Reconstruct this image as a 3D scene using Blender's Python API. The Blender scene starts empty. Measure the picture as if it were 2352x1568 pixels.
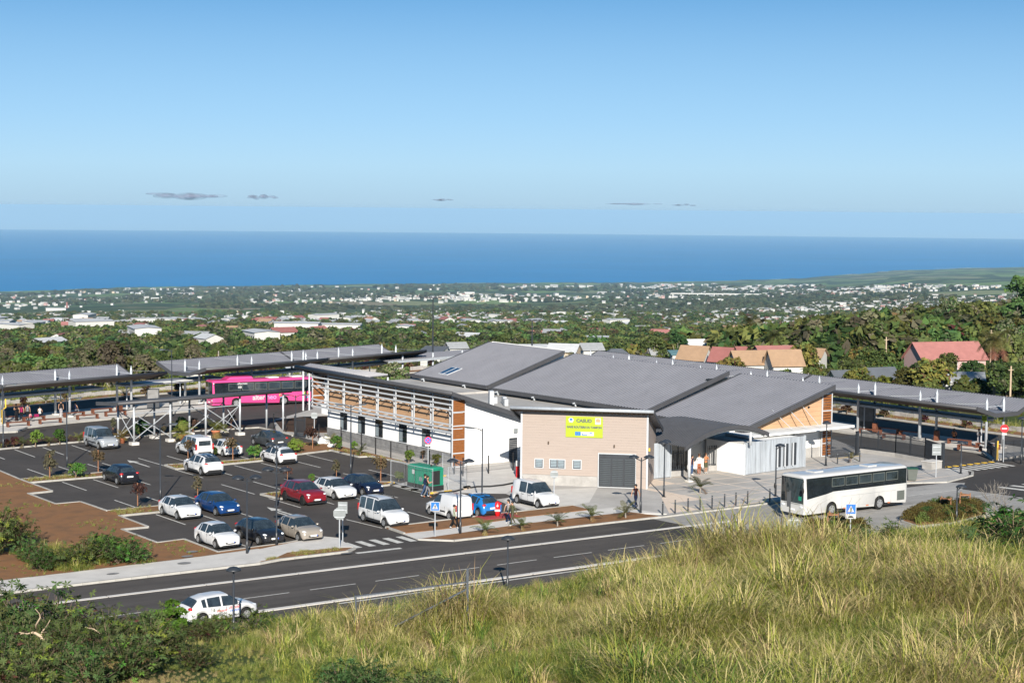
import bpy, bmesh, math, random
import numpy as np
from mathutils import Vector, Matrix

random.seed(7); RNG = np.random.default_rng(11)
sc = bpy.context.scene
COL = sc.collection

# ------------------------------------------------------------------ camera, sky, sun, exposure
TH = math.radians(35.6)                       # heading of the site grid against the view
CAMX, CAMY, CAMZ = -83.14, -124.72, 22.0      # metres; z = 0 is the car park
FPX, IW, IH = 4080.0, 2352.0, 1568.0
PITCH, ROLL = math.radians(4.252), math.atan(22 / 2352)
_right = Vector((math.cos(TH), -math.sin(TH), 0))
_fwd = Vector((math.sin(TH) * math.cos(PITCH), math.cos(TH) * math.cos(PITCH), -math.sin(PITCH)))
_up = _right.cross(_fwd)
_cr = _right * math.cos(ROLL) + _up * math.sin(ROLL)
_cu = _up * math.cos(ROLL) - _right * math.sin(ROLL)
cam = bpy.data.cameras.new('camera'); camo = bpy.data.objects.new('camera', cam); COL.objects.link(camo)
M4 = Matrix((_cr, _cu, -_fwd)).transposed().to_4x4(); M4.translation = (CAMX, CAMY, CAMZ)
camo.matrix_world = M4
cam.sensor_width = 36; cam.lens = FPX / IW * 36; cam.clip_start = 1; cam.clip_end = 400000
sc.camera = camo

SUN_EL = math.radians(24.0)
SUN_TRAVEL = TH - math.radians(4.0)             # compass heading the light travels to (0 = +y, clockwise)
sdir = Vector((math.sin(SUN_TRAVEL) * math.cos(SUN_EL), math.cos(SUN_TRAVEL) * math.cos(SUN_EL), -math.sin(SUN_EL)))
sl = bpy.data.lights.new('sun', 'SUN'); sl.energy = 4.4; sl.angle = math.radians(.53); sl.color = (1, .93, .83)
so = bpy.data.objects.new('sun', sl); COL.objects.link(so)
so.rotation_euler = sdir.to_track_quat('-Z', 'Y').to_euler()

SKYS, SKYO, SKYSAT, SKYB = 2.4, .13, 1.16, .082
SKYP = (2.95, 4.1, 4.75); SKYH = (2.5, 3.55, 4.4); SKYR = ((.018, .86), (.05, .60), (.09, .36), (.13, .09), (.25, .02))
W = bpy.data.worlds.new('World'); sc.world = W; W.use_nodes = True
wn = W.node_tree; wn.nodes.clear()
wo = wn.nodes.new('ShaderNodeOutputWorld'); bg = wn.nodes.new('ShaderNodeBackground')
sky = wn.nodes.new('ShaderNodeTexSky'); sky.sky_type = 'NISHITA'; sky.sun_disc = False
sky.sun_elevation = SUN_EL; sky.sun_rotation = SUN_TRAVEL + math.pi
sky.altitude = 1500; sky.air_density = 1.0; sky.dust_density = .15; sky.ozone_density = 4.0
wtc = wn.nodes.new('ShaderNodeTexCoord'); wmp = wn.nodes.new('ShaderNodeMapping'); wmp.vector_type = 'POINT'
wmp.inputs['Scale'].default_value = (1, 1, SKYS); wmp.inputs['Location'].default_value = (0, 0, SKYO)   # clear high air: the pale band at the horizon is thin
wno = wn.nodes.new('ShaderNodeVectorMath'); wno.operation = 'NORMALIZE'
wn.links.new(wtc.outputs['Generated'], wmp.inputs[0]); wn.links.new(wmp.outputs[0], wno.inputs[0]); wn.links.new(wno.outputs[0], sky.inputs[0])
hs = wn.nodes.new('ShaderNodeHueSaturation'); hs.inputs['Hue'].default_value = .486; hs.inputs['Saturation'].default_value = SKYSAT
wn.links.new(sky.outputs[0], hs.inputs['Color'])
wsx = wn.nodes.new('ShaderNodeSeparateXYZ'); wn.links.new(wtc.outputs['Generated'], wsx.inputs[0])
wrp = wn.nodes.new('ShaderNodeValToRGB'); wn.links.new(wsx.outputs[2], wrp.inputs[0]); we = wrp.color_ramp.elements   # moist air thinning upwards
we[0].position = 0; we[0].color = (.97,) * 3 + (1,); we[1].position = .5; we[1].color = (0, 0, 0, 1)
for p_, v_ in SKYR: q_ = we.new(p_); q_.color = (v_,) * 3 + (1,)
wmx = wn.nodes.new('ShaderNodeMix'); wmx.data_type = 'RGBA'; wrc = wn.nodes.new('ShaderNodeValToRGB'); wn.links.new(wsx.outputs[2], wrc.inputs[0]); wce = wrc.color_ramp.elements; wce[0].color = tuple(c / 10 for c in SKYH) + (1,); wce[1].position = .024; wce[1].color = tuple(c / 10 for c in SKYP) + (1,)
wvs = wn.nodes.new('ShaderNodeVectorMath'); wvs.operation = 'SCALE'; wvs.inputs['Scale'].default_value = 10; wn.links.new(wrc.outputs[0], wvs.inputs[0]); wn.links.new(wvs.outputs[0], wmx.inputs[7])
wn.links.new(wrp.outputs[0], wmx.inputs[0]); wn.links.new(hs.outputs[0], wmx.inputs[6]); wn.links.new(wmx.outputs[2], bg.inputs[0])
bg.inputs[1].default_value = SKYB
wn.links.new(bg.outputs[0], wo.inputs[0])
sc.view_settings.view_transform = 'Standard'; sc.view_settings.look = 'None'
sc.view_settings.exposure = 1.1; sc.view_settings.gamma = 1.0; sc.view_settings.use_curve_mapping = False
cy = sc.cycles; cy.max_bounces = 5; cy.diffuse_bounces = 2; cy.glossy_bounces = 2; cy.transmission_bounces = 3
cy.transparent_max_bounces = 8; cy.volume_bounces = 0; cy.caustics_reflective = False; cy.caustics_refractive = False
cy.use_denoising = True; cy.sample_clamp_indirect = 4

# ------------------------------------------------------------------ reading places off the photograph
CRP = {'A': (0, 1150, 900), 'B': (900, 1150, 900), 'C': (1700, 1150, 900), 'D': (2643, 1150, 900), 'E': (0, 1700, 993),
       'F': (900, 1700, 993), 'G': (1700, 1600, 900), 'H': (2643, 1600, 900)}
def pxd(k, x, y):
    if k == 'P': return x, y
    o = CRP[k]; q = 2352 / 900 if o[2] == 900 else 2132 / 900
    return (o[0] + x / q) / 1.5064, (o[1] + y / q) / 1.5064
def ray(k, x, y):
    X, Y = pxd(k, x, y)
    return (_fwd * FPX + _cr * (X - 1176) - _cu * (Y - 784))
def at(k, x, y, z=0):          # the point of the level z seen there
    d = ray(k, x, y); t = (z - CAMZ) / d.z
    return Vector((CAMX + d.x * t, CAMY + d.y * t, z))
def atd(k, x, y, dist):        # the point seen there at a forward distance in metres
    d = ray(k, x, y); t = dist / (d.x * math.sin(TH) + d.y * math.cos(TH))
    return Vector((CAMX + d.x * t, CAMY + d.y * t, CAMZ + d.z * t))
def cw(X, Y):                  # camera-ground coordinates (right, forward) -> site
    return (CAMX + X * math.cos(TH) + Y * math.sin(TH), CAMY - X * math.sin(TH) + Y * math.cos(TH))
def wc(x, y):
    a, b = x - CAMX, y - CAMY
    return a * math.cos(TH) - b * math.sin(TH), a * math.sin(TH) + b * math.cos(TH)

# ------------------------------------------------------------------ materials
MATS = {}
def mat(name, col, rough=.6, metal=0., spec=.3, var=.12, scale=3., bump=0., bscale=None, col2=None, emit=0., trans=0., objvar=0., stretch=None, alpha=1., coat=0., spots=0.):
    """Principled surface whose colour is broken up by two octaves of noise in object space."""
    if name in MATS: return MATS[name]
    m = bpy.data.materials.new(name); m.use_nodes = True; MATS[name] = m
    nt = m.node_tree; N = nt.nodes; Lk = nt.links.new
    b = N['Principled BSDF']
    b.inputs['Roughness'].default_value = rough; b.inputs['Metallic'].default_value = metal
    b.inputs['Specular IOR Level'].default_value = spec
    if coat: b.inputs['Coat Weight'].default_value = coat; b.inputs['Coat Roughness'].default_value = .06
    c1 = tuple(col) + (1,)
    c2 = tuple(col2) + (1,) if col2 else tuple(min(1, c * (1 + var)) for c in col) + (1,)
    if not col2: c1 = tuple(c * (1 - var) for c in col) + (1,)
    tc = N.new('ShaderNodeTexCoord'); src = tc.outputs['Object']
    if stretch:
        mp = N.new('ShaderNodeMapping'); mp.inputs['Scale'].default_value = stretch; Lk(src, mp.inputs[0]); src = mp.outputs[0]
    no = N.new('ShaderNodeTexNoise'); no.inputs['Scale'].default_value = scale; no.inputs['Detail'].default_value = 6; no.inputs['Roughness'].default_value = .65
    Lk(src, no.inputs['Vector'])
    mr = N.new('ShaderNodeMapRange'); mr.inputs[1].default_value = .3; mr.inputs[2].default_value = .7; Lk(no.outputs[0], mr.inputs[0])
    mx = N.new('ShaderNodeMix'); mx.data_type = 'RGBA'; mx.inputs[6].default_value = c1; mx.inputs[7].default_value = c2
    Lk(mr.outputs[0], mx.inputs[0]); out = mx.outputs[2]
    if objvar:
        oi = N.new('ShaderNodeObjectInfo'); hsv = N.new('ShaderNodeHueSaturation')
        r1 = N.new('ShaderNodeMapRange'); r1.inputs[3].default_value = .5 - .055 * objvar; r1.inputs[4].default_value = .5 + .03 * objvar
        r2 = N.new('ShaderNodeMapRange'); r2.inputs[3].default_value = 1 - .35 * objvar; r2.inputs[4].default_value = 1 + .35 * objvar
        ml = N.new('ShaderNodeMath'); ml.operation = 'MULTIPLY'; ml.inputs[1].default_value = 7.31
        fr = N.new('ShaderNodeMath'); fr.operation = 'FRACT'
        Lk(oi.outputs['Random'], r1.inputs[0]); Lk(oi.outputs['Random'], ml.inputs[0]); Lk(ml.outputs[0], fr.inputs[0]); Lk(fr.outputs[0], r2.inputs[0])
        Lk(r1.outputs[0], hsv.inputs['Hue']); Lk(r2.outputs[0], hsv.inputs['Value']); Lk(out, hsv.inputs['Color']); out = hsv.outputs[0]
    if spots:      # oil spots, tyre grime, small repairs
        sn = N.new('ShaderNodeTexNoise'); sn.inputs['Scale'].default_value = .9; sn.inputs['Detail'].default_value = 9; sn.inputs['Roughness'].default_value = .75; Lk(tc.outputs['Object'], sn.inputs['Vector'])
        sr = N.new('ShaderNodeValToRGB'); Lk(sn.outputs[0], sr.inputs[0]); e = sr.color_ramp.elements; e[0].position = .34; e[0].color = (1 - spots,) * 3 + (1,); e[1].position = .46; e[1].color = (1, 1, 1, 1); q = e.new(.62); q.color = (1, 1, 1, 1); q = e.new(.72); q.color = (1 + spots * .8,) * 3 + (1,)
        sm = N.new('ShaderNodeMix'); sm.data_type = 'RGBA'; sm.blend_type = 'MULTIPLY'; sm.inputs[0].default_value = 1; Lk(out, sm.inputs[6]); Lk(sr.outputs[0], sm.inputs[7]); out = sm.outputs[2]
    Lk(out, b.inputs['Base Color'])
    if bump:
        bn = N.new('ShaderNodeTexNoise'); bn.inputs['Scale'].default_value = bscale or scale * 6; bn.inputs['Detail'].default_value = 4; Lk(src, bn.inputs['Vector'])
        bp = N.new('ShaderNodeBump'); bp.inputs['Strength'].default_value = bump; bp.inputs['Distance'].default_value = .02
        Lk(bn.outputs[0], bp.inputs['Height']); Lk(bp.outputs[0], b.inputs['Normal'])
    if emit: b.inputs['Emission Color'].default_value = c1; b.inputs['Emission Strength'].default_value = emit
    if trans:      # light through leaves
        tr = N.new('ShaderNodeBsdfTranslucent'); ad = N.new('ShaderNodeMixShader'); ad.inputs[0].default_value = trans
        Lk(out, tr.inputs[0]); Lk(b.outputs[0], ad.inputs[1]); Lk(tr.outputs[0], ad.inputs[2]); Lk(ad.outputs[0], N['Material Output'].inputs[0])
    if alpha < 1: b.inputs['Alpha'].default_value = alpha
    return m

mat('asphalt', (.057, .050, .045), .85, spec=.25, scale=.22, var=.22, bump=.25, bscale=40, spots=.3)
mat('road_asphalt', (.070, .062, .056), .85, spec=.25, scale=.3, var=.30, bump=.25, bscale=40, stretch=(.25, 2.2, 1), spots=.25)
mat('new_asphalt', (.044, .040, .037), .85, spec=.25, scale=.5, var=.12)
mat('concrete', (.50, .48, .45), .85, scale=.6, var=.10, bump=.1, spots=.12)
mat('kerb', (.33, .32, .295), .85, scale=.9, var=.2)
mat('road_concrete', (.27, .26, .245), .8, scale=.18, var=.3, stretch=(.35, 1.6, 1), spots=.25)
mat('plaza', (.36, .345, .325), .8, scale=.25, var=.18, spots=.14)
mat('plaza_line', (.58, .48, .39), .8, scale=1., var=.1)
mat('line_white', (.62, .61, .57), .7, scale=3.5, col2=(.36, .35, .32))
mat('line_yellow', (.62, .40, .05), .7, scale=4., var=.12)
mat('soil', (.26, .13, .06), .95, spec=.1, scale=.9, bump=1., bscale=4, col2=(.145, .085, .048), spots=.25)
mat('dark_soil', (.060, .036, .024), .95, spec=.1, scale=1.2, var=.3, bump=.6, bscale=7)
mat('grey_roof', (.158, .160, .178), .45, metal=.0, spec=.5, scale=.4, var=.08, spots=.10)
mat('dark_metal', (.052, .053, .058), .45, spec=.4, scale=1.2, var=.12)
mat('anthracite', (.026, .030, .036), .4, spec=.5, scale=2., var=.15)
mat('galvanised', (.46, .49, .52), .42, metal=.35, spec=.5, scale=3., var=.12)
mat('white_steel', (.42, .44, .46), .45, spec=.4, scale=2., var=.06)
mat('white_wall', (.74, .74, .73), .85, scale=.5, var=.05, spots=.05)
mat('offwhite', (.62, .62, .60), .85, scale=.6, var=.08)
mat('stone_base', (.17, .17, .17), .9, scale=1.6, var=.3, bump=.5)
mat('concrete_base', (.30, .29, .275), .9, scale=1.1, var=.22)
mat('tan_board', (.30, .25, .218), .75, scale=.7, var=.05, stretch=(1, 1, 8))
mat('timber', (.19, .07, .02), .6, scale=2.5, var=.35, stretch=(1, 1, 9))
mat('orange_panel', (.40, .25, .145), .7, scale=.8, var=.08)
mat('soffit_timber', (.085, .06, .042), .8, scale=1.5, var=.25)
mat('glass', (.012, .016, .020), .06, spec=.6, scale=2, var=.3)
mat('blue_glass', (.02, .06, .13), .08, spec=.7, scale=5, var=.4)
mat('grey_glass', (.20, .24, .26), .15, spec=.6, scale=4, var=.1)
mat('rubber', (.014, .014, .014), .8, spec=.2, scale=5)
mat('rim', (.42, .43, .44), .35, metal=.6, spec=.5, scale=5)
mat('black_plastic', (.016, .016, .017), .55, spec=.4, scale=4)
mat('rust', (.125, .045, .024), .8, scale=2.5, var=.3)
mat('head_lamp', (.62, .65, .68), .12, spec=.8, scale=6, var=.15)
mat('tail_lamp', (.40, .012, .012), .2, spec=.6, scale=6)
mat('plate', (.72, .72, .70), .5, scale=6, var=.05)
mat('plate_blue', (.03, .09, .45), .5, scale=6, var=.05)
mat('terracotta', (.42, .15, .075), .8, scale=4, var=.18)
mat('cladding_grey', (.40, .435, .47), .42, metal=.3, spec=.5, scale=1.3, var=.3, stretch=(3, 3, .25))
mat('sign_back', (.21, .23, .235), .5, metal=.2, scale=3, var=.12)
mat('sign_blue', (.015, .13, .55), .45, scale=3, var=.06)
mat('sign_red', (.60, .02, .03), .45, scale=3, var=.06)
mat('sign_white', (.42, .42, .42), .5, scale=3, var=.04)
mat('sign_yellow', (.30, .38, .02), .5, scale=1.5, var=.05)
mat('letter_grey', (.09, .10, .09), .6, scale=3, var=.05)
mat('generator_green', (.012, .19, .115), .45, spec=.4, scale=1.5, var=.14)
mat('hydrant_red', (.58, .012, .015), .4, spec=.5, scale=3, var=.1)
mat('bark', (.17, .125, .09), .9, spec=.1, scale=3, var=.3, stretch=(1, 1, .3))
mat('pale_bark', (.40, .31, .22), .9, spec=.1, scale=3, var=.25, stretch=(1, 1, .3))
mat('grey_bark', (.22, .20, .175), .9, spec=.1, scale=3, var=.3)
mat('stake', (.24, .115, .06), .85, scale=4, var=.25)

# ------------------------------------------------------------------ mesh helpers
class MB:
    """Collects simple shapes; build() links them as ONE mesh object."""
    def __init__(s): s.v = []; s.f = []; s.mi = []
    def add(s, vs, fs, mi=0):
        n = len(s.v); s.v += [tuple(p) for p in vs]; s.f += [tuple(i + n for i in f) for f in fs]; s.mi += [mi] * len(fs); return s
    def box(s, x0, x1, y0, y1, z0, z1, mi=0):
        return s.add([(x0, y0, z0), (x1, y0, z0), (x1, y1, z0), (x0, y1, z0), (x0, y0, z1), (x1, y0, z1), (x1, y1, z1), (x0, y1, z1)],
                     [(3, 2, 1, 0), (4, 5, 6, 7), (0, 1, 5, 4), (1, 2, 6, 5), (2, 3, 7, 6), (3, 0, 4, 7)], mi)
    def bar(s, a, b, w, h=None, mi=0):          # a rectangular bar from a to b
        a, b = Vector(a), Vector(b); h = h or w; d = (b - a).normalized()
        sd = d.cross(Vector((0, 0, 1)))
        sd = Vector((1, 0, 0)) if sd.length < 1e-4 else sd.normalized()
        u = sd.cross(d); sd = sd * (w / 2); u = u * (h / 2)
        vs = [p + i * sd + j * u for p in (a, b) for i, j in ((-1, -1), (1, -1), (1, 1), (-1, 1))]
        return s.add(vs, [(3, 2, 1, 0), (4, 5, 6, 7), (0, 1, 5, 4), (1, 2, 6, 5), (2, 3, 7, 6), (3, 0, 4, 7)], mi)
    def tube(s, pts, rs, n=8, cap=True, mi=0):
        pts = [Vector(p) for p in pts]; base = len(s.v)
        if not hasattr(rs, '__len__'): rs = [rs] * len(pts)
        vs = []; fs = []
        ref = None
        for i, p in enumerate(pts):
            d = (pts[min(i + 1, len(pts) - 1)] - pts[max(i - 1, 0)])
            d = d.normalized() if d.length > 1e-7 else Vector((0, 0, 1))
            if ref is None:
                ref = d.cross(Vector((0, 1, 0))) if abs(d.y) < .9 else d.cross(Vector((1, 0, 0)))
            ref = (ref - d * ref.dot(d)).normalized(); u = d.cross(ref)
            for k in range(n):
                a = 2 * math.pi * k / n; vs.append(p + (ref * math.cos(a) + u * math.sin(a)) * rs[i])
        for i in range(len(pts) - 1):
            for k in range(n):
                k2 = (k + 1) % n; fs.append((i * n + k, i * n + k2, (i + 1) * n + k2, (i + 1) * n + k))
        if cap: fs.append(tuple(range(n - 1, -1, -1))); fs.append(tuple((len(pts) - 1) * n + k for k in range(n)))
        return s.add(vs, fs, mi)
    def prism(s, poly, z0, z1, mi=0, top_only=False):   # plan polygon
        n = len(poly); a = 0
        for i in range(n): a += poly[i][0] * poly[(i + 1) % n][1] - poly[(i + 1) % n][0] * poly[i][1]
        if a < 0: poly = poly[::-1]
        if top_only: return s.add([(p[0], p[1], z1) for p in poly], [tuple(range(n))], mi)
        vs = [(p[0], p[1], z0) for p in poly] + [(p[0], p[1], z1) for p in poly]
        return s.add(vs, [tuple(range(n - 1, -1, -1)), tuple(range(n, 2 * n))] + [(i, (i + 1) % n, n + (i + 1) % n, n + i) for i in range(n)], mi)
    def quad(s, a, b, c, d, mi=0): return s.add([a, b, c, d], [(0, 1, 2, 3)], mi)
    def slab(s, a, b, c, d, t, mi=0):             # thick sheet, corners of its top, thickness downwards
        lo = [Vector(p) - Vector((0, 0, t)) for p in (a, b, c, d)]
        return s.add(lo + [Vector(p) for p in (a, b, c, d)], [(3, 2, 1, 0), (4, 5, 6, 7), (0, 1, 5, 4), (1, 2, 6, 5), (2, 3, 7, 6), (3, 0, 4, 7)], mi)
    def ell(s, c, r, n=8, m=5, mi=0):
        vs = []; fs = []
        for i in range(m + 1):
            ph = math.pi * i / m
            for k in range(n):
                a = 2 * math.pi * k / n; vs.append((c[0] + r[0] * math.sin(ph) * math.cos(a), c[1] + r[1] * math.sin(ph) * math.sin(a), c[2] + r[2] * math.cos(ph)))
        for i in range(m):
            for k in range(n): fs.append((i * n + k, (i + 1) * n + k, (i + 1) * n + (k + 1) % n, i * n + (k + 1) % n))
        return s.add(vs, fs, mi)
    def mesh(s, name, mats, smooth=False):
        me = bpy.data.meshes.new(name); me.from_pydata(s.v, [], s.f)
        for m in (mats if isinstance(mats, (list, tuple)) else [mats]): me.materials.append(MATS[m] if isinstance(m, str) else m)
        if any(s.mi): me.polygons.foreach_set('material_index', s.mi)
        if smooth: me.polygons.foreach_set('use_smooth', [True] * len(me.polygons))
        me.update(); return me
    def build(s, name, mats, parent=None, smooth=False, label=None):
        o = bpy.data.objects.new(name, s.mesh(name, mats, smooth)); COL.objects.link(o)
        if parent: o.parent = parent
        if label: o['label'] = label
        return o

def tag(o, label=None, cat=None, group=None, kind=None):
    if label: o['label'] = label
    if cat: o['category'] = cat
    if group: o['group'] = group
    if kind: o['kind'] = kind
    return o
def thing(name, label, cat, loc=(0, 0, 0), rz=0., group=None, scale=None):
    o = bpy.data.objects.new(name, None); COL.objects.link(o); o.empty_display_size = .3
    o.location = loc; o.rotation_euler = (0, 0, rz)
    if scale: o.scale = (scale,) * 3 if not hasattr(scale, '__len__') else scale
    return tag(o, label, cat, group)
def struct(mb, name, m, smooth=False): return tag(mb.build(name, m, None, smooth), kind='structure')
def copy_tree(o, parent=None, label=None, loc=None, rz=None, scale=None):
    c = o.copy(); COL.objects.link(c)
    if parent: c.parent = parent
    if label: c['label'] = label
    if loc is not None: c.location = loc
    if rz is not None: c.rotation_euler = (0, 0, rz)
    if scale: c.scale = (scale,) * 3 if not hasattr(scale, '__len__') else scale
    for ch in o.children: copy_tree(ch, c)
    return c
def part(name, me, parent):
    o = bpy.data.objects.new(name, me); COL.objects.link(o); o.parent = parent; return o
def npmesh(name, V, F, mats, smooth=False, mi=None):
    me = bpy.data.meshes.new(name); V = np.asarray(V, np.float32); F = np.asarray(F, np.int32); k = F.shape[1]
    me.vertices.add(len(V)); me.vertices.foreach_set('co', V.ravel())
    me.loops.add(F.size); me.loops.foreach_set('vertex_index', F.ravel())
    me.polygons.add(len(F)); me.polygons.foreach_set('loop_start', np.arange(0, F.size, k, dtype=np.int32))
    me.polygons.foreach_set('loop_total', np.full(len(F), k, np.int32))
    if mi is not None: me.polygons.foreach_set('material_index', np.asarray(mi, np.int32))
    if smooth: me.polygons.foreach_set('use_smooth', np.ones(len(F), bool))
    for m in (mats if isinstance(mats, (list, tuple)) else [mats]): me.materials.append(MATS[m] if isinstance(m, str) else m)
    me.update(calc_edges=True); me.validate(); return me
def text(s, size, m, loc, rot, parent, name='lettering', depth=.004, bold=0., sx=1.):
    c = bpy.data.curves.new(name, 'FONT'); c.body = s; c.size = size; c.extrude = depth; c.align_x = 'CENTER'; c.align_y = 'CENTER'; c.offset = bold; c.resolution_u = 3
    o = bpy.data.objects.new(name, c); COL.objects.link(o)
    bpy.context.view_layer.update()
    me = bpy.data.meshes.new_from_object(o.evaluated_get(bpy.context.evaluated_depsgraph_get()))
    bpy.data.objects.remove(o); bpy.data.curves.remove(c)
    me.materials.clear(); me.materials.append(MATS[m])
    o = bpy.data.objects.new(name, me); COL.objects.link(o); o.location = loc; o.rotation_euler = rot; o.scale = (sx, 1, 1); o.parent = parent
    return o
# ------------------------------------------------------------------ terrain, sea, site ground
SEA = -550.0; RE = 6371000.0
_cx = np.array([-900, 0, 300, 600, 1000, 1500, 1700, 1850, 2000, 2100, 2352, 3200], float)
_cyv = np.array([684, 678, 667, 663, 658, 655, 650, 645, 632, 622, 612, 606], float)
def _coast(x, y):
    d = ray('P', x, y); sl_ = -d.z / math.hypot(d.x, d.y)
    D = 12000.
    for _ in range(30): D = (CAMZ - SEA + D * D / (2 * RE)) / sl_
    return D
_caz = np.array([math.atan((x - 1176) / FPX) for x in _cx]); _cd = np.array([_coast(x, y) for x, y in zip(_cx, _cyv)])
def sstep(a, b, x): t = np.clip((x - a) / (b - a), 0, 1); return t * t * (3 - 2 * t)
_pd = np.array([0, 185, 200, 225, 260, 320, 450, 700, 1500, 3800, 7500, 12500, 13200, 16000], float)
_pz = np.array([0, 0, -.6, -3, -5.5, -9, -20, -40, -84, -214, -368, -543, -552, -575], float)
def vnoise(x, y, s, seed=0):
    x = np.asarray(x, float) / s + seed * 17.3; y = np.asarray(y, float) / s - seed * 9.1
    xi = np.floor(x); yi = np.floor(y); fx = x - xi; fy = y - yi; fx = fx * fx * (3 - 2 * fx); fy = fy * fy * (3 - 2 * fy)
    h = lambda a, b: np.modf(np.abs(np.sin(a * 127.1 + b * 311.7) * 43758.5453))[0]
    return (h(xi, yi) * (1 - fx) + h(xi + 1, yi) * fx) * (1 - fy) + (h(xi, yi + 1) * (1 - fx) + h(xi + 1, yi + 1) * fx) * fy
def bank(x, y):
    x = np.asarray(x); t = np.maximum(0, -44.6 - y - 1.3 * np.sin(x * .09) - .10 * np.maximum(0, x + 40))
    return 11 * (1 - np.exp(-.36 * t / 11)) + np.minimum(t, 6) / 6 * 1.1 * (vnoise(x, y, 7, 3) - .45) + np.minimum(t, 4) / 4 * (0.35 * np.exp(-((x + 29) / 9) ** 2 - ((y + 65) / 8) ** 2) - 1.0 * np.exp(-((x + 35) / 7) ** 2 - ((y + 55) / 6) ** 2))
def T(x, y):
    x = np.asarray(x, float); y = np.asarray(y, float)
    X = (x - CAMX) * math.cos(TH) - (y - CAMY) * math.sin(TH); Y = (x - CAMX) * math.sin(TH) + (y - CAMY) * math.cos(TH)
    d = np.hypot(X, Y); az = np.arctan2(X, np.maximum(Y, 1e-3))
    cd = np.interp(az, _caz, _cd)
    ds = np.where(d > 2000, 2000 + (d - 2000) * (12500 - 2000) / (cd - 2000), d)
    z = np.interp(ds, _pd, _pz)
    r = sstep(.02, .26, X / np.maximum(Y, 1))
    near = 1 - sstep(420, 900, d)
    z = z * (1 - .62 * r * near)
    z = z + (vnoise(x, y, 60, 1) - .5) * 3 * sstep(205, 300, d) + (vnoise(x, y, 420, 2) - .5) * 26 * sstep(1200, 3500, d) * (1 - sstep(.90, .99, d / cd))
    z = z + 34 * sstep(.10, .16, az) * sstep(.72, .8, d / cd) * (1 - sstep(.88, .985, d / cd)) * 0 - d * d / (2 * RE)
    return z - .06 + bank(x, y)

def polar(ds, azs, fz):
    A, Dd = np.meshgrid(azs, ds); X = Dd * np.sin(A); Y = Dd * np.cos(A)
    x = CAMX + X * math.cos(TH) + Y * math.sin(TH); y = CAMY - X * math.sin(TH) + Y * math.cos(TH)
    V = np.stack([x, y, fz(x, y, Dd)], -1).reshape(-1, 3); na = len(azs); nd = len(ds)
    i = np.arange(nd - 1)[:, None] * na + np.arange(na - 1)[None]; i = i.ravel()
    return V, np.stack([i, i + 1, i + na + 1, i + na], 1)
_az = np.concatenate([np.linspace(-1.0, -.34, 16)[:-1], np.linspace(-.34, .34, 190), np.linspace(.34, 1.0, 16)[1:]])
_ds = np.concatenate([np.arange(3, 90, 1.2), np.arange(90, 250, 2.0), 250 * 1.028 ** np.arange(0, 158)])

def ground_material():
    m = bpy.data.materials.new('terrain_cover'); m.use_nodes = True; MATS['terrain_cover'] = m
    nt = m.node_tree; N = nt.nodes; Lk = nt.links.new; b = N['Principled BSDF']; b.inputs['Roughness'].default_value = .95; b.inputs['Specular IOR Level'].default_value = .05
    tc = N.new('ShaderNodeTexCoord')
    def noise(s, d=5):
        n = N.new('ShaderNodeTexNoise'); n.inputs['Scale'].default_value = s; n.inputs['Detail'].default_value = d; Lk(tc.outputs['Object'], n.inputs['Vector']); return n.outputs[0]
    def ramp(src, st):
        r = N.new('ShaderNodeValToRGB'); Lk(src, r.inputs[0]); e = r.color_ramp.elements
        e[0].position, e[0].color = st[0][0], st[0][1] + (1,); e[1].position, e[1].color = st[-1][0], st[-1][1] + (1,)
        for p, c in st[1:-1]: q = e.new(p); q.color = c + (1,)
        return r.outputs[0]
    def mix(f, a, b_):
        x = N.new('ShaderNodeMix'); x.data_type = 'RGBA'; Lk(f, x.inputs[0]); Lk(a, x.inputs[6]); Lk(b_, x.inputs[7]); return x.outputs[2]
    green = ramp(noise(.09), [(.3, (.035, .055, .018)), (.5, (.06, .08, .026)), (.62, (.10, .095, .04)), (.75, (.13, .10, .055))])
    wood = ramp(noise(.012, 8), [(.35, (.030, .050, .024)), (.5, (.048, .075, .036)), (.65, (.08, .10, .05))])
    vo = N.new('ShaderNodeTexVoronoi'); vo.inputs['Scale'].default_value = .0042; Lk(tc.outputs['Object'], vo.inputs['Vector'])
    sp = N.new('ShaderNodeSeparateColor'); Lk(vo.outputs['Color'], sp.inputs[0])
    field = ramp(sp.outputs[1], [(.0, (.10, .16, .05)), (.35, (.13, .20, .07)), (.6, (.17, .21, .10)), (.8, (.22, .19, .13)), (1., (.09, .14, .05))])
    isf = N.new('ShaderNodeMath'); isf.operation = 'LESS_THAN'; isf.inputs[1].default_value = .42; Lk(sp.outputs[0], isf.inputs[0])
    far = mix(isf.outputs[0], wood, field)
    # beyond a kilometre the plain is a patchwork of fields and woods
    sx = N.new('ShaderNodeVectorMath'); sx.operation = 'DISTANCE'; sx.inputs[1].default_value = (CAMX, CAMY, 0); Lk(tc.outputs['Object'], sx.inputs[0])
    mr = N.new('ShaderNodeMapRange'); mr.inputs[1].default_value = 900; mr.inputs[2].default_value = 2200; Lk(sx.outputs['Value'], mr.inputs[0])
    Lk(mix(mr.outputs[0], green, far), b.inputs['Base Color'])
ground_material()
V, F = polar(_ds, _az, lambda x, y, d: T(x, y))
terrain = bpy.data.objects.new('terrain', npmesh('terrain', V, F, 'terrain_cover', True)); COL.objects.link(terrain); tag(terrain, kind='structure')

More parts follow.
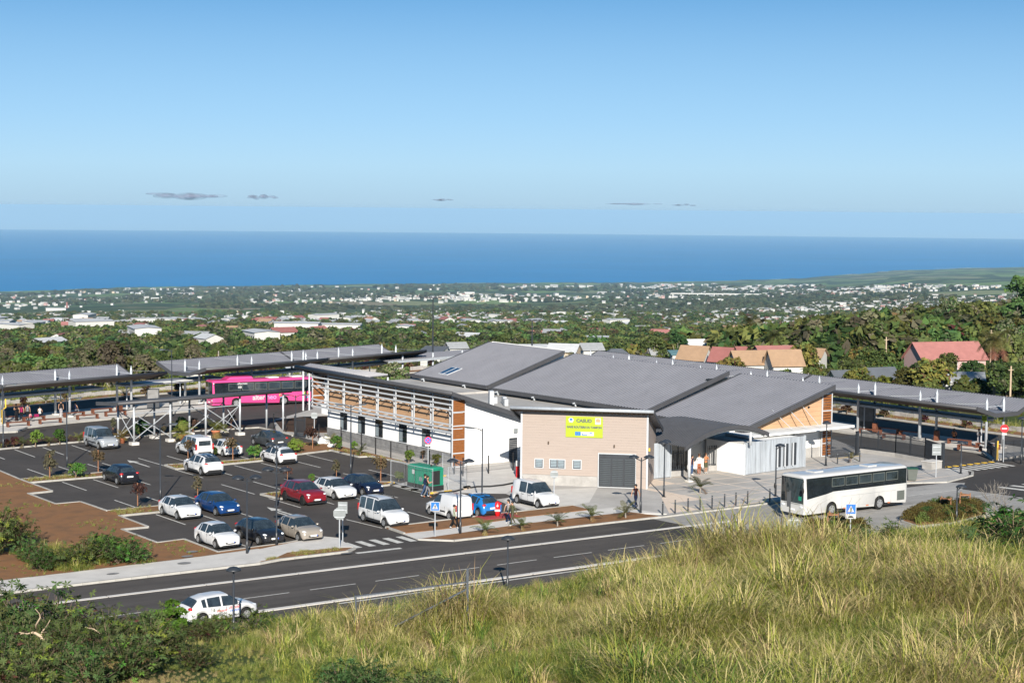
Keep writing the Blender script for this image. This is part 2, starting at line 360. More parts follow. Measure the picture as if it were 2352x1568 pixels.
m = mat('sea', (.0001, .15, .36), .9, spec=0.0, scale=.0006, var=.10, stretch=(1, 1, 1))
V, F = polar(np.concatenate([np.linspace(9000, 30000, 40), np.linspace(31000, 106000, 100)]), np.linspace(-1.0, 1.0, 140), lambda x, y, d: SEA - d * d / (2 * RE))
sea = bpy.data.objects.new('sea', npmesh('sea', V, F, 'sea', True)); COL.objects.link(sea); tag(sea, kind='structure')
# breakers and wakes off the shore
mb = MB()
for k in range(46):
    ix = random.uniform(-50, 2300); a = math.atan((ix - 1176) / FPX); D = float(np.interp(a, _caz, _cd)) * random.uniform(1.0, 1.012); w = random.uniform(60, 420)
    X, Y = D * math.sin(a), D * math.cos(a)
    p = [cw(X - w, Y), cw(X + w, Y), cw(X + w * .8, Y + random.uniform(15, 40)), cw(X - w * .8, Y + random.uniform(15, 40))]
    mb.add([(q[0], q[1], SEA + 1.2 - D * D / (2 * RE)) for q in p], [(0, 1, 2, 3)])
mat('foam', (.6, .65, .66), .8, scale=.02, var=.1); struct(mb, 'surf_water', 'foam')

# the air: pale even haze round everything but the sky
hz = bpy.data.materials.new('haze_air'); hz.use_nodes = True; MATS['haze_air'] = hz
hz.node_tree.nodes.clear(); ho = hz.node_tree.nodes.new('ShaderNodeOutputMaterial'); pv = hz.node_tree.nodes.new('ShaderNodeVolumePrincipled')
pv.inputs['Color'].default_value = (.47, .75, 1.0, 1); pv.inputs['Density'].default_value = 2.2e-5; pv.inputs['Anisotropy'].default_value = 0.
hz.node_tree.links.new(pv.outputs[0], ho.inputs['Volume'])
HAZE = True
if HAZE:
    mb = MB(); c = cw(0, 40000); mb.box(-120000 + c[0], 120000 + c[0], -120000 + c[1], 120000 + c[1], -1500, 33)
    tag(mb.build('haze', 'haze_air'), 'pale blue haze over the plain and the sea', None, kind='stuff')

def U(k, *pts): return [tuple(at(k, x, y, 0))[:2] for x, y in pts]
# ---- car park and ring roads: one asphalt sheet
mb = MB(); mb.prism([(-75, -28), (-75, 31.5), (-60, 31.5), (-60, 60), (-20, 61.2), (-2, 66.6), (10, 68.4), (34, 75), (59, 76), (59.4, 14), (59.4, -30), (42, -36), (-1.5, -36), (-1.5, -28)], 0, 0, top_only=True)
struct(mb, 'car_park', 'asphalt')
mb = MB(); mb.prism([(-130, -41.6), (-130, -28), (-1.5, -28), (-1.4, -41.9)], 0, .004, top_only=True); struct(mb, 'road', 'road_asphalt')
mb = MB(); mb.prism([(-6, -28.05), (-1.6, -28.05), (-1.3, -31.6), (-4.9, -31.6)], 0, .008, top_only=True)
mb.prism([(-5, -32), (-1.3, -32), (-1.2, -38.6), (-4.2, -38.6)], 0, .008, top_only=True); struct(mb, 'road_patch', 'new_asphalt')
mb = MB(); mb.prism([(-1.5, -28), (-1.4, -42), (30, -42), (34, -31), (30, -28.1), (9, -28.2)], 0, .004, top_only=True); struct(mb, 'road_apron', 'road_concrete')
mb = MB(); mb.prism([(28.3, -31.1), (34, -27), (44, -25.2), (60, -30), (60, -42), (30, -42)], 0, .008, top_only=True); struct(mb, 'side_road', 'new_asphalt')
# concrete yard round the buildings
mb = MB(); mb.prism([(-9.3, -5.3), (-8.6, -9.9), (-3.4, -10.8), (-4.3, -15.0), (-6.2, -15.3), (-7.4, -20.7), (-3.1, -20.9), (-3.2, -23.1), (-.6, -27.6), (9, -27.4), (26, -26.3), (30, -28), (35, -26.2), (37, -24.4), (36, -22.3), (38, -19), (38, -12), (46, 4), (46, 40), (16, 56), (12, 45.4), (3.4, 38.5), (-.8, 30), (-1.2, 19), (-2.4, 9.6), (-2, 4.6), (-2.6, -2)], 0, .012, top_only=True)
struct(mb, 'plaza', 'plaza')
mb = MB(); mb.prism([(-7.9, -10.4), (-2.8, -2.8), (8, -2.8), (8, -9), (.5, -9.6), (-4, -13.5)], 0, .016, top_only=True)
mb.prism([(.3, -13.8), (4.0, -14.9), (-1.0, -20.2), (-3, -20.8), (-7, -20.5), (-6, -16), (-4, -14.5)], 0, .016, top_only=True)
struct(mb, 'concrete_yard', 'concrete')
# asphalt yard inside the right-hand fence is part of the sheet; platform islands
def kerbline(mb, pts, w=.16, h=.13, closed=False, z0=0):
    n = len(pts); P = [Vector((p[0], p[1])) for p in pts]
    for i in range(n if closed else n - 1):
        a, b = P[i], P[(i + 1) % n]; d = (b - a); L = d.length
        if L < .05: continue
        d /= L; s = Vector((-d.y, d.x)) * (w / 2)
        a2 = a - d * (w / 2) * .98; b2 = b + d * (w / 2) * .98
        k = random.uniform(-.002, .002)
        mb.prism([tuple(a2 - s), tuple(b2 - s), tuple(b2 + s), tuple(a2 + s)], z0, h + k)
def kerb_run(pts, step=1.0, w=.16, h=.13, closed=False):
    """Kerb stones, each about a metre, laid end to end."""
    out = MB(); n = len(pts)
    for i in range(n if closed else n - 1):
        a, b = Vector(pts[i]), Vector(pts[(i + 1) % n]); L = (b - a).length; k = max(1, round(L / step))
        for j in range(k):
            p, q = a.lerp(b, j / k), a.lerp(b, (j + 1) / k); d = (q - p).normalized(); s = Vector((-d.y, d.x)) * (w / 2)
            p = p + d * .008; q = q - d * .008; hh = h + random.uniform(-.006, .006)
            out.prism([tuple(p - s), tuple(q - s), tuple(q + s), tuple(p + s)], 0, hh)
    return out
kerbs = [
 [(-33, 12.9), (-32.7, 19.5)], [(-24.3, 12.95), (-33, 12.9), (-33, 10.9), (-24.3, 10.9)], [(-33, 10.9), (-33, 5.9), (-35, 5.7), (-35, 0), (-33.1, 0), (-33, -4.75), (-24.4, -4.75)],
 [(-24.4, -7.1), (-33.1, -7.1), (-33.2, -12.3), (-35.1, -12.25), (-35.1, -18), (-33.1, -17.8), (-33.2, -23), (-28, -22.6), (-25.2, -21.8), (-24.4, -23.2)],
 [(-24.3, 10.9), (-24.0, 11.9), (-24.3, 12.95)], [(-24.4, -4.75), (-24.1, -5.9), (-24.4, -7.1)],
 [(-11, 13.4), (-19.9, 14.1), (-20.05, 11.5), (-11.5, 12.2), (-7.4, 14), (-3.3, 14.85), (-3.35, 9.8), (-2.2, 9.55), (-1.9, 4.9), (-2.4, .5)],
 [(-9.6, -3.4), (-20.2, -3.9), (-20, -6.6), (-9.5, -5.2), (-8.5, -4.2), (-9.6, -3.4)],
 [(-75, 31.2), (-28, 31.1), (-19.9, 32.2), (-16, 32.6), (-8, 34.0), (-1, 33.2), (-.9, 26.3), (-1.3, 25.8)],
 [(-19.6, -21.2), (-15, -21), (-8, -20.9), (-3.1, -20.9)], [(-19.7, -23.8), (-19.5, -21.2)],
 [(-75, -24.1), (-44, -24.2), (-35, -24.0), (-30.6, -23.6)],
]
for kp in kerbs: struct(kerb_run(kp), 'kerb', 'kerb')
def kerb_stones(pts, w=.22, h=.13, step=1.0):
    base = MB(); kerbline(base, pts, w * .8, .02); par = struct(base, 'kerb', 'kerb'); me = {}
    for i in range(len(pts) - 1):
        a, b = Vector(pts[i] + (0,)), Vector(pts[i + 1] + (0,)); L = (b - a).length; k = max(1, round(L / step)); l = L / k - .012
        for j in range(k):
            c = a.lerp(b, (j + .5) / k); key = round(l, 2)
            if wc(c.x, c.y)[0] / wc(c.x, c.y)[1] < -.31: continue
            if key not in me: me[key] = MB().add([(-l / 2, -w / 2, 0), (l / 2, -w / 2, 0), (l / 2, w / 2, 0), (-l / 2, w / 2, 0), (-l / 2, -w / 2 + .03, h), (l / 2, -w / 2 + .03, h), (l / 2, w / 2, h), (-l / 2, w / 2, h)], [(4, 5, 6, 7), (0, 1, 5, 4), (1, 2, 6, 5), (2, 3, 7, 6), (3, 0, 4, 7)]).mesh('kerb_stone', 'kerb')
            o = part('kerb_stone', me[key], par); o.location = c + Vector((0, 0, random.uniform(-.006, .004))); o.rotation_euler = (0, 0, math.atan2(b.y - a.y, b.x - a.x) + random.uniform(-.006, .006))
kerb_stones([(-60, -27.3), (-45, -27.3), (-40, -27.4), (-32.6, -27.6), (-31, -27.2), (-26.2, -27.25), (-25.2, -26.5)])
kerb_stones([(-20, -26.1), (-18.3, -27.75), (-13, -27.9), (-8, -27.95), (-.7, -28.2), (9, -28.05), (26, -26.5), (30, -28.1), (34.7, -26.8), (36.2, -25.6)], h=.11)
# pavements and paths
mb = MB(); mb.prism([(-130, -24.2), (-44, -24.25), (-35, -24.05), (-30.6, -23.7), (-25, -21.9), (-24.5, -23.2), (-25.2, -26.3), (-26.5, -25.9), (-29.6, -25.6), (-31.3, -26.9), (-33, -27.5), (-40, -27.3), (-130, -27.25)], 0, .12)
struct(mb, 'pavement', 'concrete')
mb = MB(); mb.prism([(-19.75, -23.8), (-20, -26), (-10.4, -25.2), (-1.4, -25.4), (-1.2, -26), (.5, -27.4), (-.6, -23.2), (-3.2, -23.1), (-9, -23.0), (-16.5, -23.9)], 0, .06); struct(mb, 'pavement', 'concrete')
# planting beds
mb = MB(); mb.prism([(-19.6, -21.3), (-3.2, -21), (-3.2, -23.05), (-9, -22.95), (-16.5, -23.85), (-19.7, -23.75)], 0, .10)
mb.prism([(-19.9, -26.1), (-10.4, -25.25), (-1.4, -25.45), (-.7, -27.9), (-8, -27.9), (-13, -27.85), (-18.3, -27.7)], 0, .10)
mb.prism([(-32.5, -27.3), (-31.3, -26.95), (-29.6, -25.65), (-26.5, -25.95), (-25.3, -26.4), (-26.2, -27.15), (-31, -27.1)], 0, .125)
mb.prism([(-28, -22.65), (-25.2, -21.85), (-25, -21.95), (-30.6, -23.65), (-33.1, -23.1)], 0, .10)
struct(mb, 'planting_bed', 'soil')
mb = MB(); mb.prism([(-130, 60), (-75, 31.3), (-28, 31.2), (-19.9, 32.3), (-8, 34.1), (-1, 33.3), (-2.4, 37.5), (-7.5, 38.5), (-14, 37), (-19.2, 36.3), (-25.8, 35.6), (-60, 35), ], 0, .10)
mb.prism([(3.1, 37.6), (6.7, 38.8), (9.8, 38.1), (9.8, 28), (3.2, 26.4), (1, 27), (-.2, 29.7)], 0, .10); struct(mb, 'planting_bed', 'dark_soil')
mb = MB(); mb.prism([(-33, 12.85), (-24.3, 12.9), (-24.05, 11.9), (-24.3, 10.95), (-33, 10.95)], 0, .10); mb.prism([(-33, -4.8), (-24.4, -4.8), (-24.2, -5.9), (-24.4, -7.05), (-33, -7.05)], 0, .10)
mb.prism([(-11, 13.35), (-19.85, 14.05), (-20, 11.55), (-11.5, 12.25), (-7.4, 14), (-3.3, 14.8), (-3.3, 9.8), (-2.2, 9.6), (-1.9, 5), (-1.5, 5), (-1.2, 19), (-4, 22), (-9, 17)], 0, .10)
mb.prism([(-9.6, -3.45), (-20.15, -3.95), (-19.95, -6.55), (-9.5, -5.15), (-8.6, -4.2)], 0, .10)
struct(mb, 'planting_bed', 'soil')
# bare earth left of the car park
mb = MB(); mb.prism([(-120, 31), (-60, 31), (-32.8, 19.5), (-33.05, 12.9), (-33.05, 5.95), (-35.05, 5.75), (-35.05, .05), (-33.15, .05), (-33.1, -12.2), (-35.15, -12.2), (-35.15, -18.05), (-33.2, -17.9), (-33.25, -23.1), (-30.6, -23.6), (-35, -23.95), (-44, -24.1), (-120, -24)], 0, .09)
struct(mb, 'bare_earth', 'soil')
# platforms
SLd = Vector((.9645, .264)); SLn = Vector((-.264, .9645))
def slp(t, n): p = Vector((-21.7, 48.4)) + SLd * t + SLn * n; return (p.x, p.y)
plat = [(-60, 41.5), (-24.1, 42.5), (-22.6, 42.2), (-20.6, 44.9), (-15.3, 46.5), (-8.3, 47.9), (-1.1, 49.4), (1.8, 51.4), (6, 53.3), slp(60, -1.7), slp(66, 0), slp(62, 4.3), slp(40, 4.9), slp(0, 4.9), (-60, 46)]
mb = MB(); mb.prism(plat, 0, .16); struct(mb, 'platform', 'concrete')
struct(kerb_run(plat[:9], 1., .25, .165), 'kerb', 'kerb')
platr = [(43.4, -22), (46.5, -18.2), (46.7, 44), (52.6, 46), (52.6, -17.5), (51, -21)]
mb = MB(); mb.prism(platr, 0, .16); struct(mb, 'platform', 'concrete'); struct(kerb_run(platr[:3], 1., .25, .165), 'kerb', 'kerb')
# far verge, kerb and low stone wall of the ring road
vg = [(-60, 58), (-17.2, 62), (-1.9, 66.7), (9.9, 68.5), (34, 75.2), (59.5, 76.5), (59.5, 14), (59.5, -35)]
vo_ = [(-60, 61), (-17.6, 65), (-2.4, 69.6), (9.6, 71.6), (33.5, 78), (63, 79.5), (62.5, 14), (62.5, -36)]
mb = MB()
for i in range(len(vg) - 1): mb.prism([vg[i], vg[i + 1], vo_[i + 1], vo_[i]], -.5, .14)
struct(mb, 'verge', 'soil'); struct(kerb_run(vg, 1.0, .35, .16), 'kerb', 'kerb')
# ---- painted marks
mb = MB()
def ln(a, b, w=.12, z=.009, m=None):
    a, b = Vector(a), Vector(b); d = (b - a).normalized(); s = Vector((-d.y, d.x)) * w / 2
    (m or mb).prism([tuple(a - s), tuple(b - s), tuple(b + s), tuple(a + s)], 0, z, top_only=True)
for u in (-32.3, -29.7, -27, -24.35, -21.6): ln((u, 30.6), (u - .2, 25))
for u in (-30.3, -27.6, -25): ln((u, 18.5), (u, 13.2))
ln((-23.7, 18.5), (-23.7, 15.5)); ln((-21.2, 18.4), (-21.25, 14.2), .16)
for u in (-30.5, -27.9, -25.2): ln((u, 10.2), (u, 5.2)); ln((u, -.2), (u, -4.6)); ln((u, -7.6), (u, -12.5))
for u in (-19.9, -17.2, -14.6, -11.9): ln((u, 19.6), (u, 14.3))
for u in (-20.1, -17.5, -14.8, -12.2, -9.2): ln((u, 11.3), (u, 6.3))
for u in (-6.4,): ln((u, 13.8), (u, 8.8)); ln((u, 3.1), (u, -1.2))
for u in (-20.4, -17.6, -14.8, -12, -9.25): ln((u, 2.4), (u, -3.3)); ln((u, -5.6), (u, -10.6))
for u in (-30.6, -27.9, -25.3): ln((u, -17.9), (u, -22.4))
ln((-20.1, -16.7), (-19.75, -21)); ln((-14.75, -16.3), (-14.9, -20.7)); ln((-17.4, -16.4), (-17.4, -18))
for (x, y, s) in ((-21.2, 18.6, 1), (-22.4, -9.5, 1), (-22.8, -15, -1)):
    mb.prism([(x - .45, y - 1.2 * s), (x, y + .4 * s), (x + .45, y - 1.2 * s)], 0, .010, top_only=True); ln((x, y - 1.2 * s), (x, y - 3.6 * s), .2, .0095)
for i in range(5): u = -24.7 + i * 1.06; mb.prism([(u - .26, -24.3), (u + .26, -24.3), (u + .22, -26.3), (u - .3, -26.3)], 0, .010, top_only=True)
ln((-25.8, -27.75), (-22.5, -27.85), .4, .010)
u = -60.
while u < -3: ln((u, -35.72), (u + 3.05, -35.72), .11); u += 4.4
for (a, b) in (((10, -34.2), (30, -34.2)), ((22, -31.1), (28.4, -31.1))): ln(a, b, .12)
for i in range(8): u = 36.2 + i * .92; mb.prism([(u - .25, -22.7), (u + .25, -22.7), (u + .12, -24.9), (u - .38, -24.9)], 0, .013, top_only=True)
for i in range(5): u = 31.5 + i * 1.5; mb.prism([(u, -32), (u + .6, -32), (u + 1.6, -36.5), (u + .9, -36.5)], 0, .013, top_only=True)
struct(mb, 'road_marking', 'line_white')
mb = MB()
for i in range(8): u = 36.2 + i * .95; mb.box(u - .2, u + .22, -22.3, -21.95, 0, .04)
ln((32.5, -13.2), (35.8, -13.2), .15, .02, mb)
struct(mb, 'road_marking', 'line_yellow')
# flush concrete strips along the road
mb = MB()
for (v0, v1) in ((-31.0, -31.9),):
    for i in range(16): a = -68 + i * 6.0 + .0; mb.prism([(a, -31.0 - max(0, (a + 50)) * .0172 - .18), (a + 5.93, -31.0 - max(0, a + 56) * .0172 - .18), (a + 5.93, -31.0 - max(0, a + 56) * .0172 + .18), (a, -31.0 - max(0, a + 50) * .0172 + .18)], 0, .03) if a < 1 else None
for i in range(20): a = -80 + i * 4.6; mb.prism([(a, -38.9), (a + 4.5, -38.92), (a + 4.5, -39.3), (a, -39.3)], 0, .05) if a < -1 else None
struct(mb, 'road_edging', 'concrete')
mb = MB(); ln((-34, -39.75), (-14, -39.85), .2, .012, mb); struct(mb, 'road_marking', 'line_white')
# paving joints of the plaza
mb = MB()
mb.prism([(1.0, -27.1), (6.6, -19.3), (6.6, -14.0), (34, -14.0), (34, -25.8), (26, -26.2), (9, -27.2)], 0, .016, top_only=True)
pj = struct(mb, 'paving', 'plaza_line'); vr = [-27.05, -25.85, -23.7, -21.45, -19.08, -16.7, -14.1]
for k in range(11):
    for r in range(6):
        u0, u1, v0, v1 = -.4 + k * 3.37 + .08, -.4 + (k + 1) * 3.37 - .08, vr[r] + .08, vr[r + 1] - .08
        if u1 > 34.2 or (v0 > -20 and u0 < 6.2) or (r == 0 and u0 > 12) or u0 < 2.0 + max(0, (v0 + 26) * .5): continue
        MB().prism([(u0 + .9, v0), (u1 + .9, v0), (u1 + .9, v1), (u0 + .9, v1)], .004, .020 + .002 * random.random()).build('paving_slab', 'plaza', pj)
mb = MB()
for (x, y, w, h) in ((-41.5, -25.9, .8, .5), (-36.6, -25.3, .9, .7), (-35.5, -23.4, .8, .6), (-34.6, -22.2, .8, .6), (-26.6, -27.9, .9, .35)): mb.prism([(x + w / 2 * math.cos(a), y + h / 2 * math.sin(a)) for a in np.linspace(0, 6.28, 12)[:-1]], 0, .136, top_only=True)
struct(mb, 'manhole_cover', 'stone_base')
# ------------------------------------------------------------------ the station building
def onp(k, x, y, ax, val):
    d = ray(k, x, y); t = (val - (CAMX, CAMY)[ax]) / d[ax]
    return Vector((CAMX + d.x * t, CAMY + d.y * t, CAMZ + d.z * t))
ST = thing('station_building', 'long low bus station with grey ribbed roofs, white walls and tan front block', 'building')

def ribbed(name, A, B, C_, D_, n, parent, m='grey_roof', rib=.06, t=.06):
    """Sheet roof A-B (low edge) to D-C (high edge) with n raised ribs running up the slope."""
    A, B, C_, D_ = map(Vector, (A, B, C_, D_)); mb = MB(); nrm = (B - A).cross(D_ - A).normalized()
    if nrm.z < 0: nrm = -nrm
    lo = []; hi = []
    for i in range(n):
        for f, h in ((0, 0), (.58, 0), (.66, rib), (.92, rib)):
            s = (i + f) / n; lo.append(A.lerp(B, s) + nrm * h); hi.append(D_.lerp(C_, s) + nrm * h)
    lo.append(B.copy()); hi.append(C_.copy()); k = len(lo)
    mb.add(lo + hi, [(i, i + 1, k + i + 1, k + i) for i in range(k - 1)])
    dn = nrm * -t
    mb.add([A + dn, B + dn, C_ + dn, D_ + dn], [(3, 2, 1, 0)]); mb.quad(A, A + dn, B + dn, B); mb.quad(C_, C_ + dn, D_ + dn, D_); mb.quad(B, B + dn, C_ + dn, C_); mb.quad(D_, D_ + dn, A + dn, A)
    return mb.build(name, m, parent)
def beam(mb, a, b, d0, d1, w):       # fascia board along a-b hanging from d0 above to d1 below, w thick
    a, b = Vector(a), Vector(b); d = (b - a); s = Vector((d.y, -d.x, 0)).normalized() * w
    up = Vector((0, 0, d0)); dn = Vector((0, 0, d1))
    vs = [a + dn, b + dn, b + dn + s, a + dn + s, a + up, b + up, b + up + s, a + up + s]
    mb.add(vs, [(3, 2, 1, 0), (4, 5, 6, 7), (0, 1, 5, 4), (1, 2, 6, 5), (2, 3, 7, 6), (3, 0, 4, 7)])

# ---- the three big mono-pitch roofs
ROOFS = [((21.8, 40.6), (21.6, 25.9), (31.4, 25.7), (31.6, 40.0), 3.72, 6.98), ((21.3, 24.6), (22.0, .7), (32.0, .5), (31.7, 24.3), 3.62, 6.78), ((22.3, .35), (22.0, -12.3), (33.0, -12.4), (33.3, .2), 3.22, 6.52)]
for i, (a, b, c, d, zl, zh) in enumerate(ROOFS):
    A, B, C_, D_ = Vector(a + (zl,)), Vector(b + (zl,)), Vector(c + (zh,)), Vector(d + (zh,))
    rf = ribbed('roof', A, B, C_, D_, int((A - B).length / .42), ST)
    mb = MB(); o = Vector((0, 0, 0))
    beam(mb, A + o, B, .02, -.36, .14); rg = mb.build('gutter', 'dark_metal', rf)
    for (p, q_, e0, e1, w_) in ((B + Vector((0, -.003, 0)), C_, .05, -.38, .12), (D_, A, .05, -.38, .12), (C_, D_, .03, -.3, .1)): mb = MB(); beam(mb, p, q_, e0, e1, w_); mb.build('fascia', 'dark_metal', rf)
    # walls below
    x0, x1 = 22.6, 32.0; y0 = min(b[1], c[1]) + .75; y1 = max(a[1], d[1]) - .75
    if i == 2: y0 = -11.4
    sl_ = (zh - zl) / (c[0] - b[0]); zz = lambda x: zl + (x - b[0]) * sl_ - .12
    mb = MB()
    mb.add([(x0, y0, 0), (x1, y0, 0), (x1, y0, zz(x1)), (x0, y0, zz(x0)), (x0, y1, 0), (x1, y1, 0), (x1, y1, zz(x1)), (x0, y1, zz(x0))], [(0, 1, 2, 3), (5, 4, 7, 6), (4, 0, 3, 7), (1, 5, 6, 2)])
    mb.build('wall', 'white_wall', ST)
# clerestory gap and timber box visible between the middle and right roofs
mb = MB(); mb.box(29.3, 31.9, .55, .72, 5.2, 6.2); mb.build('clerestory_window', 'glass', ST)
# downpipe heads along the eaves
for i, (u, v, z) in enumerate(((21.2, 23.5, 3.3), (21.4, 17.5, 3.3), (21.6, 11, 3.3), (21.7, 4.2, 3.3), (21.5, 38, 3.4), (21.5, 30, 3.4), (22.0, -2, 2.9), (22, -9, 2.9))):
    MB().tube([(u - .25, v, z), (u, v, z + .05), (u + .1, v, z - .3)], .09, 8).build('downpipe', 'galvanised', ST)
# solar panels on the left roof
def onroof(k, x, y, ri):
    a, b, c, d, zl, zh = ROOFS[ri]; A, B, D_ = Vector(b + (zl,)), Vector(a + (zl,)), Vector(c + (zh,)); n = (B - A).cross(D_ - A).normalized()
    r = ray(k, x, y); o = Vector((CAMX, CAMY, CAMZ)); t = (A - o).dot(n) / r.dot(n); return o + r * t + Vector((0, 0, .10))
q = [onroof('B', x, y, 0) for x, y in ((1612, 375), (1690, 388), (1828, 330), (1735, 318))]
mid0, mid1 = q[0].lerp(q[1], .48), q[3].lerp(q[2], .48); m20, m21 = q[0].lerp(q[1], .54), q[3].lerp(q[2], .54)
for (a, b, c, d) in ((q[0], mid0, mid1, q[3]), (m20, q[1], q[2], m21)):
    s = MB().slab(a, b, c, d, .09).build('solar_panel', 'white_steel', ST)
    e = .05; cen = (a + b + c + d) / 4; up = Vector((0, 0, .006))
    MB().quad(*[p.lerp(cen, .10) + up for p in (a, b, c, d)]).build('pane', 'blue_glass', s)
# ---- flat roofs between the wing and the big roofs, with parapets and air conditioners
mb = MB(); mb.box(8.2, 22.4, -1.5, 26, 0, 2.75); mb.build('wall', 'offwhite', ST)
mb = MB(); mb.box(8.0, 22.5, -1.7, 26.2, 2.752, 2.95); mb.build('flat_roof', 'plaza', ST)
mb = MB(); mb.box(10.5, 22.4, 26.4, 41, 0, 2.9); mb.build('wall', 'white_wall', ST)
mb = MB(); mb.box(10.3, 22.5, 26.2, 41.2, 2.902, 3.15); mb.build('flat_roof', 'plaza', ST)
mb = MB(); mb.box(9.6, 9.85, 24, 33.5, 2.9, 3.55); mb.box(9.6, 12.2, 23.8, 24, 2.9, 3.55); mb.build('parapet', 'white_wall', ST)
mb = MB(); mb.box(12.0, 12.2, 1, 23, 2.95, 3.35); mb.box(9.5, 12.2, .8, 1.0, 2.95, 3.35); mb.build('parapet', 'offwhite', ST)
def aircon(p, w, h, d, fans, rz):
    e = bpy.data.objects.new('air_conditioner', MB().box(-w / 2, w / 2, -d / 2, d / 2, 0, h).mesh('air_conditioner', 'white_steel')); COL.objects.link(e); e.parent = ST; e.location = p; e.rotation_euler = (0, 0, rz)
    for i in range(fans):
        zc = h * (i + .5) / fans; r = min(w, h / fans) * .36
        MB().tube([(-w / 2 - .012, 0, zc), (-w / 2 - .004, 0, zc)], r, 14).build('fan', 'sign_back', e)
pa = onp('B', 1790, 500, 0, 19.5)
aircon((14.2, 14.6, 3.15), .42, 1.45, .95, 2, -.45)
for (k, x, y, z) in (('B', 2110, 640, 3.0), ('C', 128, 660, 3.0), ('B', 2205, 640, 3.0), ('C', 30, 640, 3.0)):
    p = at(k, x, y, z); aircon(p, .35, .65, .85, 1, -.4)
# ---- left wing: white wall with five tall windows behind a white lattice
WU = 1.1
zr = lambda u: 6.62 - .33 * (u + .4)
mb = MB(); V1 = 23.2
mb.add([(WU, .3, 0), (9, .3, 0), (9, .3, zr(9) - .06), (WU, .3, zr(WU) - .06), (WU, V1, 0), (9, V1, 0), (9, V1, zr(9) - .06), (WU, V1, zr(WU) - .06)], [(0, 1, 2, 3), (5, 4, 7, 6), (4, 0, 3, 7), (1, 5, 6, 2)])
wing = mb.build('wing_wall', 'white_wall', ST, label='white rendered wing wall')
# stone base course in blocks
for r in range(4):
    v = .28 + (r % 2) * -.35; 
    while v < V1 - .05:
        a, b = max(v, .28), min(v + .86, V1); v += .87
        if b - a < .1: continue
        MB().box(WU - .06 - random.uniform(0, .02), WU + .02, a, b, r * .255, r * .255 + .245).build('stone_block', 'stone_base', wing)
for i in range(13):          # orange boards of the upper wall
    z = 2.95 + i * .225; MB().box(WU - .05 - .004 * (i % 2), WU + .01, .3, V1 + .1, z, z + .212).build('cladding_board', 'orange_panel', wing)
for (x0, x1, yt, yb) in ((727, 788, 705, 868), (887, 950, 740, 905), (1043, 1110, 775, 945), (1257, 1328, 818, 990), (1465, 1540, 860, 1040)):
    a, b = onp('B', x0, yt, 0, WU), onp('B', x1, (yt + yb) / 2, 0, WU); v0, v1 = sorted((a.y, b.y)); z1, z0 = 2.86, 1.1
    w = MB().box(WU - .03, WU + .05, v0, v1, z0, z1).build('window', 'anthracite', ST)
    for j, (p, q_) in enumerate(((v0 + .07, (v0 + v1) / 2 - .05), ((v0 + v1) / 2 + .05, v1 - .07))):
        MB().box(WU - .036, WU + .0, p, q_, z0 + .07, z1 - .62).build('pane', 'grey_glass' if j else 'glass', w)
    MB().box(WU - .036, WU, v0 + .07, v1 - .07, z1 - .55, z1 - .06).build('pane', 'glass', w)
    MB().box(WU - .16, WU, v0 - .05, v1 + .05, z0 - .06, z0 - .003).build('sill', 'white_steel', w)
# wing roof, its curved fascia and timber soffit
A, B, C_, D_ = Vector((-.45, 26.6, 6.72)), Vector((-.45, -.7, 6.58)), Vector((9.2, -.7, zr(9.2))), Vector((9.2, 26.6, zr(9.2)))
rf = ribbed('roof', B, A, D_, C_, 92, ST)
mb = MB()
for (p, q_) in ((A, B),):
    prof = [(-.02, .08), (-.16, .05), (-.24, -.06), (-.22, -.2), (-.1, -.27), (.03, -.27)]
    n = len(prof); mb.add([p + Vector((x, 0, z)) for x, z in prof] + [q_ + Vector((x, -.0, z)) for x, z in prof], [(i, n + i, n + i + 1, i + 1) for i in range(n - 1)] + [tuple(range(n)), tuple(range(2 * n - 1, n - 1, -1))])
mb.build('fascia', 'dark_metal', rf, True)
for (p, q_) in ((B + Vector((-.1, -.002, 0)), C_), (D_, A)): mb = MB(); beam(mb, p, q_, .06, -.3, .1); mb.build('fascia', 'dark_metal', rf)
mb = MB(); mb.slab((-.4, -.5, 6.44), (1.06, -.5, 5.96), (1.06, 26.4, 6.06), (-.4, 26.4, 6.56), .03); mb.build('soffit', 'soffit_timber', rf)
# lattice: posts, rails, brackets
SCR = bpy.data.objects.new('sun_screen', MB().box(-.045, .045, -.045, .045, 0, 6.27).mesh('sun_screen', 'white_steel')); COL.objects.link(SCR); SCR.parent = ST; SCR['label'] = 'white steel lattice in front of the wing'
pv_ = [i * 24.2 / 8 for i in range(9)]
for i, v in enumerate(pv_):
    if i: MB().box(-.045, .045, v - .045, v + .045, 2.95, 6.27 + .02 * i / 8).build('post', 'white_steel', SCR)
    for z in (5.83, 4.72, 3.35):
        MB().box(.045, WU - .05, v - .03, v + .03, z - .03, z + .03).build('bracket', 'white_steel', SCR)
        if i < 8: MB().bar((.05, v + 1.0, z), (WU - .05, v + 1.9, z + .02), .07, .05).build('bracket', 'white_steel', SCR)
    if i < 8: MB().box(.7, .8, v + 1.45, v + 1.55, 3.0, 5.85).build('post', 'white_steel', SCR)
for z in (5.86, 5.42, 4.99, 3.72, 3.38, 3.05):
    MB().box(-.09, -.048, -.04, 24.3, z - .068, z + .068).build('rail', 'white_steel', SCR)
for z in (3.03, 3.36): MB().box(.42, .5, .0, 24.3, z - .02, z + .02).build('rail', 'white_steel', SCR)
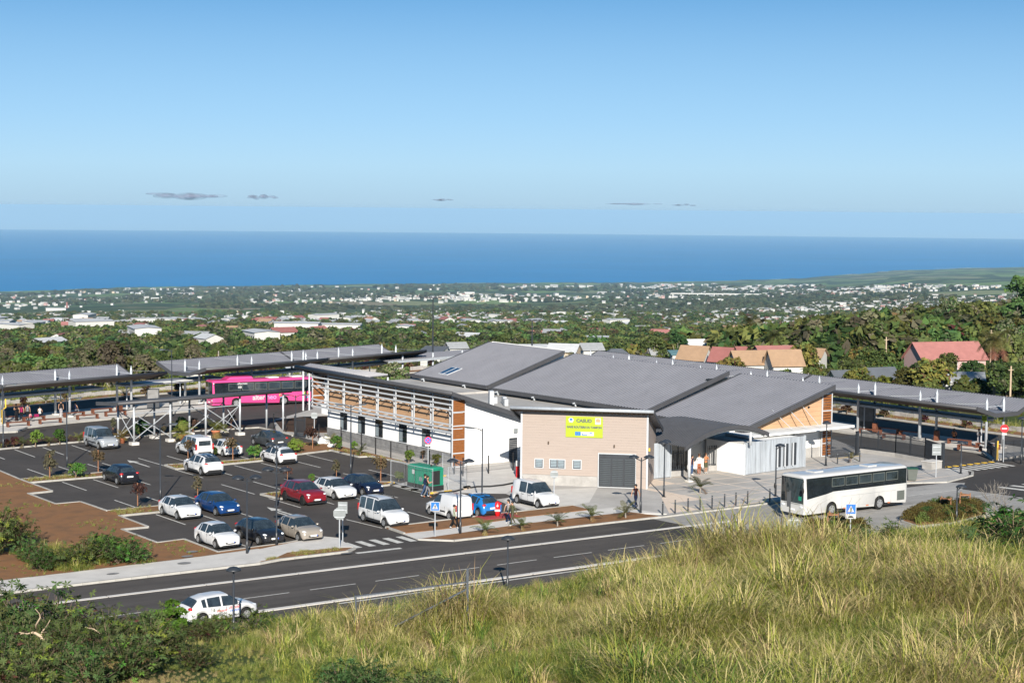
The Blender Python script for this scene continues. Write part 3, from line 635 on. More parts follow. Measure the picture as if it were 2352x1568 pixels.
for j, v in enumerate((0, 24.2)):           # end panels of stained timber
    z0, z1 = (.05, 5.9) if j == 0 else (3.0, 5.9); k = 5 if j == 0 else 3
    MB().box(1.26, 1.34, v - .04, v + .04, z0, z1 + .05).build('post', 'white_steel', SCR)
    for i in range(k):
        a = z0 + (z1 - z0) * i / k; b = z0 + (z1 - z0) * (i + 1) / k
        MB().box(.046, 1.26, v - .03, v + .03, a, a + .09).build('rail', 'white_steel', SCR)
        pn = 5
        for s in range(pn):
            p, q_ = a + .10 + (b - a - .11) * s / pn, a + .10 + (b - a - .11) * (s + 1) / pn - .012
            MB().box(.05, 1.25, v - .02, v + .02, p, q_).build('slat', 'timber', SCR)
    MB().box(.046, 1.26, v - .03, v + .03, z1, z1 + .07).build('rail', 'white_steel', SCR)
# side wall door and vents
a, b = onp('C', 217, 1170, 1, .3), onp('C', 252, 1170, 1, .3)
dr = MB().box(6.15, 7.0, .25, .3, .05, 2.15).build('door', 'anthracite', ST)
for i in range(12): MB().box(6.2, 6.95, .235, .25, .18 + i * .155, .24 + i * .155).build('slat', 'stone_base', dr)
MB().box(6.6, 6.95, .1, .3, 2.6, 2.95).build('wall_lamp', 'sign_back', ST)
MB().box(1.2, 9, .24, .3, .002, .1).build('plinth', 'concrete_base', ST)

# ---- tan front block, standing at 45 degrees, with its sign
TB = bpy.data.objects.new('front_block', None); COL.objects.link(TB); TB.parent = ST
tl, tr = Vector((-.08, -10.16)), Vector((6.94, -17.45)); td = (tr - tl); TL = td.length; td /= TL; tn = Vector((td.y, -td.x))    # tn points out towards the road
if tn.dot(Vector((-1, -1))) < 0: tn = -tn
TB.matrix_world = Matrix(((td.x, -tn.x, 0, tl.x), (td.y, -tn.y, 0, tl.y), (0, 0, 1, 0), (0, 0, 0, 1)))   # local x along the front, y inwards
zt = lambda y: 5.95 - .28 * y
mb = MB(); Dp = 6.5
mb.add([(0, 0, 0), (TL, 0, 0), (TL, 0, zt(0)), (0, 0, zt(0)), (0, Dp, 0), (TL, Dp, 0), (TL, Dp, zt(Dp)), (0, Dp, zt(Dp))], [(0, 1, 2, 3), (5, 4, 7, 6), (4, 0, 3, 7), (1, 5, 6, 2), (3, 2, 6, 7)])
blk = mb.build('block_wall', 'tan_board', TB)
# a part may not hang four deep: everything of the block goes straight under the station
def into(o): 
    o.parent = ST; o.matrix_local = TB.matrix_world.copy(); return o
into(blk)
DX0, DX1 = 6.2, 9.25        # louvred gate
WIN = [(1.13, 1.75, 1.42, 2.08), (2.33, 3.52, 1.42, 2.08), (4.2, 4.82, 1.42, 2.08)]
nb = 24
for i in range(nb):
    z0, z1 = .86 + i * (5.9 - .86) / nb, .86 + (i + 1) * (5.9 - .86) / nb - .005
    spans = [(0.02, TL - .02)]
    for (a, b, c, d) in WIN + [(DX0 - .02, DX1 + .02, 0, 2.78)]:
        if z1 > c - .04 and z0 < d + .04:
            ns = []
            for s0, s1 in spans:
                if b < s0 or a > s1: ns.append((s0, s1))
                else:
                    if a - .05 > s0: ns.append((s0, a - .05))
                    if b + .05 < s1: ns.append((b + .05, s1))
            spans = ns
    for s0, s1 in spans: part('cladding_board', MB().box(s0, s1, -.035 - .0015 * (i % 2), -.001, z0, z1).mesh('cladding_board', 'tan_board'), blk)
part('plinth', MB().box(.02, DX0 - .03, -.06, -.001, 0, .84).mesh('plinth', 'concrete_base'), blk)
for xx in (.0, TL): part('corner_trim', MB().box(xx - .07, xx + .07, -.09, .06, 0, 6.0).mesh('corner_trim', 'white_steel'), blk)
for (a, b, c, d) in WIN:
    w = into(MB().box(a - .06, b + .06, -.07, -.002, c - .06, d + .06).build('window', 'white_steel', ST))
    n = 2 if b - a > 1 else 1
    for j in range(n):
        p, q_ = a + (b - a) * j / n, a + (b - a) * (j + 1) / n
        part('frame', MB().box(p + .01, q_ - .01, -.078, -.07, c, d).mesh('frame', 'anthracite'), w)
        for s in range(5): part('louvre', MB().slab((p + .06, -.10, c + .09 + s * .12), (q_ - .06, -.10, c + .09 + s * .12), (q_ - .06, -.08, c + .17 + s * .12), (p + .06, -.08, c + .17 + s * .12), .012).mesh('louvre', 'grey_glass'), w)
mat('shutter', (.052, .060, .066), .5)
g = into(MB().box(DX0, DX1, -.09, -.002, 0, 2.75).build('gate', 'white_steel', ST))
part('frame', MB().box(DX0 + .08, DX1 - .08, -.13, -.09, .08, 2.68).mesh('frame', 'anthracite'), g)
for j in range(3):
    p = DX0 + .16 + j * 1.0; lv = MB().slab((p, -.20, 0), (p + .86, -.20, 0), (p + .86, -.135, .075), (p, -.135, .075), .02).mesh('louvre', 'shutter')
    for s in range(15): o = part('louvre', lv, g); o.location = (0, 0, .2 + s * .145)
# roof: high edge towards the road, silver gutter, timber soffit
R0, R1, E0 = -.75, TL + .55, -.95
rfb = into(ribbed('roof', (R1, Dp + .3, zt(Dp) - .1), (R0, Dp + .3, zt(Dp) - .1), (R0, E0, zt(E0) + .10), (R1, E0, zt(E0) + .10), 40, ST))
part('gutter', MB().tube([(R0 - .02, E0 - .1, zt(E0) + .06), (R1 + .02, E0 - .1, zt(E0) + .06)], .13, 12).mesh('gutter', 'galvanised', True), rfb)
for xx in (R0, R1):
    mb = MB(); mb.add([(xx - .05, E0, zt(E0) - .12), (xx + .05, E0, zt(E0) - .12), (xx + .05, Dp + .3, zt(Dp) - .40), (xx - .05, Dp + .3, zt(Dp) - .40), (xx - .05, E0, zt(E0) + .14), (xx + .05, E0, zt(E0) + .14), (xx + .05, Dp + .3, zt(Dp) - .06), (xx - .05, Dp + .3, zt(Dp) - .06)], [(3, 2, 1, 0), (4, 5, 6, 7), (0, 1, 5, 4), (1, 2, 6, 5), (2, 3, 7, 6), (3, 0, 4, 7)]); part('fascia', mb.mesh('fascia', 'dark_metal'), rfb)
so_ = into(MB().slab((R0, E0, zt(E0) - .02), (R1, E0, zt(E0) - .02), (R1, .1, zt(.1) - .02), (R0, .1, zt(.1) - .02), .03).build('soffit', 'soffit_timber', ST))
sp = MB().box(-.07, .07, E0 + .02, -.04, -.05, -.03).mesh('soffit_board', 'soffit_timber')
for i in range(28):
    o = part('soffit_board', sp, so_); o.location = (R0 + .3 + i * .39, 0, zt(E0) - .02); o.rotation_euler = (math.atan(-.28), 0, 0); o.location.z = zt(0) - .02 - .035; 
for (x, z) in ((2.2, 3.45), (7.5, 3.35)):
    part('wall_lamp', MB().tube([(x, -.16, z - .1), (x, -.16, z + .1)], .055, 8).box(x - .04, x + .04, -.14, -.03, z - .03, z + .03).mesh('wall_lamp', 'soffit_timber'), blk)
# sign
sx0, sx1, sz0, sz1 = 3.58, 6.55, 3.95, 5.62
sg = into(MB().box(sx0, sx1, -.10, -.04, sz0, sz1).build('sign_board', 'sign_yellow', ST, label='yellow-green sign board with station name'))
RX = (math.pi / 2, 0, 0); cx = (sx0 + sx1) / 2
text('CASUD', .36, 'letter_grey', (cx - .02, -.105, sz1 - .35), RX, sg, bold=.018, sx=1.05)
text('GARE ROUTIERE DU TAMPON', .235, 'letter_grey', (cx, -.105, sz1 - .86), RX, sg, bold=.014, sx=.88)
e = part('emblem', MB().prism([(-.22, .05), (-.1, .2), (.1, .18), (.24, .02), (.12, -.2), (-.14, -.18)], 0, .01).mesh('emblem', 'sign_white'), sg)
e.location = (sx0 + .42, -.102, sz1 - .3); e.rotation_euler = RX
e = part('emblem', MB().prism([(-.1, 0), (-.1, .16), (.1, .16), (.1, 0)], 0, .012).mesh('emblem', 'sign_blue'), sg); e.location = (sx0 + .42, -.106, sz1 - .33); e.rotation_euler = RX
e = part('emblem', MB().prism([(-.23, -.26), (.23, -.26), (.23, .26), (-.23, .26)], 0, .01).mesh('emblem', 'sign_white'), sg); e.location = (sx1 - .38, -.102, sz1 - .34); e.rotation_euler = RX
e = part('emblem', MB().prism([(-.15, -.1), (.15, -.1), (.17, .1), (0, .2), (-.17, .1)], 0, .012).mesh('emblem', 'orange_panel'), sg); e.location = (sx1 - .38, -.106, sz1 - .32); e.rotation_euler = RX
e = part('flag', MB().prism([(-.22, -.15), (.22, -.15), (.22, .15), (-.22, .15)], 0, .01).mesh('flag', 'sign_blue'), sg); e.location = (sx0 + .98, -.102, sz0 + .3); e.rotation_euler = RX
mb = MB()
for i in range(12): a = i * math.pi / 6; mb.prism([(.09 * math.cos(a) + .016 * math.cos(b), .09 * math.sin(a) + .016 * math.sin(b)) for b in (0, 1.57, 3.14, 4.71)], 0, .013)
e = part('star_ring', mb.mesh('star_ring', 'sign_yellow'), sg); e.location = (sx0 + .98, -.106, sz0 + .3); e.rotation_euler = RX
e = part('emblem', MB().prism([(-.52, -.16), (.52, -.16), (.52, .16), (-.52, .16)], 0, .01).mesh('emblem', 'sign_white'), sg); e.location = (sx0 + 1.75, -.102, sz0 + .3); e.rotation_euler = RX
e = part('emblem', MB().prism([(-.42, .03), (-.36, .03), (-.36, -.08), (.0, -.08), (.0, -.13), (-.42, -.13)], 0, .012).mesh('emblem', 'sign_blue'), sg); e.location = (sx0 + 1.75, -.106, sz0 + .3); e.rotation_euler = RX
e = part('emblem', MB().prism([(.08, .0), (.28, .12), (.48, .0), (.28, .05)], 0, .012).mesh('emblem', 'sign_blue'), sg); e.location = (sx0 + 1.75, -.106, sz0 + .3); e.rotation_euler = RX
bpy.data.objects.remove(TB)
# warning beacon by the corner and fire box
MB().tube([(7.35, -17.2, 2.95), (7.35, -17.2, 3.2)], .08, 8).build('beacon', 'line_yellow', ST)

# ---- entrance: galvanised screens, barrel canopy, dark hall
def clad(a, b, h, n, name='metal_screen', m='cladding_grey', w=.1):
    a, b = Vector(a), Vector(b); d = (b - a); L = d.length; d /= L; s = Vector((-d.y, d.x)); o0 = None
    for i in range(n):
        p, q_ = a + d * (L * i / n + .01), a + d * (L * (i + 1) / n - .01); off = s * (.02 * (i % 2))
        mb = MB(); mb.prism([tuple(p + off), tuple(q_ + off), tuple(q_ + off + s * w), tuple(p + off + s * w)], .05, h)
        o = mb.build('sheet_panel' if o0 else name, m, o0 or ST); o0 = o0 or o
    mb = MB(); 
    for p in (a - d * .05, b + d * .02): mb.prism([tuple(p - s * .04), tuple(p + d * .07 - s * .04), tuple(p + d * .07 + s * .16), tuple(p + s * .16)], 0, h + .06)
    mb.build('frame', 'galvanised', o0)
    return o0
clad((10.1, -13.8), (12.5, -13.8), 2.95, 8)
clad((18.65, -16.25), (26.3, -15.5), 2.72, 24)
mb = MB(); mb.box(18.5, 18.64, -16.2, -11.5, 0, 2.6); mb.build('wall', 'white_wall', ST)
mb = MB(); mb.box(18.7, 33.0, -11.38, -11.3, 0, 3.0); mb.prism([(18.7, -16.05), (26.2, -15.3), (26.2, -11.6), (18.7, -11.6)], 2.3, 2.6); mb.build('wall', 'offwhite', ST)
mb = MB(); mb.prism([(20.8, -14.2), (34.6, -13.4), (34.6, -10.6), (20.8, -11.0)], 2.72, 2.92); mb.build('awning_roof', 'offwhite', ST)
mb = MB(); mb.box(12.6, 22.5, -11.2, -10.9, 0, 3.1); mb.build('wall', 'offwhite', ST)
mb = MB(); mb.box(8.4, 12.4, -10.8, -10.6, 0, 3.0); mb.build('wall', 'offwhite', ST)
dd = MB().box(14.6, 16.6, -11.26, -11.2, .02, 2.4).build('door', 'glass', ST); MB().box(15.5, 15.58, -11.29, -11.26, .02, 2.4).build('frame', 'anthracite', dd)
mb = MB(); mb.box(12.8, 14.0, -11.26, -11.2, .4, 2.3); mb.build('window', 'glass', ST)
# slanted window slots in the right screen
for (x, yt, yb) in ((130, 1040, 1255), (205, 1030, 1250), (285, 1020, 1240)):
    p = onp('D', x, yb, 1, -15.9)
    u = p.x; v = -16.25 + (u - 18.65) * .098
    f = MB().prism([(u - .28, v - .1), (u + .28, v - .05), (u + .28, v + .1), (u - .28, v + .1)], .35, 2.25).build('window', 'anthracite', ST)
    MB().prism([(u - .24, v - .16), (u - .12, v - .16), (u - .12, v - .08), (u - .24, v - .08)], .3, 2.3).build('reveal', 'white_steel', f)
# gable cladding of the right-hand roof: orange panels, props, timber louvre
zz3 = lambda x: 3.22 + (x - 22.15) * .3 - .42
gb = None
for i in range(4):
    for j in range(8):
        x0, x1 = 22.7 + i * 2.45, 22.7 + (i + 1) * 2.45 - .015; z0, z1 = 2.9 + j * .42, 2.9 + (j + 1) * .42 - .012
        zt0, zt1 = zz3(x0), zz3(x1)
        if zt1 < z0 + .03: continue
        if zt0 > z1: vs = [(x0, z0), (x1, z0), (x1, z1), (x0, z1)]
        else:
            xa = max(x0, 22.15 + (z0 + .42 - 3.22) / .3); xb = min(x1, 22.15 + (z1 + .42 - 3.22) / .3)
            vs = [(xa, z0), (x1, z0), (x1, min(z1, zt1))] + ([(xb, z1)] if zt1 > z1 else [])
            if xa <= x0 + 1e-3 and zt0 > z0: vs.append((x0, zt0))
        n = len(vs); mb = MB(); mb.add([(x, -11.47, z) for x, z in vs] + [(x, -11.40, z) for x, z in vs], [tuple(range(n)), tuple(range(2 * n - 1, n - 1, -1))] + [(k, n + k, n + (k + 1) % n, (k + 1) % n) for k in range(n)])
        o = mb.build('cladding_panel', 'orange_panel', gb or ST); gb = gb or o
for x in (26.2, 27.9, 29.6): MB().bar((x, -11.5, 5.0 - (29.6 - x) * .12), (x + .9, -13.2, 2.95), .05).build('prop', 'galvanised', gb)
MB().ell((30.6, -11.6, 4.6), (.09, .12, .09)).build('wall_lamp', 'black_plastic', gb)
tp = MB().box(32.3, 32.4, -11.6, -11.5, 0, 5.7).build('timber_screen', 'white_steel', ST); MB().box(33.5, 33.6, -11.6, -11.5, 0, 5.7).build('post', 'white_steel', tp)
for z in (.0, 1.15, 2.7, 4.1, 5.62): MB().box(32.4, 33.5, -11.59, -11.51, z, z + .08).build('rail', 'white_steel', tp)
for z in list(np.arange(.12, 2.6, .24)) + list(np.arange(3.0, 5.5, .24)): MB().box(32.41, 33.49, -11.58, -11.53, z, z + .18).build('slat', 'timber', tp)
mb = MB(); mb.box(26.4, 32.2, -11.5, -11.4, .0, .9); mb.build('plinth', 'concrete_base', ST)
w = MB().box(26.6, 29.0, -11.5, -11.42, 1.0, 2.4).build('window', 'anthracite', ST); MB().box(27.4, 28.9, -11.52, -11.5, 1.1, 2.3).build('pane', 'grey_glass', w)
# barrel canopy
U0, U1, Z0, ZC = 11.3, 20.6, 2.95, 4.35
def arc(s): x = U0 + (U1 - U0) * s; return x, Z0 + (ZC - Z0) * (1 - ((s - .56) / .56) ** 2)
N_ = 22; VA, VB = -16.95, -9.5; mb = MB(); nr = 27
vs = []
rows = []
for r in range(nr):
    for f, h in ((0, 0), (.55, 0), (.65, .05), (.9, .05)): rows.append((VA + (VB - VA) * (r + f) / nr, h))
rows.append((VB, 0))
for (v, h) in rows:
    for i in range(N_ + 1): x, z = arc(i / N_); vs.append((x, v, z + h))
k = N_ + 1
mb.add(vs, [(j * k + i, j * k + i + 1, (j + 1) * k + i + 1, (j + 1) * k + i) for j in range(len(rows) - 1) for i in range(N_)])
bc = mb.build('canopy_roof', 'dark_metal', ST)
mb = MB(); 
for i in range(N_):
    (x0, z0), (x1, z1) = arc(i / N_), arc((i + 1) / N_)
    mb.add([(x0, VA - .06, z0 - .3), (x1, VA - .06, z1 - .3), (x1, VA + .05, z1 - .3), (x0, VA + .05, z0 - .3), (x0, VA - .06, z0 + .07), (x1, VA - .06, z1 + .07), (x1, VA + .05, z1 + .07), (x0, VA + .05, z0 + .07)], [(3, 2, 1, 0), (4, 5, 6, 7), (0, 1, 5, 4), (2, 3, 7, 6)])
mb.build('fascia', 'dark_metal', bc)
pts = [arc(i / N_) for i in range(1, N_)]; MB().tube([(x, VA + .12, z - .36) for x, z in pts], .07, 8).build('arch_beam', 'sign_back', bc, True)
MB().tube([(12.2, -16.5, 0), (12.2, -16.5, 3.1)], .13, 14).build('column', 'white_steel', ST, True); MB().box(11.95, 12.45, -16.75, -16.25, 0, .16).build('footing', 'concrete', ST)
MB().tube([(18.7, -16.75, 2.6), (18.7, -16.75, 4.0)], .12, 14).build('column', 'white_steel', ST, True)
for (k_, x0, x1, y) in (('C', 1612, 1735, 1300), ('C', 1955, 2075, 1250)):       # railings beside the entrance
    p, q_ = at(k_, x0, y), at(k_, x1, y - 8); mb = MB(); d = q_ - p
    rl = MB().bar(p + Vector((0, 0, .22)), q_ + Vector((0, 0, .22)), .3, .44).build('low_wall', 'concrete_base', ST)
    for z in (.55, 1.9): MB().bar(p + Vector((0, 0, z)), q_ + Vector((0, 0, z)), .05).build('rail', 'anthracite', rl)
    for i in range(9): c_ = p.lerp(q_, i / 8); MB().box(c_.x - .025, c_.x + .025, c_.y - .025, c_.y + .025, .42, 2.15).build('bar', 'anthracite', rl)
# small canopy roof behind the wing
a, b, c, d = at('B', 390, 300, 4.9), at('B', 950, 397, 4.9), at('B', 1155, 378, 5.1), at('B', 445, 280, 5.1)
rr = ribbed('roof', a, b, c, d, 40, ST, t=.12)
for p in (a, b, c, d): MB().tube([(p.x, p.y, 0), (p.x, p.y, 4.8)], .1, 10).build('column', 'white_steel', ST)
# ------------------------------------------------------------------ shelters, canopies, benches, fences, lamps, signs
def shelter(org, d, n, cols, t0, t1, label, lows=None, signs=()):
    """Butterfly roof on spiked columns; org/d/n: line of the near columns, its direction and the direction away from the viewer."""
    d = Vector(d).normalized(); n = Vector(n).normalized(); org = Vector(org)
    P = lambda t, o, z: Vector((org.x + d.x * t + n.x * o, org.y + d.y * t + n.y * o, z))
    S = thing('bus_shelter', label, 'shelter', group='butterfly-roofed bus shelters')
    z0, zn, zf = 3.62, 4.36, 4.62; A, B, Cc, Dd = -3.0, -.35, 2.75, 5.2
    ribbed('roof_sheet', P(t0, A, zn), P(t0, B, z0), P(t1, B, z0), P(t1, A, zn), 8, S) if 0 else None
    L = t1 - t0; nr = int(L / .33)
    ribbed('roof_sheet', P(t0, B, z0 + .02), P(t1, B, z0 + .02), P(t1, A, zn), P(t0, A, zn), nr, S, t=.08, rib=.04)
    ribbed('roof_sheet', P(t0, Cc, z0 + .02), P(t1, Cc, z0 + .02), P(t1, Dd, zf), P(t0, Dd, zf), nr, S, t=.08, rib=.04)
    MB().slab(P(t0, B, z0), P(t1, B, z0), P(t1, Cc, z0), P(t0, Cc, z0), .1).build('valley_sheet', 'grey_roof', S)
    MB().slab(P(t0, A + .04, zn - .11), P(t1, A + .04, zn - .11), P(t1, B, z0 - .11), P(t0, B, z0 - .11), .05).build('soffit', 'soffit_timber', S)
    # rounded near edge and end boards
    mb = MB(); mb.tube([P(t0, A - .02, zn - .09), P(t1, A - .02, zn - .09)], .15, 10); mb.build('fascia', 'dark_metal', S, True)
    for t, sgn in ((t0, -1), (t1, 1)):
        for (o0, za, o1, zb) in ((A, zn, B, z0), (B, z0, Cc, z0), (Cc, z0, Dd, zf)):
            a, b = P(t, o0, za), P(t, o1, zb); w = Vector((d.x, d.y, 0)) * (.10 * sgn)
            MB().add([a + Vector((0, 0, -.30)), b + Vector((0, 0, -.30)), b + Vector((0, 0, -.30)) + w, a + Vector((0, 0, -.30)) + w, a + Vector((0, 0, .10)), b + Vector((0, 0, .10)), b + Vector((0, 0, .10)) + w, a + Vector((0, 0, .10)) + w],
                     [(3, 2, 1, 0), (4, 5, 6, 7), (0, 1, 5, 4), (1, 2, 6, 5), (2, 3, 7, 6), (3, 0, 4, 7)]).build('end_board', 'dark_metal', S)
    MB().bar(P(t0, Dd + .03, zf - .06), P(t1, Dd + .03, zf - .06), .1, .24).build('fascia', 'dark_metal', S)
    for i, t in enumerate(cols):
        for o in (0, 2.4):
            c = MB().tube([P(t, o, .16), P(t, o, 4.5), P(t, o, 5.02)], [.135, .125, .015], 12).build('column', 'galvanised', S, True)
            MB().box(-.28, .28, -.28, .28, 0, .14).build('footing', 'concrete', c).location = P(t, o, .16)
            s = -1 if o == 0 else 1; far = (A + .7, zn + .0) if o == 0 else (Dd - .7, zf - .1)
            for dt in (-1.7, 1.7):
                if t0 < t + dt < t1:
                    MB().tube([P(t, o, 4.45), P(t + dt, far[0], far[1] + .05)], .017, 5).build('tie_rod', 'sign_back', c)
        MB().bar(P(t, 0, 4.15), P(t, 2.4, 4.15), .06, .05).build('tie_rod', 'galvanised', S)
    for (t, o, w) in signs:
        MB().box(-.03, .03, -.26, .26, 0, .5).build('stop_panel', 'sign_yellow', S).location = P(t + w, o - .32, 2.85)
    return P, S
def low_canopy(P, t0, t1, label, o0=.2, o1=2.3, z=2.85):
    S = thing('platform_canopy', label, 'canopy', group='flat canopies along the bus platforms')
    MB().slab(P(t0, o0, z), P(t1, o0, z), P(t1, o1, z + .04), P(t0, o1, z + .04), .07).build('roof_sheet', 'offwhite', S)
    MB().slab(P(t0 + .3, o0 + .9, z + .06), P(t1 - .3, o0 + .9, z + .06), P(t1 - .3, o1 - .02, z + .11), P(t0 + .3, o1 - .02, z + .11), .05).build('roof_sheet', 'grey_roof', S)
    for o in (o0 + .25, o1 - .25): MB().bar(P(t0 + .2, o, z - .16), P(t1 - .2, o, z - .16), .1, .18).build('beam', 'galvanised', S)
    t = t0 + .8
    while t < t1: 
        MB().bar(P(t, o0, z - .1), P(t, o1, z - .1), .06, .08).build('beam', 'galvanised', S); t += 2.0
    t = t0 + 1.0
    while t < t1 - .5: MB().tube([P(t, 1.25, .16), P(t, 1.25, z - .15)], .07, 8).build('column', 'galvanised', S); t += 7.4
    return S
oL = (-21.7, 48.4); dL = (.9645, .264); nL = (-.264, .9645)
PL, _ = shelter(oL, dL, nL, [0, 8.1, 16.1], -2.2, 18.4, 'left bus shelter with butterfly roof over red benches', signs=((8.1, 0, .25),))
PS1, _ = shelter(oL, dL, nL, [25.6, 33.4, 42.0], 23.9, 42.6, 'bus shelter with butterfly roof standing behind the pink bus', signs=((25.6, 0, .3), (25.6, 2.4, -.3)))
PS2, _ = shelter(oL, dL, nL, [43.9, 49.9, 57.6], 42.9, 59.9, 'far bus shelter with butterfly roof behind the station wing', signs=())
low_canopy(PL, -.5, 13, 'flat canopy under the left bus shelter'); low_canopy(PL, 15.5, 29.5, 'flat sunlit canopy bridging the two left-hand shelters'); low_canopy(PL, 31, 58, 'flat canopy under the shelter behind the pink bus')
oR = (48.05, -17.2); dR = (0, 1); nR = (1, 0)
PR, _ = shelter(oR, dR, nR, [0, 8.05, 16.1, 23.9], -1.3, 27.6, 'right bus shelter with butterfly roof in front of the ring road', signs=((0, 0, .0), (0, 2.4, -.0)))
PR2, _ = shelter(oR, dR, nR, [31.7, 39.8, 47.3, 55.2, 62.6], 28.0, 64.5, 'long bus shelter roof seen behind the big grey roofs')
low_canopy(PR, .6, 26, 'flat canopy under the right bus shelter', o1=2.2); low_canopy(PR, 30, 62, 'flat canopy under the shelter behind the station')
# connecting canopy at the back
a, b = Vector((33, 62, 0)), Vector((49, 66, 0)); S = thing('link_canopy', 'flat grey canopy linking the two shelter rows at the back', 'canopy')
dd_ = (b - a).normalized(); nn_ = Vector((-dd_.y, dd_.x, 0)); Q = lambda t, o, z: a + dd_ * t + nn_ * o + Vector((0, 0, z)); LL = (b - a).length
ribbed('roof_sheet', Q(-3, -1.5, 3.3), Q(LL, -1.5, 3.3), Q(LL, 1.6, 3.65), Q(-3, 1.6, 3.65), 50, S)
MB().bar(Q(-3, -1.52, 3.2), Q(LL, -1.52, 3.2), .1, .3).build('fascia', 'galvanised', S)
for t in (0, 5.5, 11, 16): MB().tube([Q(t, -1, 0), Q(t, -1, 3.9)], .12, 10).build('column', 'galvanised', S)

# ---- covered walkway on braced posts at the back of the car park
S = thing('walkway_canopy', 'covered walkway on cross-braced galvanised posts behind the car park', 'canopy')
wa, wb = Vector((-16.65, 27.95, 0)), Vector((-5.1, 29.35, 0)); wd = (wb - wa); wl = wd.length; wd /= wl; wn_ = Vector((-wd.y, wd.x, 0))
Q = lambda t, o, z: wa + wd * t + wn_ * o + Vector((0, 0, z))
E0_, E1_ = -2.0, 17.3
ribbed('roof_sheet', Q(E0_, -.5, 4.0), Q(E1_, -.5, 4.0), Q(E1_, 3.3, 3.72), Q(E0_, 3.3, 3.72), 64, S, m='dark_metal')
MB().tube([Q(E0_, -.55, 3.98), Q(E1_, -.55, 3.98)], .17, 10).build('fascia', 'dark_metal', S, True)
MB().slab(Q(E0_, -.45, 3.86), Q(E1_, -.45, 3.86), Q(E1_, 3.2, 3.6), Q(E0_, 3.2, 3.6), .04).build('soffit', 'soffit_timber', S)
MB().slab(Q(E0_ - .06, -.5, 4.12), Q(E0_, -.5, 4.12), Q(E0_, 3.3, 3.86), Q(E0_ - .06, 3.3, 3.86), .34).build('end_board', 'dark_metal', S)
tt = [wl * i / 3 for i in range(4)]
for t in tt:
    for o in (0, 2.85):
        MB().tube([Q(t, o, .25), Q(t, o, 3.75)], .10, 10).build('post', 'galvanised', S, True)
        MB().box(-.36, .36, -.36, .36, 0, .26).build('footing', 'concrete', S).location = Q(t, o, 0)
for z in (2.9,):
    for o in (0, 2.85): MB().tube([Q(0, o, z - .0), Q(wl, o, z)], .045, 6).build('rail', 'galvanised', S)
for (o, pairs) in ((0, ((0, 1), (2, 3))), (2.85, ((0, 1), (2, 3)))):
    for i, j in pairs:
        for (za, zb) in ((.45, 2.9), (2.9, .45)): MB().tube([Q(tt[i], o, za), Q(tt[j], o, zb)], .045, 6).build('brace', 'galvanised', S)
for t in (tt[0], tt[3]):
    for (za, zb) in ((.45, 2.9), (2.9, .45)): MB().tube([Q(t, 0, za), Q(t, 2.85, zb)], .04, 6).build('brace', 'galvanised', S)
for o in (0, 2.85): MB().tube([Q(E1_ - .6, o, 0), Q(E1_ - .6, o, 3.7)], .1, 10).build('post', 'galvanised', S, True)

# ---- rust-red benches and bins
def bench_mesh():
    b = {}; L = 2.3
    b['seat'] = MB().box(-L / 2, L / 2, -.25, .25, .40, .47).mesh('seat', 'rust'); b['leg'] = MB().box(-.07, .07, -.24, .24, 0, .398).mesh('leg', 'rust'); return b
bm_ = bench_mesh()
def bench(p, rz, label):
    t = thing('bench', label, 'bench', (p[0], p[1], .165), rz, 'rust-red platform benches'); part('seat', bm_['seat'], t)
    for s in (-1, 1): part('leg', bm_['leg'], t).location = (s * 1.06, 0, 0)
aL = math.atan2(.264, .9645)
def mid(k, x0, x1, y): p = at(k, (x0 + x1) / 2, y, .165); return (p.x, p.y)
for (x0, x1, y, dz, lb) in ((60, 268, 848, -.25, 'bench nearest the yellow pole on the left platform'), (215, 400, 800, -.2, 'bench with a pink bag and a sitting person on the left platform'), (355, 552, 820, -.25, 'empty bench at the kerb right of the seated group'),
        (575, 765, 760, -.15, 'bench behind the second column of the left shelter'), (695, 885, 782, -.25, 'empty bench at the kerb right of the second column'), (828, 1012, 725, -.15, 'rear bench near the middle of the left platform'), (952, 1135, 752, -.25, 'front bench left of the braced walkway'), (0, 120, 800, -.2, 'bench cut by the left edge of the picture')):
    bench(mid('A', x0, x1, y), aL + dz, lb)
for (x0, x1, y, dz, lb) in ((885, 1040, 915, .35, 'bench beside the information panel on the right platform'), (1035, 1220, 905, .2, 'rear bench right of the rust bin'), (1078, 1268, 960, .3, 'front bench at the kerb behind the palisade fence'), (1225, 1420, 935, .2, 'bench left of the middle column on the right platform'),
        (1670, 1865, 1010, .25, 'bench with a person in orange sitting on it'), (1750, 1970, 1065, .3, 'front bench by the end column on the right platform'), (1965, 2085, 1050, .25, 'last bench beside the end gate'), ):
    bench(mid('D', x0, x1, y), -math.pi / 2 + dz, lb)
for (k, x, y, lb) in (('D', 1005, 905, 'rust-red litter bin by the first bench'), ('D', 1562, 975, 'rust-red litter bin at the middle column'), ('A', 1080, 715, 'rust-red litter bin at the end of left shelter')):
    p = at(k, x, y, .16); t = thing('litter_bin', lb, 'bin', p, .4, 'rust litter bins'); MB().box(-.3, .3, -.2, .2, 0, .95).build('body', 'rust', t); MB().box(-.2, .2, -.12, .12, .952, 1.02).build('opening', 'black_plastic', t)
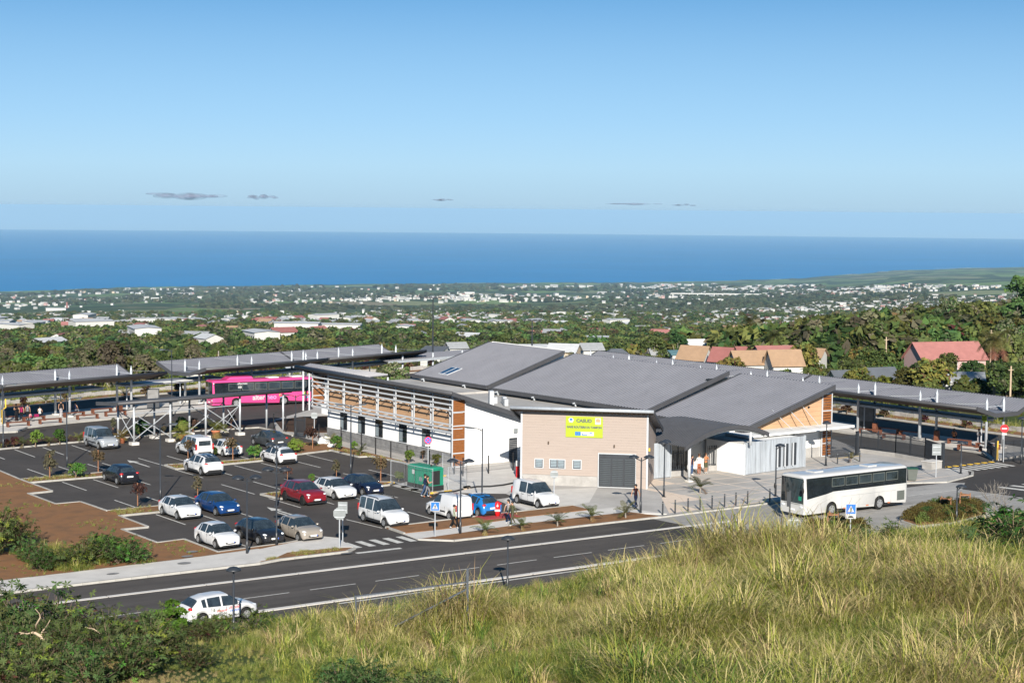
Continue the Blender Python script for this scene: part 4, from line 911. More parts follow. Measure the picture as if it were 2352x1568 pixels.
# information panels
for (k, x, y, w, h, lb, zz_) in (('D', 925, 880, 1.5, 2.4, 'tall information panel on the right platform', .16), ('A', 1385, 690, 1.3, 2.2, 'information panel at the end of left shelter', .16)):
    p = at(k, x, y, zz_); t = thing('information_panel', lb, 'panel', p, -.9 if k == 'D' else -.5)
    MB().box(-w / 2, w / 2, -.08, .08, 0, .8).build('base', 'anthracite', t); MB().box(-w / 2, w / 2, -.08, .08, .8, h).build('frame', 'anthracite', t); MB().box(-w / 2 + .1, w / 2 - .1, -.1, -.08, .9, h - .12).build('poster', 'stone_base', t)

# ---- palisade fences and gates
def fence(pts, h, label, sp=.13, base=0., post=2.4):
    S = thing('palisade_fence', label, 'fence', group='dark palisade fences')
    bar = MB().box(-.02, .02, -.02, .02, 0, h).mesh('bar', 'anthracite'); cnt = 0
    for i in range(len(pts) - 1):
        a, b = Vector(pts[i] + (0,)), Vector(pts[i + 1] + (0,)); L = (b - a).length; n = max(1, int(L / sp))
        for j in range(n): o = part('bar', bar, S); o.location = a.lerp(b, (j + .5) / n) + Vector((0, 0, base)); cnt += 1
        for z in (.2, h - .25): MB().bar(a + Vector((0, 0, base + z)), b + Vector((0, 0, base + z)), .05).build('rail', 'anthracite', S)
        m_ = max(1, round(L / post))
        for j in range(m_ + 1): p = a.lerp(b, j / m_); MB().box(-.04, .04, -.04, .04, 0, h + .12).build('post', 'anthracite', S).location = p + Vector((0, 0, base))
        if base: MB().bar(a + Vector((0, 0, base / 2)), b + Vector((0, 0, base / 2)), .25, base).build('low_wall', 'concrete_base', S)
    return S
fence([(37.6, -11.4), (38.1, -15.2), (37.7, -19), (36.3, -22.1)], 1.7, 'long palisade fence on a low wall beside the right-hand yard', base=.35)
fence([(32.4, -12.7), (35.8, -12.7)], 1.95, 'palisade gate at the right end of the station')
fence([(43.8, -22.6), (60, -24.5)], 1.9, 'palisade fence right of the no-entry sign')
for (p, lb) in (((36.2, -22.3), 'dark gate post on the left of the yard crossing'), ((43.3, -22.3), 'dark gate post with yellow stripe by the no-entry sign'), ((35.8, -12.65), 'tall dark gate post behind the station corner')):
    t = thing('gate_post', lb, 'post', (p[0], p[1], 0)); MB().box(-.12, .12, -.12, .12, 0, 2.15).build('body', 'anthracite', t); MB().box(-.09, .09, -.135, -.12, .2, 1.9).build('stripe', 'line_yellow', t) if 'stripe' in lb else MB().box(-.14, .14, -.14, .14, 2.15, 2.2).build('cap', 'anthracite', t)
fence([(43.3, -22.4), (46.8, -18.4)], 1.2, 'low railing between the end gate and the platform', sp=.25)
t = thing('stone_block', 'low concrete block at the end of the palisade fence', 'block', (35.3, -21.9, 0), .1); MB().box(-.75, .75, -.5, .5, 0, .62).build('body', 'concrete_base', t); MB().box(-.8, .8, -.55, .55, .62, .68).build('cap', 'concrete', t)
fence([(-1.19, 25.55), (-.95, 23.95)], 1.9, 'dark gate left of the white wing')
# thin black posts with wires along the path and round the ring road
pl_ = [(-.07, 31.93), (-.3, 28.99), (-.62, 21.84), (.1, 18.9), (-.55, 14.1), (-1.16, 10.6), (-1.35, 7.7), (-1.55, 4.7), (-1.65, 1.0), (-1.7, -2.9), (-1.7, -4.2), (.93, -4.1), (3.67, -3.8)]
S = thing('wire_fence', 'black wire fence posts along the path beside the white wing', 'fence')
for p in pl_: MB().box(-.04, .04, -.04, .04, 0, 1.55).build('post', 'black_plastic', S).location = (p[0], p[1], 0)
for z in (.3, .6, .9, 1.2, 1.5):
    for i in range(2, len(pl_) - 1): MB().tube([pl_[i] + (z,), pl_[i + 1] + (z,)], .006, 4, False).build('wire', 'black_plastic', S)
def outer(i, t): a, b = Vector(vo_[i]), Vector(vo_[i + 1]); return a.lerp(b, t)
S = thing('boundary_fence', 'thin dark mesh fence along the far side of ring road', 'fence')
for i in range(len(vo_) - 1):
    L = (Vector(vo_[i + 1]) - Vector(vo_[i])).length; n = max(1, int(L / 3))
    for j in range(n): p = outer(i, j / n); MB().box(-.03, .03, -.03, .03, 0, 1.9).build('post', 'black_plastic', S).location = (p.x, p.y, 0)
    for z in (.5, 1.0, 1.8): MB().bar(outer(i, 0).to_3d() + Vector((0, 0, z)), outer(i, 1).to_3d() + Vector((0, 0, z)), .02).build('wire', 'black_plastic', S)
# low stone wall behind the verge
S = thing('stone_wall', 'low rubble stone wall behind the verge of ring road', 'wall')
k = 0
for i in range(1, len(vo_) - 1):
    a, b = vo_[i], vo_[i + 1]; L = (Vector(b) - Vector(a)).length; n = int(L / .9)
    for j in range(n):
        if k >= 290: break
        p, q_ = outer(i, (j + .02) / n), outer(i, (j + .98) / n); dv = (q_ - p).normalized(); s = Vector((-dv.y, dv.x)) * random.uniform(.12, .17); off = s * -3.0 if i < 5 else s * -3.0
        c_ = [(p - s), (q_ - s), (q_ + s), (p + s)]; MB().prism([tuple(v - Vector(((vo_[i][0] - vg[i][0]) * .12, (vo_[i][1] - vg[i][1]) * .12))) for v in c_], .1, .55 + random.uniform(-.08, .1)).build('stone', 'concrete_base', S); k += 1

# ---- bollards
bo = [(.08, -27.45), (1.31, -27.4), (2.63, -27.31), (3.8, -27.32), (4.98, -27.32), (6.27, -27.27), (7.47, -27.21), (8.67, -27.2), (10.87, -27.3), (12.34, -27.1)]
od = ['first', 'second', 'third', 'fourth', 'fifth', 'sixth', 'seventh', 'eighth', 'ninth', 'tenth']
bme = MB().tube([(0, 0, 0), (0, 0, .97), (0, 0, 1.0)], [.055, .055, .04], 10).mesh('body', 'anthracite'); bcap = MB().tube([(0, 0, .86), (0, 0, .90)], .058, 10).mesh('band', 'sign_back')
for i, p in enumerate(bo):
    t = thing('bollard', 'dark bollard at the plaza kerb, %s from the left' % od[i], 'bollard', (p[0], p[1], .01), 0, 'bollards along the plaza kerb'); part('body', bme, t); part('band', bcap, t)
for i, (k, x, y) in enumerate((('D', 665, 1190), ('D', 770, 1180), ('D', 866, 1170))):
    p = at(k, x, y); t = thing('bollard', 'short dark bollard behind the white bus, %s from the left' % od[i], 'bollard', p, 0, 'bollards behind the bus'); part('body', bme, t); part('band', bcap, t)

# ---- lamps
def head(mb, a, b, w):     # flat lamp head
    mb.bar(a, b, w, .07)
def lamp(p, h, kind, label, rz=0, arm=.9):
    t = thing('street_lamp', label, 'street lamp', (p[0], p[1], 0), rz, 'dark street lamps')
    MB().tube([(0, 0, 0), (0, 0, .9), (0, 0, .92), (0, 0, h)], [.085, .085, .06, .045], 8).build('pole', 'anthracite', t, True)
    MB().box(-.16, .16, -.16, .16, 0, .03).build('base_plate', 'anthracite', t)
    if kind == 'mushroom':
        for s in ((0,) if arm == 0 else (-1, 1) if arm > 0 else (1,)):
            a_ = abs(arm); hd = MB().tube([(s * a_, 0, h + .0), (s * a_, 0, h + .06), (s * a_, 0, h + .17), (s * a_, 0, h + .22)], [.40, .38, .22, .03], 14).build('lamp_head', 'anthracite', t, True)
            MB().tube([(s * a_, 0, h - .025), (s * a_, 0, h - .003)], .30, 12).build('diffuser', 'grey_glass', hd)
            if a_: MB().tube([(0, 0, h - .25), (s * a_ * .5, 0, h - .1), (s * a_, 0, h - .02)], .035, 6).build('arm', 'anthracite', t)
    else:
        for s in ((-1, 1) if kind == 'double' else (-1,)):
            MB().tube([(0, 0, h - .2), (s * .35, 0, h - .02), (s * .7, 0, h)], .035, 6).build('arm', 'anthracite', t)
            mb = MB(); head(mb, (s * .62, 0, h + .02), (s * 1.3, 0, h + .07), .28); hd = mb.build('lamp_head', 'anthracite', t); MB().box(min(s * .75, s * 1.2), max(s * .75, s * 1.2), -.1, .1, h - .03, h - .003).build('diffuser', 'grey_glass', hd)
    return t
VR = -TH     # arms across the view
lamp((-27.08, 17.85), 5.8, 'double', 'tall double-headed lamp beside the round green bush', VR + .2)
lamp((-27.95, -2.75), 5.8, 'double', 'tall double-headed lamp above the white and blue hatchbacks', VR + .2)
lamp((-9.09, 1.44), 5.8, 'double', 'tall double-headed lamp in front of the lattice wing', VR + .1)
lamp((-21.6, -9.12), 4.5, 'mushroom', 'lamp post beside the red car', VR, .45)
lamp((-29.0, -23.0), 5.0, 'mushroom', 'lamp with two dished heads between the black and silver cars', VR, .55)
lamp((-31.91, -24.53), 4.9, 'mushroom', 'lamp with two dished heads at the pavement by the white city car', VR + .3, .55)
lamp((-16.64, -26.03), 5.0, 'mushroom', 'lamp with two dished heads between crossing sign and hydrant', VR, .55)
lamp((-9.63, -18.44), 6.0, 'single', 'single-arm lamp in front of the white side wall', VR - .1)
lamp((-.84, -26.06), 4.1, 'mushroom', 'lamp with two dished heads beside the walking man', VR, .55)
lamp((5.5, -21.22), 4.2, 'mushroom', 'slim lamp in front of the entrance canopy', VR + 1.2, .4)
lamp((13.05, -25.66), 3.9, 'mushroom', 'lamp with one dished head at the front of the white bus', VR + .4, -.35)
lamp((28.46, -15.94), 3.7, 'mushroom', 'lamp with one dished head beside the timber screen', VR, 0)
lamp((-24.75, -42.94), 3.2, 'mushroom', 'lamp with dished head rising from the grass at the roadside', VR + .2, 0)
lamp((-42.49, -43.72), 3.5, 'mushroom', 'lamp with dished head in front of the driving white car', VR + .2, 0)
lamp((15.56, -41.41), 2.6, 'mushroom', 'lamp with dished head by the planted traffic island', VR + .1, -.3)
lamp((34.97, -25.35), 2.6, 'mushroom', 'dark post at the kerb of yard crossing', VR, 0)
p = at('A', 30, 1050); lamp((p.x, p.y), 5.8, 'double', 'tall lamp at the left edge of the picture', VR + .2)
p = at('B', 322, 940); lamp((p.x, p.y), 4.0, 'double', 'lamp beside the dark gate in front of the pink bus', VR + .2)
p = at('A', 1555, 760); lamp((p.x, p.y), 7.0, 'single', 'slim lamp standing between the left shelters', VR)
p = at('D', 2325, 1190); lamp((p.x, p.y), 4.0, 'mushroom', 'lamp at the right edge of the picture', VR, 0)
def mast(p, h, label):
    t = thing('light_mast', label, 'light mast', (p.x, p.y, p.z), -TH, 'tall light masts'); MB().tube([(0, 0, 0), (0, 0, h)], [.14, .07], 8).build('pole', 'anthracite', t)
    MB().box(-1.1, 1.1, -.05, .05, h - .12, h).build('crossbar', 'anthracite', t)
    for x in (-1.0, -.35, .35, 1.0): MB().box(x - .22, x + .22, -.2, .15, h, h + .1).build('lamp_head', 'anthracite', t)
p = at('B', 1560, 300); mast(p, CAMZ + 0 and 9.6, 'tall light mast behind the left station roof')
p = at('P', 1222, 1000); p2 = atd('P', 1222, 790, 222); mast(Vector((p2.x, p2.y, 0)), atd('P', 1222, 735, 222).z, 'tall light mast behind the middle of station roof')

# ---- signs
def sign(p, h, shape, face, label, back=True, rz=VR, size=.6, extra=None, z_=0.):
    t = thing('road_sign', label, 'road sign', (p[0], p[1], z_), rz)
    MB().tube([(0, 0, 0), (0, 0, h + size * .2)], .04, 8).build('pole', 'galvanised', t)
    n = {'round': 24, 'octagon': 8, 'square': 4, 'rect': 4}[shape]; a0 = {'octagon': math.pi / 8, 'square': math.pi / 4, 'rect': math.pi / 4, 'round': 0}[shape]
    r = size / 2 if shape == 'round' else size / 2 / math.cos(math.pi / n)
    asp = 1.25 if shape == 'rect' else 1
    ring = lambda y, k=1.: [(r * k * math.cos(a0 + 2 * math.pi * i / n), y, h + asp * r * k * math.sin(a0 + 2 * math.pi * i / n)) for i in range(n)]
    def plate(nm, y0, y1, m, k=1., par=t):
        A_, B_ = ring(y0, k), ring(y1, k); mb = MB(); mb.add(A_ + B_, [tuple(range(n)), tuple(range(2 * n - 1, n - 1, -1))] + [(i, n + i, n + (i + 1) % n, (i + 1) % n) for i in range(n)]); return mb.build(nm, m, par)
    if back:
        b_ = plate('panel', -.065, -.045, 'sign_back')
        for dz in (-.3, .3): MB().box(-size * .42, size * .42, -.08, -.066, h + dz * size - .025, h + dz * size + .025).build('bracket', 'galvanised', b_)
    else:
        b_ = plate('panel', -.065, -.045, face)
        if extra: extra(t, b_, h, size, plate)
    return t
sign((-24.45, -23.7), 2.25, 'rect', None, 'grey back of a square sign behind the stop sign', size=.62)
sign((-26.2, -26.3), 2.4, 'octagon', None, 'grey back of an octagonal stop sign at the crossing', size=.78)
p = at('G', 565, 405); sign((p.x, p.y), 2.5, 'round', None, 'grey back of a round sign beside the white van', size=.6)
p = at('B', 490, 935); sign((p.x, p.y), 2.0, 'round', None, 'pale back of a round sign beside the dark gate', size=.65)
p = at('D', 1555, 1310); sign((p.x, p.y), 2.35, 'rect', None, 'grey back of a large square sign behind the white bus', size=.75)
def nopark(t, b_, h, s, plate):
    plate('disc', -.07, -.066, 'sign_blue', .8)
    for sg_ in (1, -1): MB().bar((-.24 * s, -.074, h - sg_ * .24 * s), (.24 * s, -.074, h + sg_ * .24 * s), .01, .09 * s).build('cross_bar', 'sign_red', b_)
    MB().box(-.25, .25, -.06, -.045, h - s * .5 - .2, h - s * .5 - .03).build('plate', 'sign_white', b_)
p = at('B', 1518, 1250); sign((p.x, p.y), 2.6, 'round', 'sign_red', 'red and blue no-stopping sign behind the green generator', False, extra=nopark, size=.62)
def noentry(t, b_, h, s, plate):
    MB().box(-.32 * s, .32 * s, -.072, -.066, h - .09 * s, h + .09 * s).build('bar', 'sign_white', b_); MB().box(-.22, .22, -.06, -.045, h - s * .5 - .22, h - s * .5 - .04).build('plate', 'sign_white', b_)
p = at('D', 2165, 1170); sign((p.x, p.y), 3.0, 'round', 'sign_red', 'red no-entry sign in front of the right shelter', False, extra=noentry, size=.72)
def cross(t, b_, h, s, plate):
    plate('field', -.07, -.066, 'sign_blue', .88)
    mb = MB(); q = .33 * s; mb.add([(-q, -.073, h - .3 * s), (q, -.073, h - .3 * s), (0, -.073, h + .33 * s)], [(0, 1, 2)]); mb.build('triangle', 'sign_white', b_)
    mb = MB(); f = lambda pts: mb.add([(x * s, -.076, h + z * s) for x, z in pts], [tuple(range(len(pts)))])
    f([(-.03, .14), (.03, .14), (.03, .2), (-.03, .2)]); f([(-.045, -.04), (.045, -.04), (.035, .12), (-.035, .12)]); f([(-.09, -.24), (-.05, -.24), (.02, -.04), (-.04, -.04)]); f([(.05, -.24), (.09, -.24), (.045, -.04), (-.01, -.04)]); f([(-.1, .0), (-.07, -.02), (-.02, .1), (-.04, .11)]); f([(.1, .0), (.07, -.02), (.02, .1), (.04, .11)])
    mb.build('walker', 'black_plastic', b_)
    mb = MB()
    for i in range(5): x = -.26 + i * .12; mb.add([((x) * s, -.075, h - .3 * s), ((x + .05) * s, -.075, h - .3 * s), ((x + .05) * s, -.075, h - .24 * s), ((x) * s, -.075, h - .24 * s)], [(0, 1, 2, 3)])
    mb.build('stripes', 'black_plastic', b_)
p = at('F', 1433, 380); sign((p.x, p.y), 2.15, 'square', 'sign_white', 'blue pedestrian crossing sign at the near pavement', False, extra=cross, size=.62)
def cross2(t, b_, h, s, plate):
    cross(t, b_, h, s, plate); MB().box(-.3 * s * 1.6, .3 * s * 1.6, -.06, -.045, h - s * .5 - .3, h - s * .5 - .02).build('plate', 'sign_white', b_)
    mb = MB(); mb.add([(.2 * math.cos(a) , -.064, h - s * .5 - .24 + .14 * math.sin(a)) for a in np.linspace(0, math.pi, 9)], [tuple(range(9))]); mb.build('hump', 'black_plastic', b_)
p = at('P', 1953, 1215, .6); sign((p.x, p.y), 2.0, 'square', 'sign_white', 'blue pedestrian crossing sign with hump plate in front of the bus', False, extra=cross2, size=.72, z_=0)
p = at('P', 1822, 1245, .3); t = sign((p.x, p.y), 1.5, 'round', None, 'white back of a round sign at the edge of the grass', size=.95)
p = at('P', 1805, 1236, .3); t = thing('blue_sign', 'small tilted blue and white sign beside the round sign', 'road sign', (p.x, p.y, 0), VR + .6); MB().tube([(0, 0, 0), (0, 0, 1.0)], .035, 8).build('pole', 'galvanised', t); bb = MB().box(-.25, .25, -.06, -.04, .55, 1.1).build('panel', 'sign_blue', t); MB().prism([(-.12, 0), (.1, 0), (.02, .2)], 0, .01).build('arrow', 'sign_white', bb).matrix_local = Matrix.Translation((0, -.06, .72)) @ Matrix.Rotation(math.pi / 2, 4, 'X')
p = at('A', 40, 850); t = thing('yellow_pole', 'bright yellow information totem at the left end of the platform', 'totem', (p.x, p.y, .16), VR)
MB().tube([(-.2, 0, 0), (-.2, 0, 1.5), (.15, 0, 1.75), (.15, 0, 2.6)], .07, 8).build('frame', 'line_yellow', t); MB().box(-.35, .35, -.25, .25, 0, .12).build('base', 'concrete_base', t); MB().box(-.1, .1, -.03, .03, .3, 1.4).build('panel', 'anthracite', t)
# tall dark sign post at the front of the bus
p = at('H', 232, 540); t = thing('bus_stop_post', 'dark bus stop post in front of the white bus', 'bus stop', (p.x, p.y, 0), VR); MB().box(-.05, .05, -.05, .05, 0, 2.3).build('pole', 'anthracite', t); MB().box(-.22, -.05, -.04, .04, 1.15, 2.2).build('panel', 'anthracite', t)
# ------------------------------------------------------------------ vehicles
def paint(name, col, rough=.28): mat(name, col, rough, spec=.5, var=.02, scale=1.5, coat=.6)
paint('paint_white', (.52, .53, .54)); paint('paint_black', (.010, .011, .015)); paint('paint_blue', (.006, .035, .13)); paint('paint_azure', (.012, .14, .40)); paint('paint_red', (.16, .008, .014))
paint('paint_beige', (.24, .215, .185), .3); paint('paint_silver', (.26, .28, .30), .3); paint('paint_grey', (.035, .04, .045)); paint('paint_pink', (.58, .055, .20)); paint('paint_bus', (.46, .46, .45)); paint('paint_navy', (.006, .010, .026))
mat('car_glass', (.024, .034, .042), .04, spec=.8, scale=1.2, var=.6)
CARS = {
 'hatch': dict(st=[(-2.02, .40, .66, .70, .60, .80), (-1.96, .30, .80, .86, .70, .93), (-1.84, .24, .85, .94, .73, 1.02), (-1.44, .21, .87, .95, .56, 1.33), (-.9, .21, .875, .93, .60, 1.44), (-.1, .21, .875, .90, .61, 1.475), (.32, .21, .875, .89, .60, 1.44), (1.06, .21, .87, .88, .76, .99), (1.5, .21, .86, .83, .75, .92), (1.84, .22, .80, .72, .66, .80), (2.0, .30, .64, .60, .48, .66)],
     wx=(-1.25, 1.27), r=.315, win=((-1.24, -1.02), (-.94, -.20), (-.10, .80)), ws=(.32, 1.06), rw=(-1.84, -1.44), hl=(1.72, .62, .72), tl=(-1.88, .68, .90), H=1.47),
 'suv': dict(st=[(-2.2, .46, .68, .80, .62, .92), (-2.12, .36, .84, .98, .74, 1.08), (-1.98, .30, .89, 1.06, .76, 1.16), (-1.62, .28, .91, 1.06, .61, 1.50), (-.95, .27, .92, 1.05, .64, 1.61), (0, .27, .92, 1.02, .65, 1.63), (.42, .27, .92, 1.0, .63, 1.58), (1.18, .27, .91, .99, .79, 1.10), (1.65, .27, .90, .95, .78, 1.04), (2.02, .28, .84, .84, .70, .94), (2.18, .36, .70, .70, .52, .78)],
     wx=(-1.36, 1.36), r=.355, win=((-1.42, -1.08), (-.98, -.12), (-.02, .88)), ws=(.42, 1.18), rw=(-1.98, -1.62), hl=(1.92, .66, .84), tl=(-2.05, .70, 1.02), H=1.63),
 'mpv': dict(st=[(-2.16, .40, .74, .86, .62, 1.60), (-2.10, .30, .86, .96, .67, 1.74), (-1.7, .24, .90, .98, .70, 1.81), (-.2, .24, .91, .97, .71, 1.83), (.35, .24, .91, .96, .69, 1.77), (1.10, .24, .90, .96, .79, 1.12), (1.62, .24, .88, .90, .78, 1.03), (1.98, .26, .82, .76, .68, .88), (2.14, .34, .68, .64, .5, .70)],
     wx=(-1.36, 1.36), r=.325, win=((-1.95, -1.2), (-1.1, -.2), (-.1, .85)), ws=(.35, 1.10), rw=None, hl=(1.80, .66, .80), tl=(-2.12, .78, 1.05), H=1.83),
}
def interp(st, x):
    xs = [s[0] for s in st]
    for i in range(len(st) - 1):
        if st[i][0] <= x <= st[i + 1][0]:
            f = (x - st[i][0]) / (st[i + 1][0] - st[i][0]); return [a + (b - a) * f for a, b in zip(st[i], st[i + 1])]
    return list(st[0] if x < xs[0] else st[-1])
def loft_car(sp, closed_sides=(), panel=False):
    st = sp['st']; xs = set(s[0] for s in st); R = sp['r'] + .055
    for w in sp['wx']:
        for k in range(13): xs.add(round(w - R + 2 * R * k / 12, 4))
    for a, b in sp['win']: xs.update((a, b))
    xs = sorted(x for x in xs if st[0][0] <= x <= st[-1][0]); rings = []
    for x in xs:
        _, zb, w, zbelt, wt, zr = interp(st, x)
        for wx in sp['wx']:
            if abs(x - wx) < R: zb = max(zb, sp['r'] + math.sqrt(max(0, R * R - (x - wx) ** 2)))
        z1 = min(zb + .09, zbelt - .06); z2 = max(z1 + .03, zb * .45 + zbelt * .55); z2 = min(z2, zbelt - .02)
        h = [(.91 * w, zb), (.985 * w, z1), (w, z2), (.965 * w, zbelt), (wt, max(zbelt + .012, zr - .075)), (wt * .84, max(zbelt + .02, zr - .018)), (wt * .4, zr - .002), (0, zr)]
        rings.append([(x, -y, z) for y, z in h] + [(x, y, z) for y, z in reversed(h[:-1])])
    n = len(rings[0]); parts = {}
    def addf(nm, pts): parts.setdefault(nm, MB()).add(pts, [tuple(range(len(pts)))])
    body = MB(); V = [p for r in rings for p in r]; fb = []
    for i in range(len(rings) - 1):
        xm = (xs[i] + xs[i + 1]) / 2
        for j in range(n - 1):
            jj = j if j < 7 else n - 2 - j; q = [rings[i][j], rings[i + 1][j], rings[i + 1][j + 1], rings[i][j + 1]]; nm = None
            if jj == 3:
                for k, (a, b) in enumerate(sp['win']):
                    if a < xm < b and not (panel and k < panel): nm = ('L' if j < 7 else 'R') + str(k)
            if jj >= 4:
                if sp['ws'][0] < xm < sp['ws'][1]: nm = 'ws'
                if sp['rw'] and sp['rw'][0] < xm < sp['rw'][1]: nm = 'rw'
            if nm: addf(nm, q)
            else: fb.append((i * n + j, (i + 1) * n + j, (i + 1) * n + j + 1, i * n + j + 1))
    fb.append(tuple(range(n))); fb.append(tuple((len(rings) - 1) * n + k for k in range(n - 1, -1, -1)))
    body.add(V, [f[::-1] for f in fb])
    return body, parts
_carcache = {}
def wheel_meshes(r, w):
    k = ('wheel', r)
    if k not in _carcache:
        ty = MB().tube([(0, -w / 2, 0), (0, -w * .42, 0), (0, w * .42, 0), (0, w / 2, 0)], [r * .9, r, r, r * .9], 18).mesh('wheel', 'rubber', True)
        rm = MB().tube([(0, -w / 2 - .012, 0), (0, -w / 2 + .03, 0)], r * .63, 14)
        rim = rm.mesh('rim', 'rim'); sp_ = MB()
        for i in range(5): a = i * 2 * math.pi / 5; c, s = math.cos(a + .6), math.sin(a + .6); sp_.ell((r * .42 * c, -w / 2 - .013, r * .42 * s), (r * .10, .006, r * .10), 6, 3)
        _carcache[k] = (ty, rim, sp_.mesh('spoke_gap', 'black_plastic'))
    return _carcache[k]
def car(kind, paintm, pos, heading, label, sc_=(1, 1, 1), roofm=None, panel=0, cladding=False, plate=True, rails=False, black_wheel=False, grille=True):
    sp = CARS[kind]; key = (kind, panel)
    if key not in _carcache: _carcache[key] = loft_car(sp, panel=panel)
    body, parts = _carcache[key]
    t = thing('car' if kind != 'mpv' else 'van', label, 'car' if kind != 'mpv' else 'van', (pos[0], pos[1], .002), heading, 'vehicles parked in the car park' if 'driving' not in label else None, sc_)
    b = body.build('body', paintm, t, True)
    for p in b.data.polygons:
        if len(p.vertices) > 4: p.use_smooth = False
    for nm, mb in parts.items(): mb.build({'ws': 'windscreen', 'rw': 'rear_window'}.get(nm, 'side_window'), 'car_glass', t, True)
    L0, L1 = sp['st'][0][0], sp['st'][-1][0]; wm = max(s[2] for s in sp['st'])
    MB().box(L0 + .15, L1 - .15, -wm * .80, wm * .80, .16, .45).build('underbody', 'black_plastic', t)
    ty, rim, gap = wheel_meshes(sp['r'], .21)
    for x in sp['wx']:
        for s in (-1, 1):
            wo = part('wheel', ty, t); wo.location = (x, s * (wm - .11), sp['r']); wo.rotation_euler = (0, 0, 0 if s < 0 else math.pi)
            if not black_wheel: part('rim', rim, wo)
            part('spoke_gap', gap, wo)
    hx, hy, hz = sp['hl']; tx, ty_, tz = sp['tl']
    for s in (-1, 1):
        MB().ell((hx, s * hy, hz), (.24, .16, .075), 10, 6).build('headlight', 'head_lamp', t, True)
        if kind == 'mpv': MB().box(tx - .05, tx + .06, s * ty_ - .07, s * ty_ + .07, tz - .32, tz + .18).build('tail_light', 'tail_lamp', t)
        else: MB().ell((tx, s * ty_, tz), (.12, .17, .095), 10, 6).build('tail_light', 'tail_lamp', t, True)
        cx = sp['ws'][1] - .28; zb = interp(sp['st'], cx)[3]
        MB().ell((cx, s * (wm + .08), zb + .08), (.09, .12, .075), 8, 5).build('mirror', paintm, t, True)
        for wx0 in (-.62, .22): MB().box(wx0, wx0 + .17, s * wm - .012, s * wm + .012, zb - .13, zb - .10).build('door_handle', paintm if not cladding else 'black_plastic', t)
        for wx0 in (-.76, .08, .92): MB().box(wx0, wx0 + .014, s * wm * .985 - .012, s * wm * .985 + .010, .34, zb - .02).build('door_seam', 'black_plastic', t)
        if cladding: MB().box(sp['wx'][0] + .45, sp['wx'][1] - .45, s * wm - .02, s * wm + .018, .24, .42).build('sill_trim', 'black_plastic', t)
        elif kind == 'mpv': MB().box(sp['wx'][0] + .5, sp['wx'][1] - .5, s * wm - .02, s * wm + .016, .52, .62).build('side_trim', 'black_plastic', t)
    if grille:
        MB().ell((L1 - .04, 0, .42), (.07, .55, .10), 12, 6).build('grille', 'black_plastic', t, True); MB().ell((L1 - .09, 0, .58), (.08, .40, .045), 12, 6).build('grille', 'black_plastic', t, True)
    if plate:
        MB().box(L1 - .02, L1 + .045, -.26, .26, .42, .52).build('number_plate', 'plate', t); MB().box(L1 - .015, L1 + .047, .21, .262, .421, .519).build('plate_band', 'plate_blue', t)
        MB().box(L0 - .04, L0 + .03, -.26, .26, .62, .73).build('number_plate', 'plate', t)
    MB().box(L0 - .012, L0 + .12, -.60, .60, .30, .52).build('rear_bumper', 'black_plastic' if cladding else paintm, t)
    if kind == 'mpv' and not panel: MB().box(L0 - .015, L0 + .05, -.55, .55, 1.08, 1.50).build('rear_window', 'car_glass', t)
    if roofm:
        mb = MB(); x0, x1 = sp['rw'][1] + .02 if sp['rw'] else L0 + .2, sp['ws'][0] - .02; xs = np.linspace(x0, x1, 7)
        rr = [(x, interp(sp['st'], x)) for x in xs]; vs = [(x, s * q[4] * .86, q[5] - .006) for x, q in rr for s in (-1, 1)] ; vs = [v for x, q in rr for v in ((x, -q[4] * .86, q[5] - .012), (x, 0, q[5] + .006), (x, q[4] * .86, q[5] - .012))]
        mb.add(vs, [(i * 3 + j, i * 3 + 3 + j, i * 3 + 4 + j, i * 3 + 1 + j) for i in range(6) for j in (0, 1)]); mb.build('roof_panel', roofm, t, True)
    if rails:
        for s in (-1, 1): MB().tube([(-1.8, s * .66, 1.80), (-1.6, s * .66, 1.87), (.1, s * .66, 1.88), (.3, s * .66, 1.80)], .025, 6).build('roof_rail', 'black_plastic', t)
    MB().tube([(L0 + .45, 0, sp['H'] - .06), (L0 + .30, 0, sp['H'] + .10)], .01, 5).build('aerial', 'black_plastic', t)
    return t
S_, N_h = -math.pi / 2, math.pi / 2          # facing the road / facing away from the road
def spot(k, x, y, w=.86): p = at(k, x, y); return (p.x + w, p.y)
car('mpv', 'paint_silver', spot('A', 835, 1043), S_ , 'silver people carrier at the back of the car park by the walkway', (1.02, 1, 1), rails=False)
car('hatch', 'paint_black', spot('A', 995, 1358), N_h, 'black hatchback seen from behind next to the round bush', (.97, .97, 1))
car('mpv', 'paint_white', spot('A', 1672, 1112), N_h, 'white people carrier seen from behind beside another white car', (1.02, 1.02, 1), cladding=True)
car('hatch', 'paint_white', spot('A', 1950, 1110), N_h, 'white hatchback between people carrier and round bush', (1, 1, .98))
car('suv', 'paint_grey', spot('B', 5, 1032), N_h, 'dark grey car at the foot of the dark gate', (1.02, 1, .92))
car('suv', 'paint_white', spot('A', 1750, 1276), N_h, 'white crossover with black roof seen from behind', (1, .99, 1), roofm='paint_black', cladding=True)
car('hatch', 'paint_white', spot('B', 82, 1180), N_h, 'white hatchback with black rear bumper in front of the bushes', cladding=True)
car('hatch', 'paint_white', spot('E', 1384, 213), S_, 'white hatchback facing the road beside the blue one', (.98, 1, 1))
car('hatch', 'paint_blue', spot('E', 1695, 178), S_, 'dark blue hatchback facing the road', (1.07, 1.02, .99))
car('suv', 'paint_red', spot('B', 300, 1540), S_, 'dark red crossover facing the road', (.99, 1, 1), cladding=True, black_wheel=True)
car('hatch', 'paint_white', spot('B', 585, 1492), S_, 'white hatchback between the red and the black car', (1.06, 1.03, 1))
